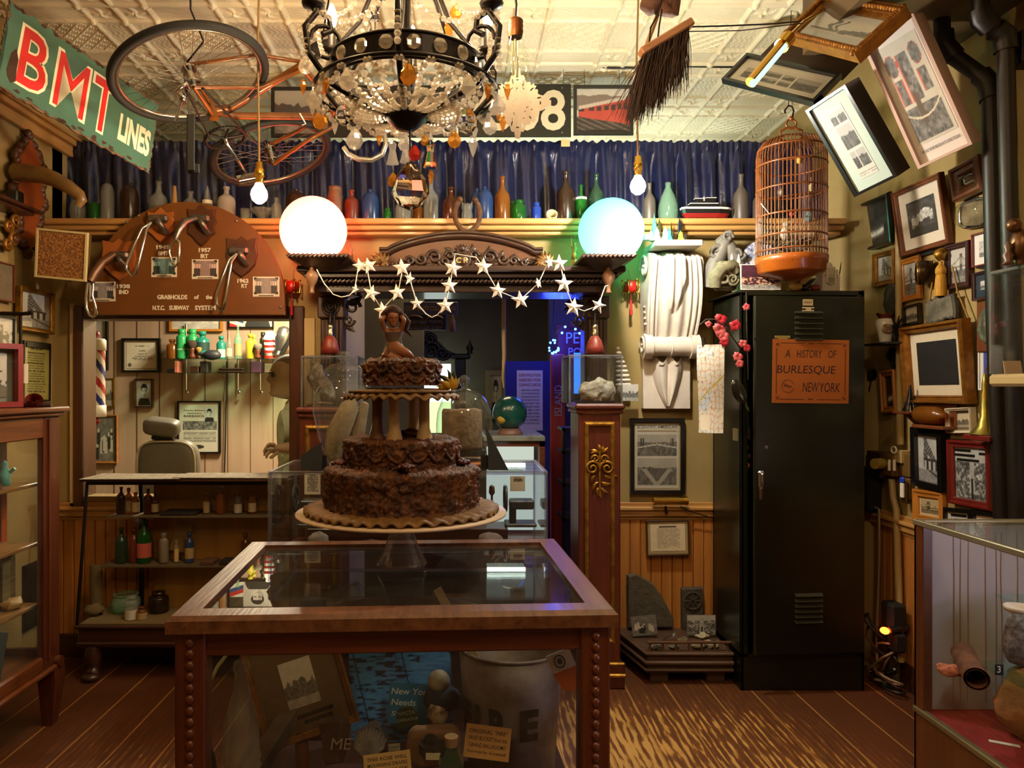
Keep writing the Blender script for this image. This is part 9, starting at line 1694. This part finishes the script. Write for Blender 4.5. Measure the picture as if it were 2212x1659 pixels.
def tier(r,z0,z1,amp,sc,nm,seed):
 n=260;R=[]
 pr=[(r*1.03,z0),(r*1.0,z0+.02)]+[(r*(1-.012*math.sin(f*3.1)),z0+(z1-z0)*f) for f in [.14+.04*i for i in range(21)]]+[(r*.985,z1),(r*.93,z1+.004),(r*.7,z1+.002),(r*.35,z1),(.005,z1)]
 for a,z in pr:
  row=[]
  for i in range(n):
   th=2*math.pi*i/n;p=Vector((a*math.cos(th),a*math.sin(th),z));q1=.55*MN.noise(p*sc+Vector((seed,0,0)));q2=abs(MN.noise(p*sc*2.2+Vector((0,seed,3))))+.7*abs(MN.noise(p*sc*4.5));d=amp*(q1*.9+q2*1.2);top=a < r*.95
   row.append((p.x*(1+(0 if top else d/r)),p.y*(1+(0 if top else d/r)),z+(d*.8 if top else d*.2)))
  R.append(row)
 tr_=Q(nm,MB().rings(R,True,False),FR_,ck);return tr_
t1_=tier(.25,0,.142,.016,30,'bottom_tier',1);t2_=tier(.186,.142,.238,.012,26,'middle_tier',5);t3_=tier(.12,.42,.5,.013,28,'top_tier',9)
def swag(r,z,n,dep,par,rad=.006):
 q=MB()
 for k in range(n):
  a0,a1=2*math.pi*k/n,2*math.pi*(k+1)/n;q.tube([(r*math.cos(a0+(a1-a0)*f),r*math.sin(a0+(a1-a0)*f),z-dep*math.sin(math.pi*f)) for f in [j/6 for j in range(7)]],rad,6);q.ball((r*math.cos(a0),r*math.sin(a0),z),rad*1.6,7,5)
 Q('piped_swags',q.wob(.003,60),FR_,par)
swag(.192,.21,18,.03,t2_);swag(.127,.485,14,.022,t3_,.007);swag(.127,.45,14,.02,t3_,.006)
def ruffle(r,z,n,nm,mat_,amp,tilt=.3):
 R=[]
 for j,f in enumerate((0,.35,.7,1)):R.append([((r[0]+(r[1]-r[0])*f)*math.cos(a),(r[0]+(r[1]-r[0])*f)*math.sin(a),z-tilt*.04*f*f+amp*f*math.sin(n*a+2*math.sin(3*a))) for a in [2*math.pi*i/240 for i in range(240)]])
 o=Q(nm,MB().rings(R,True,False).wob(.004,24),mat_,ck);return modif(o,'SOLIDIFY',thickness=.006)
ruffle((.235,.325),.014,44,'cream_ruffle',CRM,.007,.25);ruffle((.1,.192),.405,30,'plate_ruffle',CRM,.006,.7)
Q('tier_plate',MB().lathe([(0,.385),(.13,.387),(.18,.398),(.18,.404),(0,.403)],48),CRM,ck)
for i,a in enumerate((-2.5,-1.75,-.6,1.2)):
 x,y=.095*math.cos(a),.095*math.sin(a);Q('pillar',MB().lathe([(.03,.236),(.024,.26),(.018,.28),(.017,.36),(.02,.388)],16,M=T(x,y,0)),mat('pillar_burnt','#4a2814',.6,0,'#7a4a26',20) if i == 0 else mat('pillar_cream','#a8875a',.5),ck)
def rose(x,y,z,s,m,nm='icing_rose'):
 q=MB()
 for j in range(5):
  for k in range(4):a=k*1.57+j*.5;q.ball((s*(.1+.16*j)*math.cos(a),s*(.1+.16*j)*math.sin(a),s*(.35-.05*j)),(s*.3,s*.3,s*.22),8,5)
 Q(nm,q,m,ck,M=T(x,y,z))
RS=mat('rose_icing','#5a1a0e',.5,0,'#3a120a',20);rose(.03,.02,.25,.045,RS);rose(-.2,-.06,.16,.03,RS);rose(.03,-.225,.165,.03,RS);rose(.2,-.03,.16,.034,RS)
q=MB();c=Vector((.165,-.04,.41))
for k in range(14):a=k*.9;leaf(q,(c.x,c.z),.05-.001*k,math.pi/2+math.sin(a)*1.2,.01,FM((0,c.y+.02*math.cos(a),0),UB,VB),.01)
Q('yellow_flower',q,mat('petal_yellow','#a8780c',.5,0,'#c09a1e',30),ck)
for a in (.9,1.3,2.0):Q('dark_leaf',leaf(MB(),(c.x,c.z+.012),.055,a,.009,FM((0,c.y+.02,0),UB,VB)),mat('leaf_dark','#142814',.5),ck)
# figurine kneeling on the top tier
fg=thing('figurine','kneeling brown haired figurine in a grey dress with raised arms on the top tier','figurine',(P(855,0,2.48).x,2.48,TZ+.186+.503));FS=mat('figurine_skin','#8a5230',.45);c=fg.location;k=2.48/F
def fp(px,py,dy=0):return (c.x+(px-858)*k,c.y+dy,c.z+(788-py)*k)
bd=[fp(856,768)+(.03,.024),fp(852,745)+(.022,.018),fp(851,728)+(.03,.02),fp(851,716)+(.012,),fp(834,722)+(.01,),fp(829,700,-.02)+(.009,),fp(838,688,.0)+(.008,),fp(868,722)+(.01,),fp(877,700,-.015)+(.009,),fp(866,688,.0)+(.008,),fp(866,766,-.03)+(.02,),fp(884,772,-.045)+(.015,),fp(896,783,-.02)+(.009,),fp(838,780,-.02)+(.018,),fp(860,784,-.05)+(.014,),fp(880,786,-.03)+(.008,)]
skin('body',bd,[(0,1),(1,2),(2,3),(2,4),(4,5),(5,6),(2,7),(7,8),(8,9),(0,10),(10,11),(11,12),(0,13),(13,14),(14,15)],FS,fg)
head(T(fp(852,698,-.006)) @ Rz(.25) @ Rx(.1),.058,FS,'head',fg)
O('dress',MB().rings([[(fp(853+dx,0)[0]+rx*k*math.cos(a),c.y+.9*rx*k*math.sin(a)-.004,fp(0,py)[2]) for a in [2*math.pi*i/26 for i in range(26)]] for py,rx,dx in ((727,21,0),(735,20,0),(747,17,0),(758,21,2),(770,27,5),(779,30,8))],True,False).wob(.003,60),mat('dress_grey','#5a4438',.7),fg)
hm=MB().ball(fp(851,684,.006),(.031,.031,.027),18,12)
for s,x in ((-1,833),(1,870)):hm.tube([fp(850+s*8,676,0),fp(x,688,-.004),fp(x+s*1,705,.002),fp(x+s*3,722,.008)],[.01,.011,.009,.004],8)
hm.tube([fp(872,690,.01),fp(884,705,.012),fp(880,722,.012),fp(892,735,.01)],[.012,.01,.007,.002],8);O('hair',hm.wob(.003,60),mat('hair_brown','#3a1a0e',.85),fg);O('cake_topper_base',MB().lathe([(0,-.004),(.055,-.004),(.055,.003),(0,.004)],30,M=T(c.x+.005,c.y-.01,c.z)),mat('board_cream','#c9b094',.4),fg)
# ================================================================ CHANDELIER
def chandelier():
 Y=2.2;X=P(878,0,Y).x;t=thing('chandelier','black iron crystal chandelier hung with beads and drops above the cake','chandelier',(X,Y,2.0));CR=cut('cut_crystal',(1,.95,.88));AM=cut('cut_amber',(.95,.5,.08));RDc=cut('cut_red',(.9,.1,.05));IR=mat('black_iron','#1a120e',.45,.6)
 R=.225;z0,z1=2.335,2.405;ci=lambda r,z,n=48:[(X+r*math.cos(a),Y+r*math.sin(a),z) for a in [2*math.pi*i/n for i in range(n)]]
 O('band',MB().rings([ci(R,z0),ci(R+.003,z0+.006),ci(R+.003,z1-.006),ci(R,z1),ci(R-.006,z1),ci(R-.006,z0),ci(R,z0)],True,False,False),IR,t);O('rim',MB().tube(ci(R+.002,z0),.005,6,closed=True),IR,t);O('rim',MB().tube(ci(R+.002,z1),.005,6,closed=True),IR,t)
 O('lower_ring',MB().tube(ci(.27,2.325),.006,6,closed=True),IR,t)
 O('hub',MB().lathe([(0,2.215),(.03,2.22),(.06,2.245),(.07,2.262),(.03,2.268),(.012,2.3),(.012,2.75),(.04,2.8),(.012,2.84)],20,M=T(X,Y,0)),IR,t);O('stem',MB().cyl((X,Y,2.8),(X,Y,CZ),.009),IR,t)
 def at(a,r,z):return Vector((X+r*math.cos(a),Y+r*math.sin(a),z))
 for i in range(6):
  a=math.radians(-90+60*i) ;
  O('arm',MB().tube([at(a,.02,2.25),at(a,.12,2.265),at(a,.24,2.31),at(a,.3,2.38),at(a,.31,2.45),at(a,.275,2.5),at(a,.24,2.49),at(a,.235,2.455),at(a,.26,2.44)],.009,8),IR,t)
  O('stay',MB().tube([at(a,R,z1),at(a,.15,2.5),at(a,.1,2.62),at(a,.02,2.78)],.007,6),IR,t)
  c=at(a,.285,2.5);cp=O('candle_cup',MB().lathe([(.006,0),(.03,.01),(.034,.02),(.014,.03),(.012,.09),(0,.09)],14,M=T(c)),IR,t)
  O('candle_bulb',MB().lathe([(.01,.09),(.017,.115),(.015,.135),(.006,.16),(0,.168)],12,M=T(c)),glow('candle_glow',(1,.7,.38),300),cp)
  O('scroll',MB().tube([at(a,.25+.045*math.cos(s),2.42+.045*math.sin(s)) for s in [j*.5 for j in range(11)]],.006,6),IR,t)
 oc=lambda mb,p,r:mb.ball(p,(r,r*.62,r),8,4,sm=False)
 def strand(p,q,sag,r,n,m=CR,nm='bead_strand'):
  mb=MB()
  for i in range(n):f=(i+.5)/n;o=p.lerp(q,f)-Vector((0,0,sag*4*f*(1-f)));mb.ball(o,(r,r,r*.95),7,4,sm=False)
  return O(nm,mb,m,t)
 rr=random.Random(1)
 for i in range(24):
  a=2*math.pi*i/24;strand(at(a,R,z0),at(a,.06,2.262),.035,.0102,12)
 for i in range(20):a,b_=2*math.pi*i/20,2*math.pi*(i+1)/20;strand(at(a,.27,2.325),at(b_,.27,2.325),.04,.0092,7)
 for i in range(16):a,b_=2*math.pi*i/16,2*math.pi*(i+1)/16;strand(at(a,.16,2.285),at(b_,.16,2.285),.03,.0095,6)
 for i in range(6):
  a,b_=math.radians(-90+60*i),math.radians(-30+60*i);strand(at(a,.285,2.51),at(b_,.285,2.51),.07,.0082,16);strand(at(a,.3,2.5),at(a,.31,2.33),0,.0102,9);strand(at(a,.285,2.52),at(a,.08,2.72),.09,.007,16)
 def drop(p,s,m,kind,nm='crystal_drop'):
  prf={'pear':[(0,0),(.3,.1),(.5,.35),(.42,.6),(.16,.9),(0,1)],'disc':None,'icicle':[(0,0),(.12,.2),(.28,.62),(.14,.8),(.2,.9),(0,1)],'bell':[(.34,0),(.26,.2),(.16,.55),(.22,.8),(0,1)]}[kind]
  mb=MB().tube([p+Vector((0,0,.03)),p],.0012,4) if 0 else MB()
  if kind == 'disc':mb.ball(p,(s/2,s*.2,s/2),10,5,sm=False)
  else:mb.lathe([(r_*s*.75,p.z-s+z_*s) for r_,z_ in prf],8,M=T(p.x,p.y,0),sm=False,sy=.6)
  return O(nm,mb,crystal('crystal_clear') if s > .078 and m is CR else m,t)
 for i in range(20):          # round prisms hanging in front of the band
  a=2*math.pi*(i+.5)/20;O('prism_disc',MB().ball((0,0,0),(.021,.008,.021),10,5,M=T(at(a,R+.012,2.372)) @ Rz(a+math.pi/2),sm=False),CR,t)
 for i in range(20):
  a=2*math.pi*(i+.3)/20;drop(at(a,.275,2.3),.062 if i % 2 else .05,CR if i % 3 else AM,'pear' if i % 2 else 'icicle')
 for px,py,s,m,kd in ((885,205,.085,CR,'pear'),(744,215,.08,CR,'pear'),(1008,225,.09,CR,'pear'),(886,345,.15,CR,'pear'),(848,300,.075,CR,'bell'),(930,300,.085,CR,'bell'),(876,300,.07,CR,'bell'),(896,312,.05,RDc,'pear'),(849,372,.045,AM,'pear'),(878,352,.042,AM,'pear'),(931,366,.045,AM,'icicle'),(918,290,.035,AM,'pear'),(870,122,.05,AM,'icicle'),(1022,290,.07,CR,'icicle'),(766,275,.07,CR,'pear'),(1096,180,.05,AM,'icicle'),(655,170,.05,AM,'icicle'),(660,118,.06,CR,'pear'),(1086,250,.05,AM,'icicle'),(985,6,.05,AM,'pear'),(810,20,.09,CR,'icicle'),(970,40,.07,AM,'icicle')):drop(P(px,py,Y-.03 if 800 < px < 960 else Y),s,m,kd)
 O('drop_chain',MB().tube([P(885,258,Y),P(886,345,Y)],.003,5),IR,t)
chandelier()
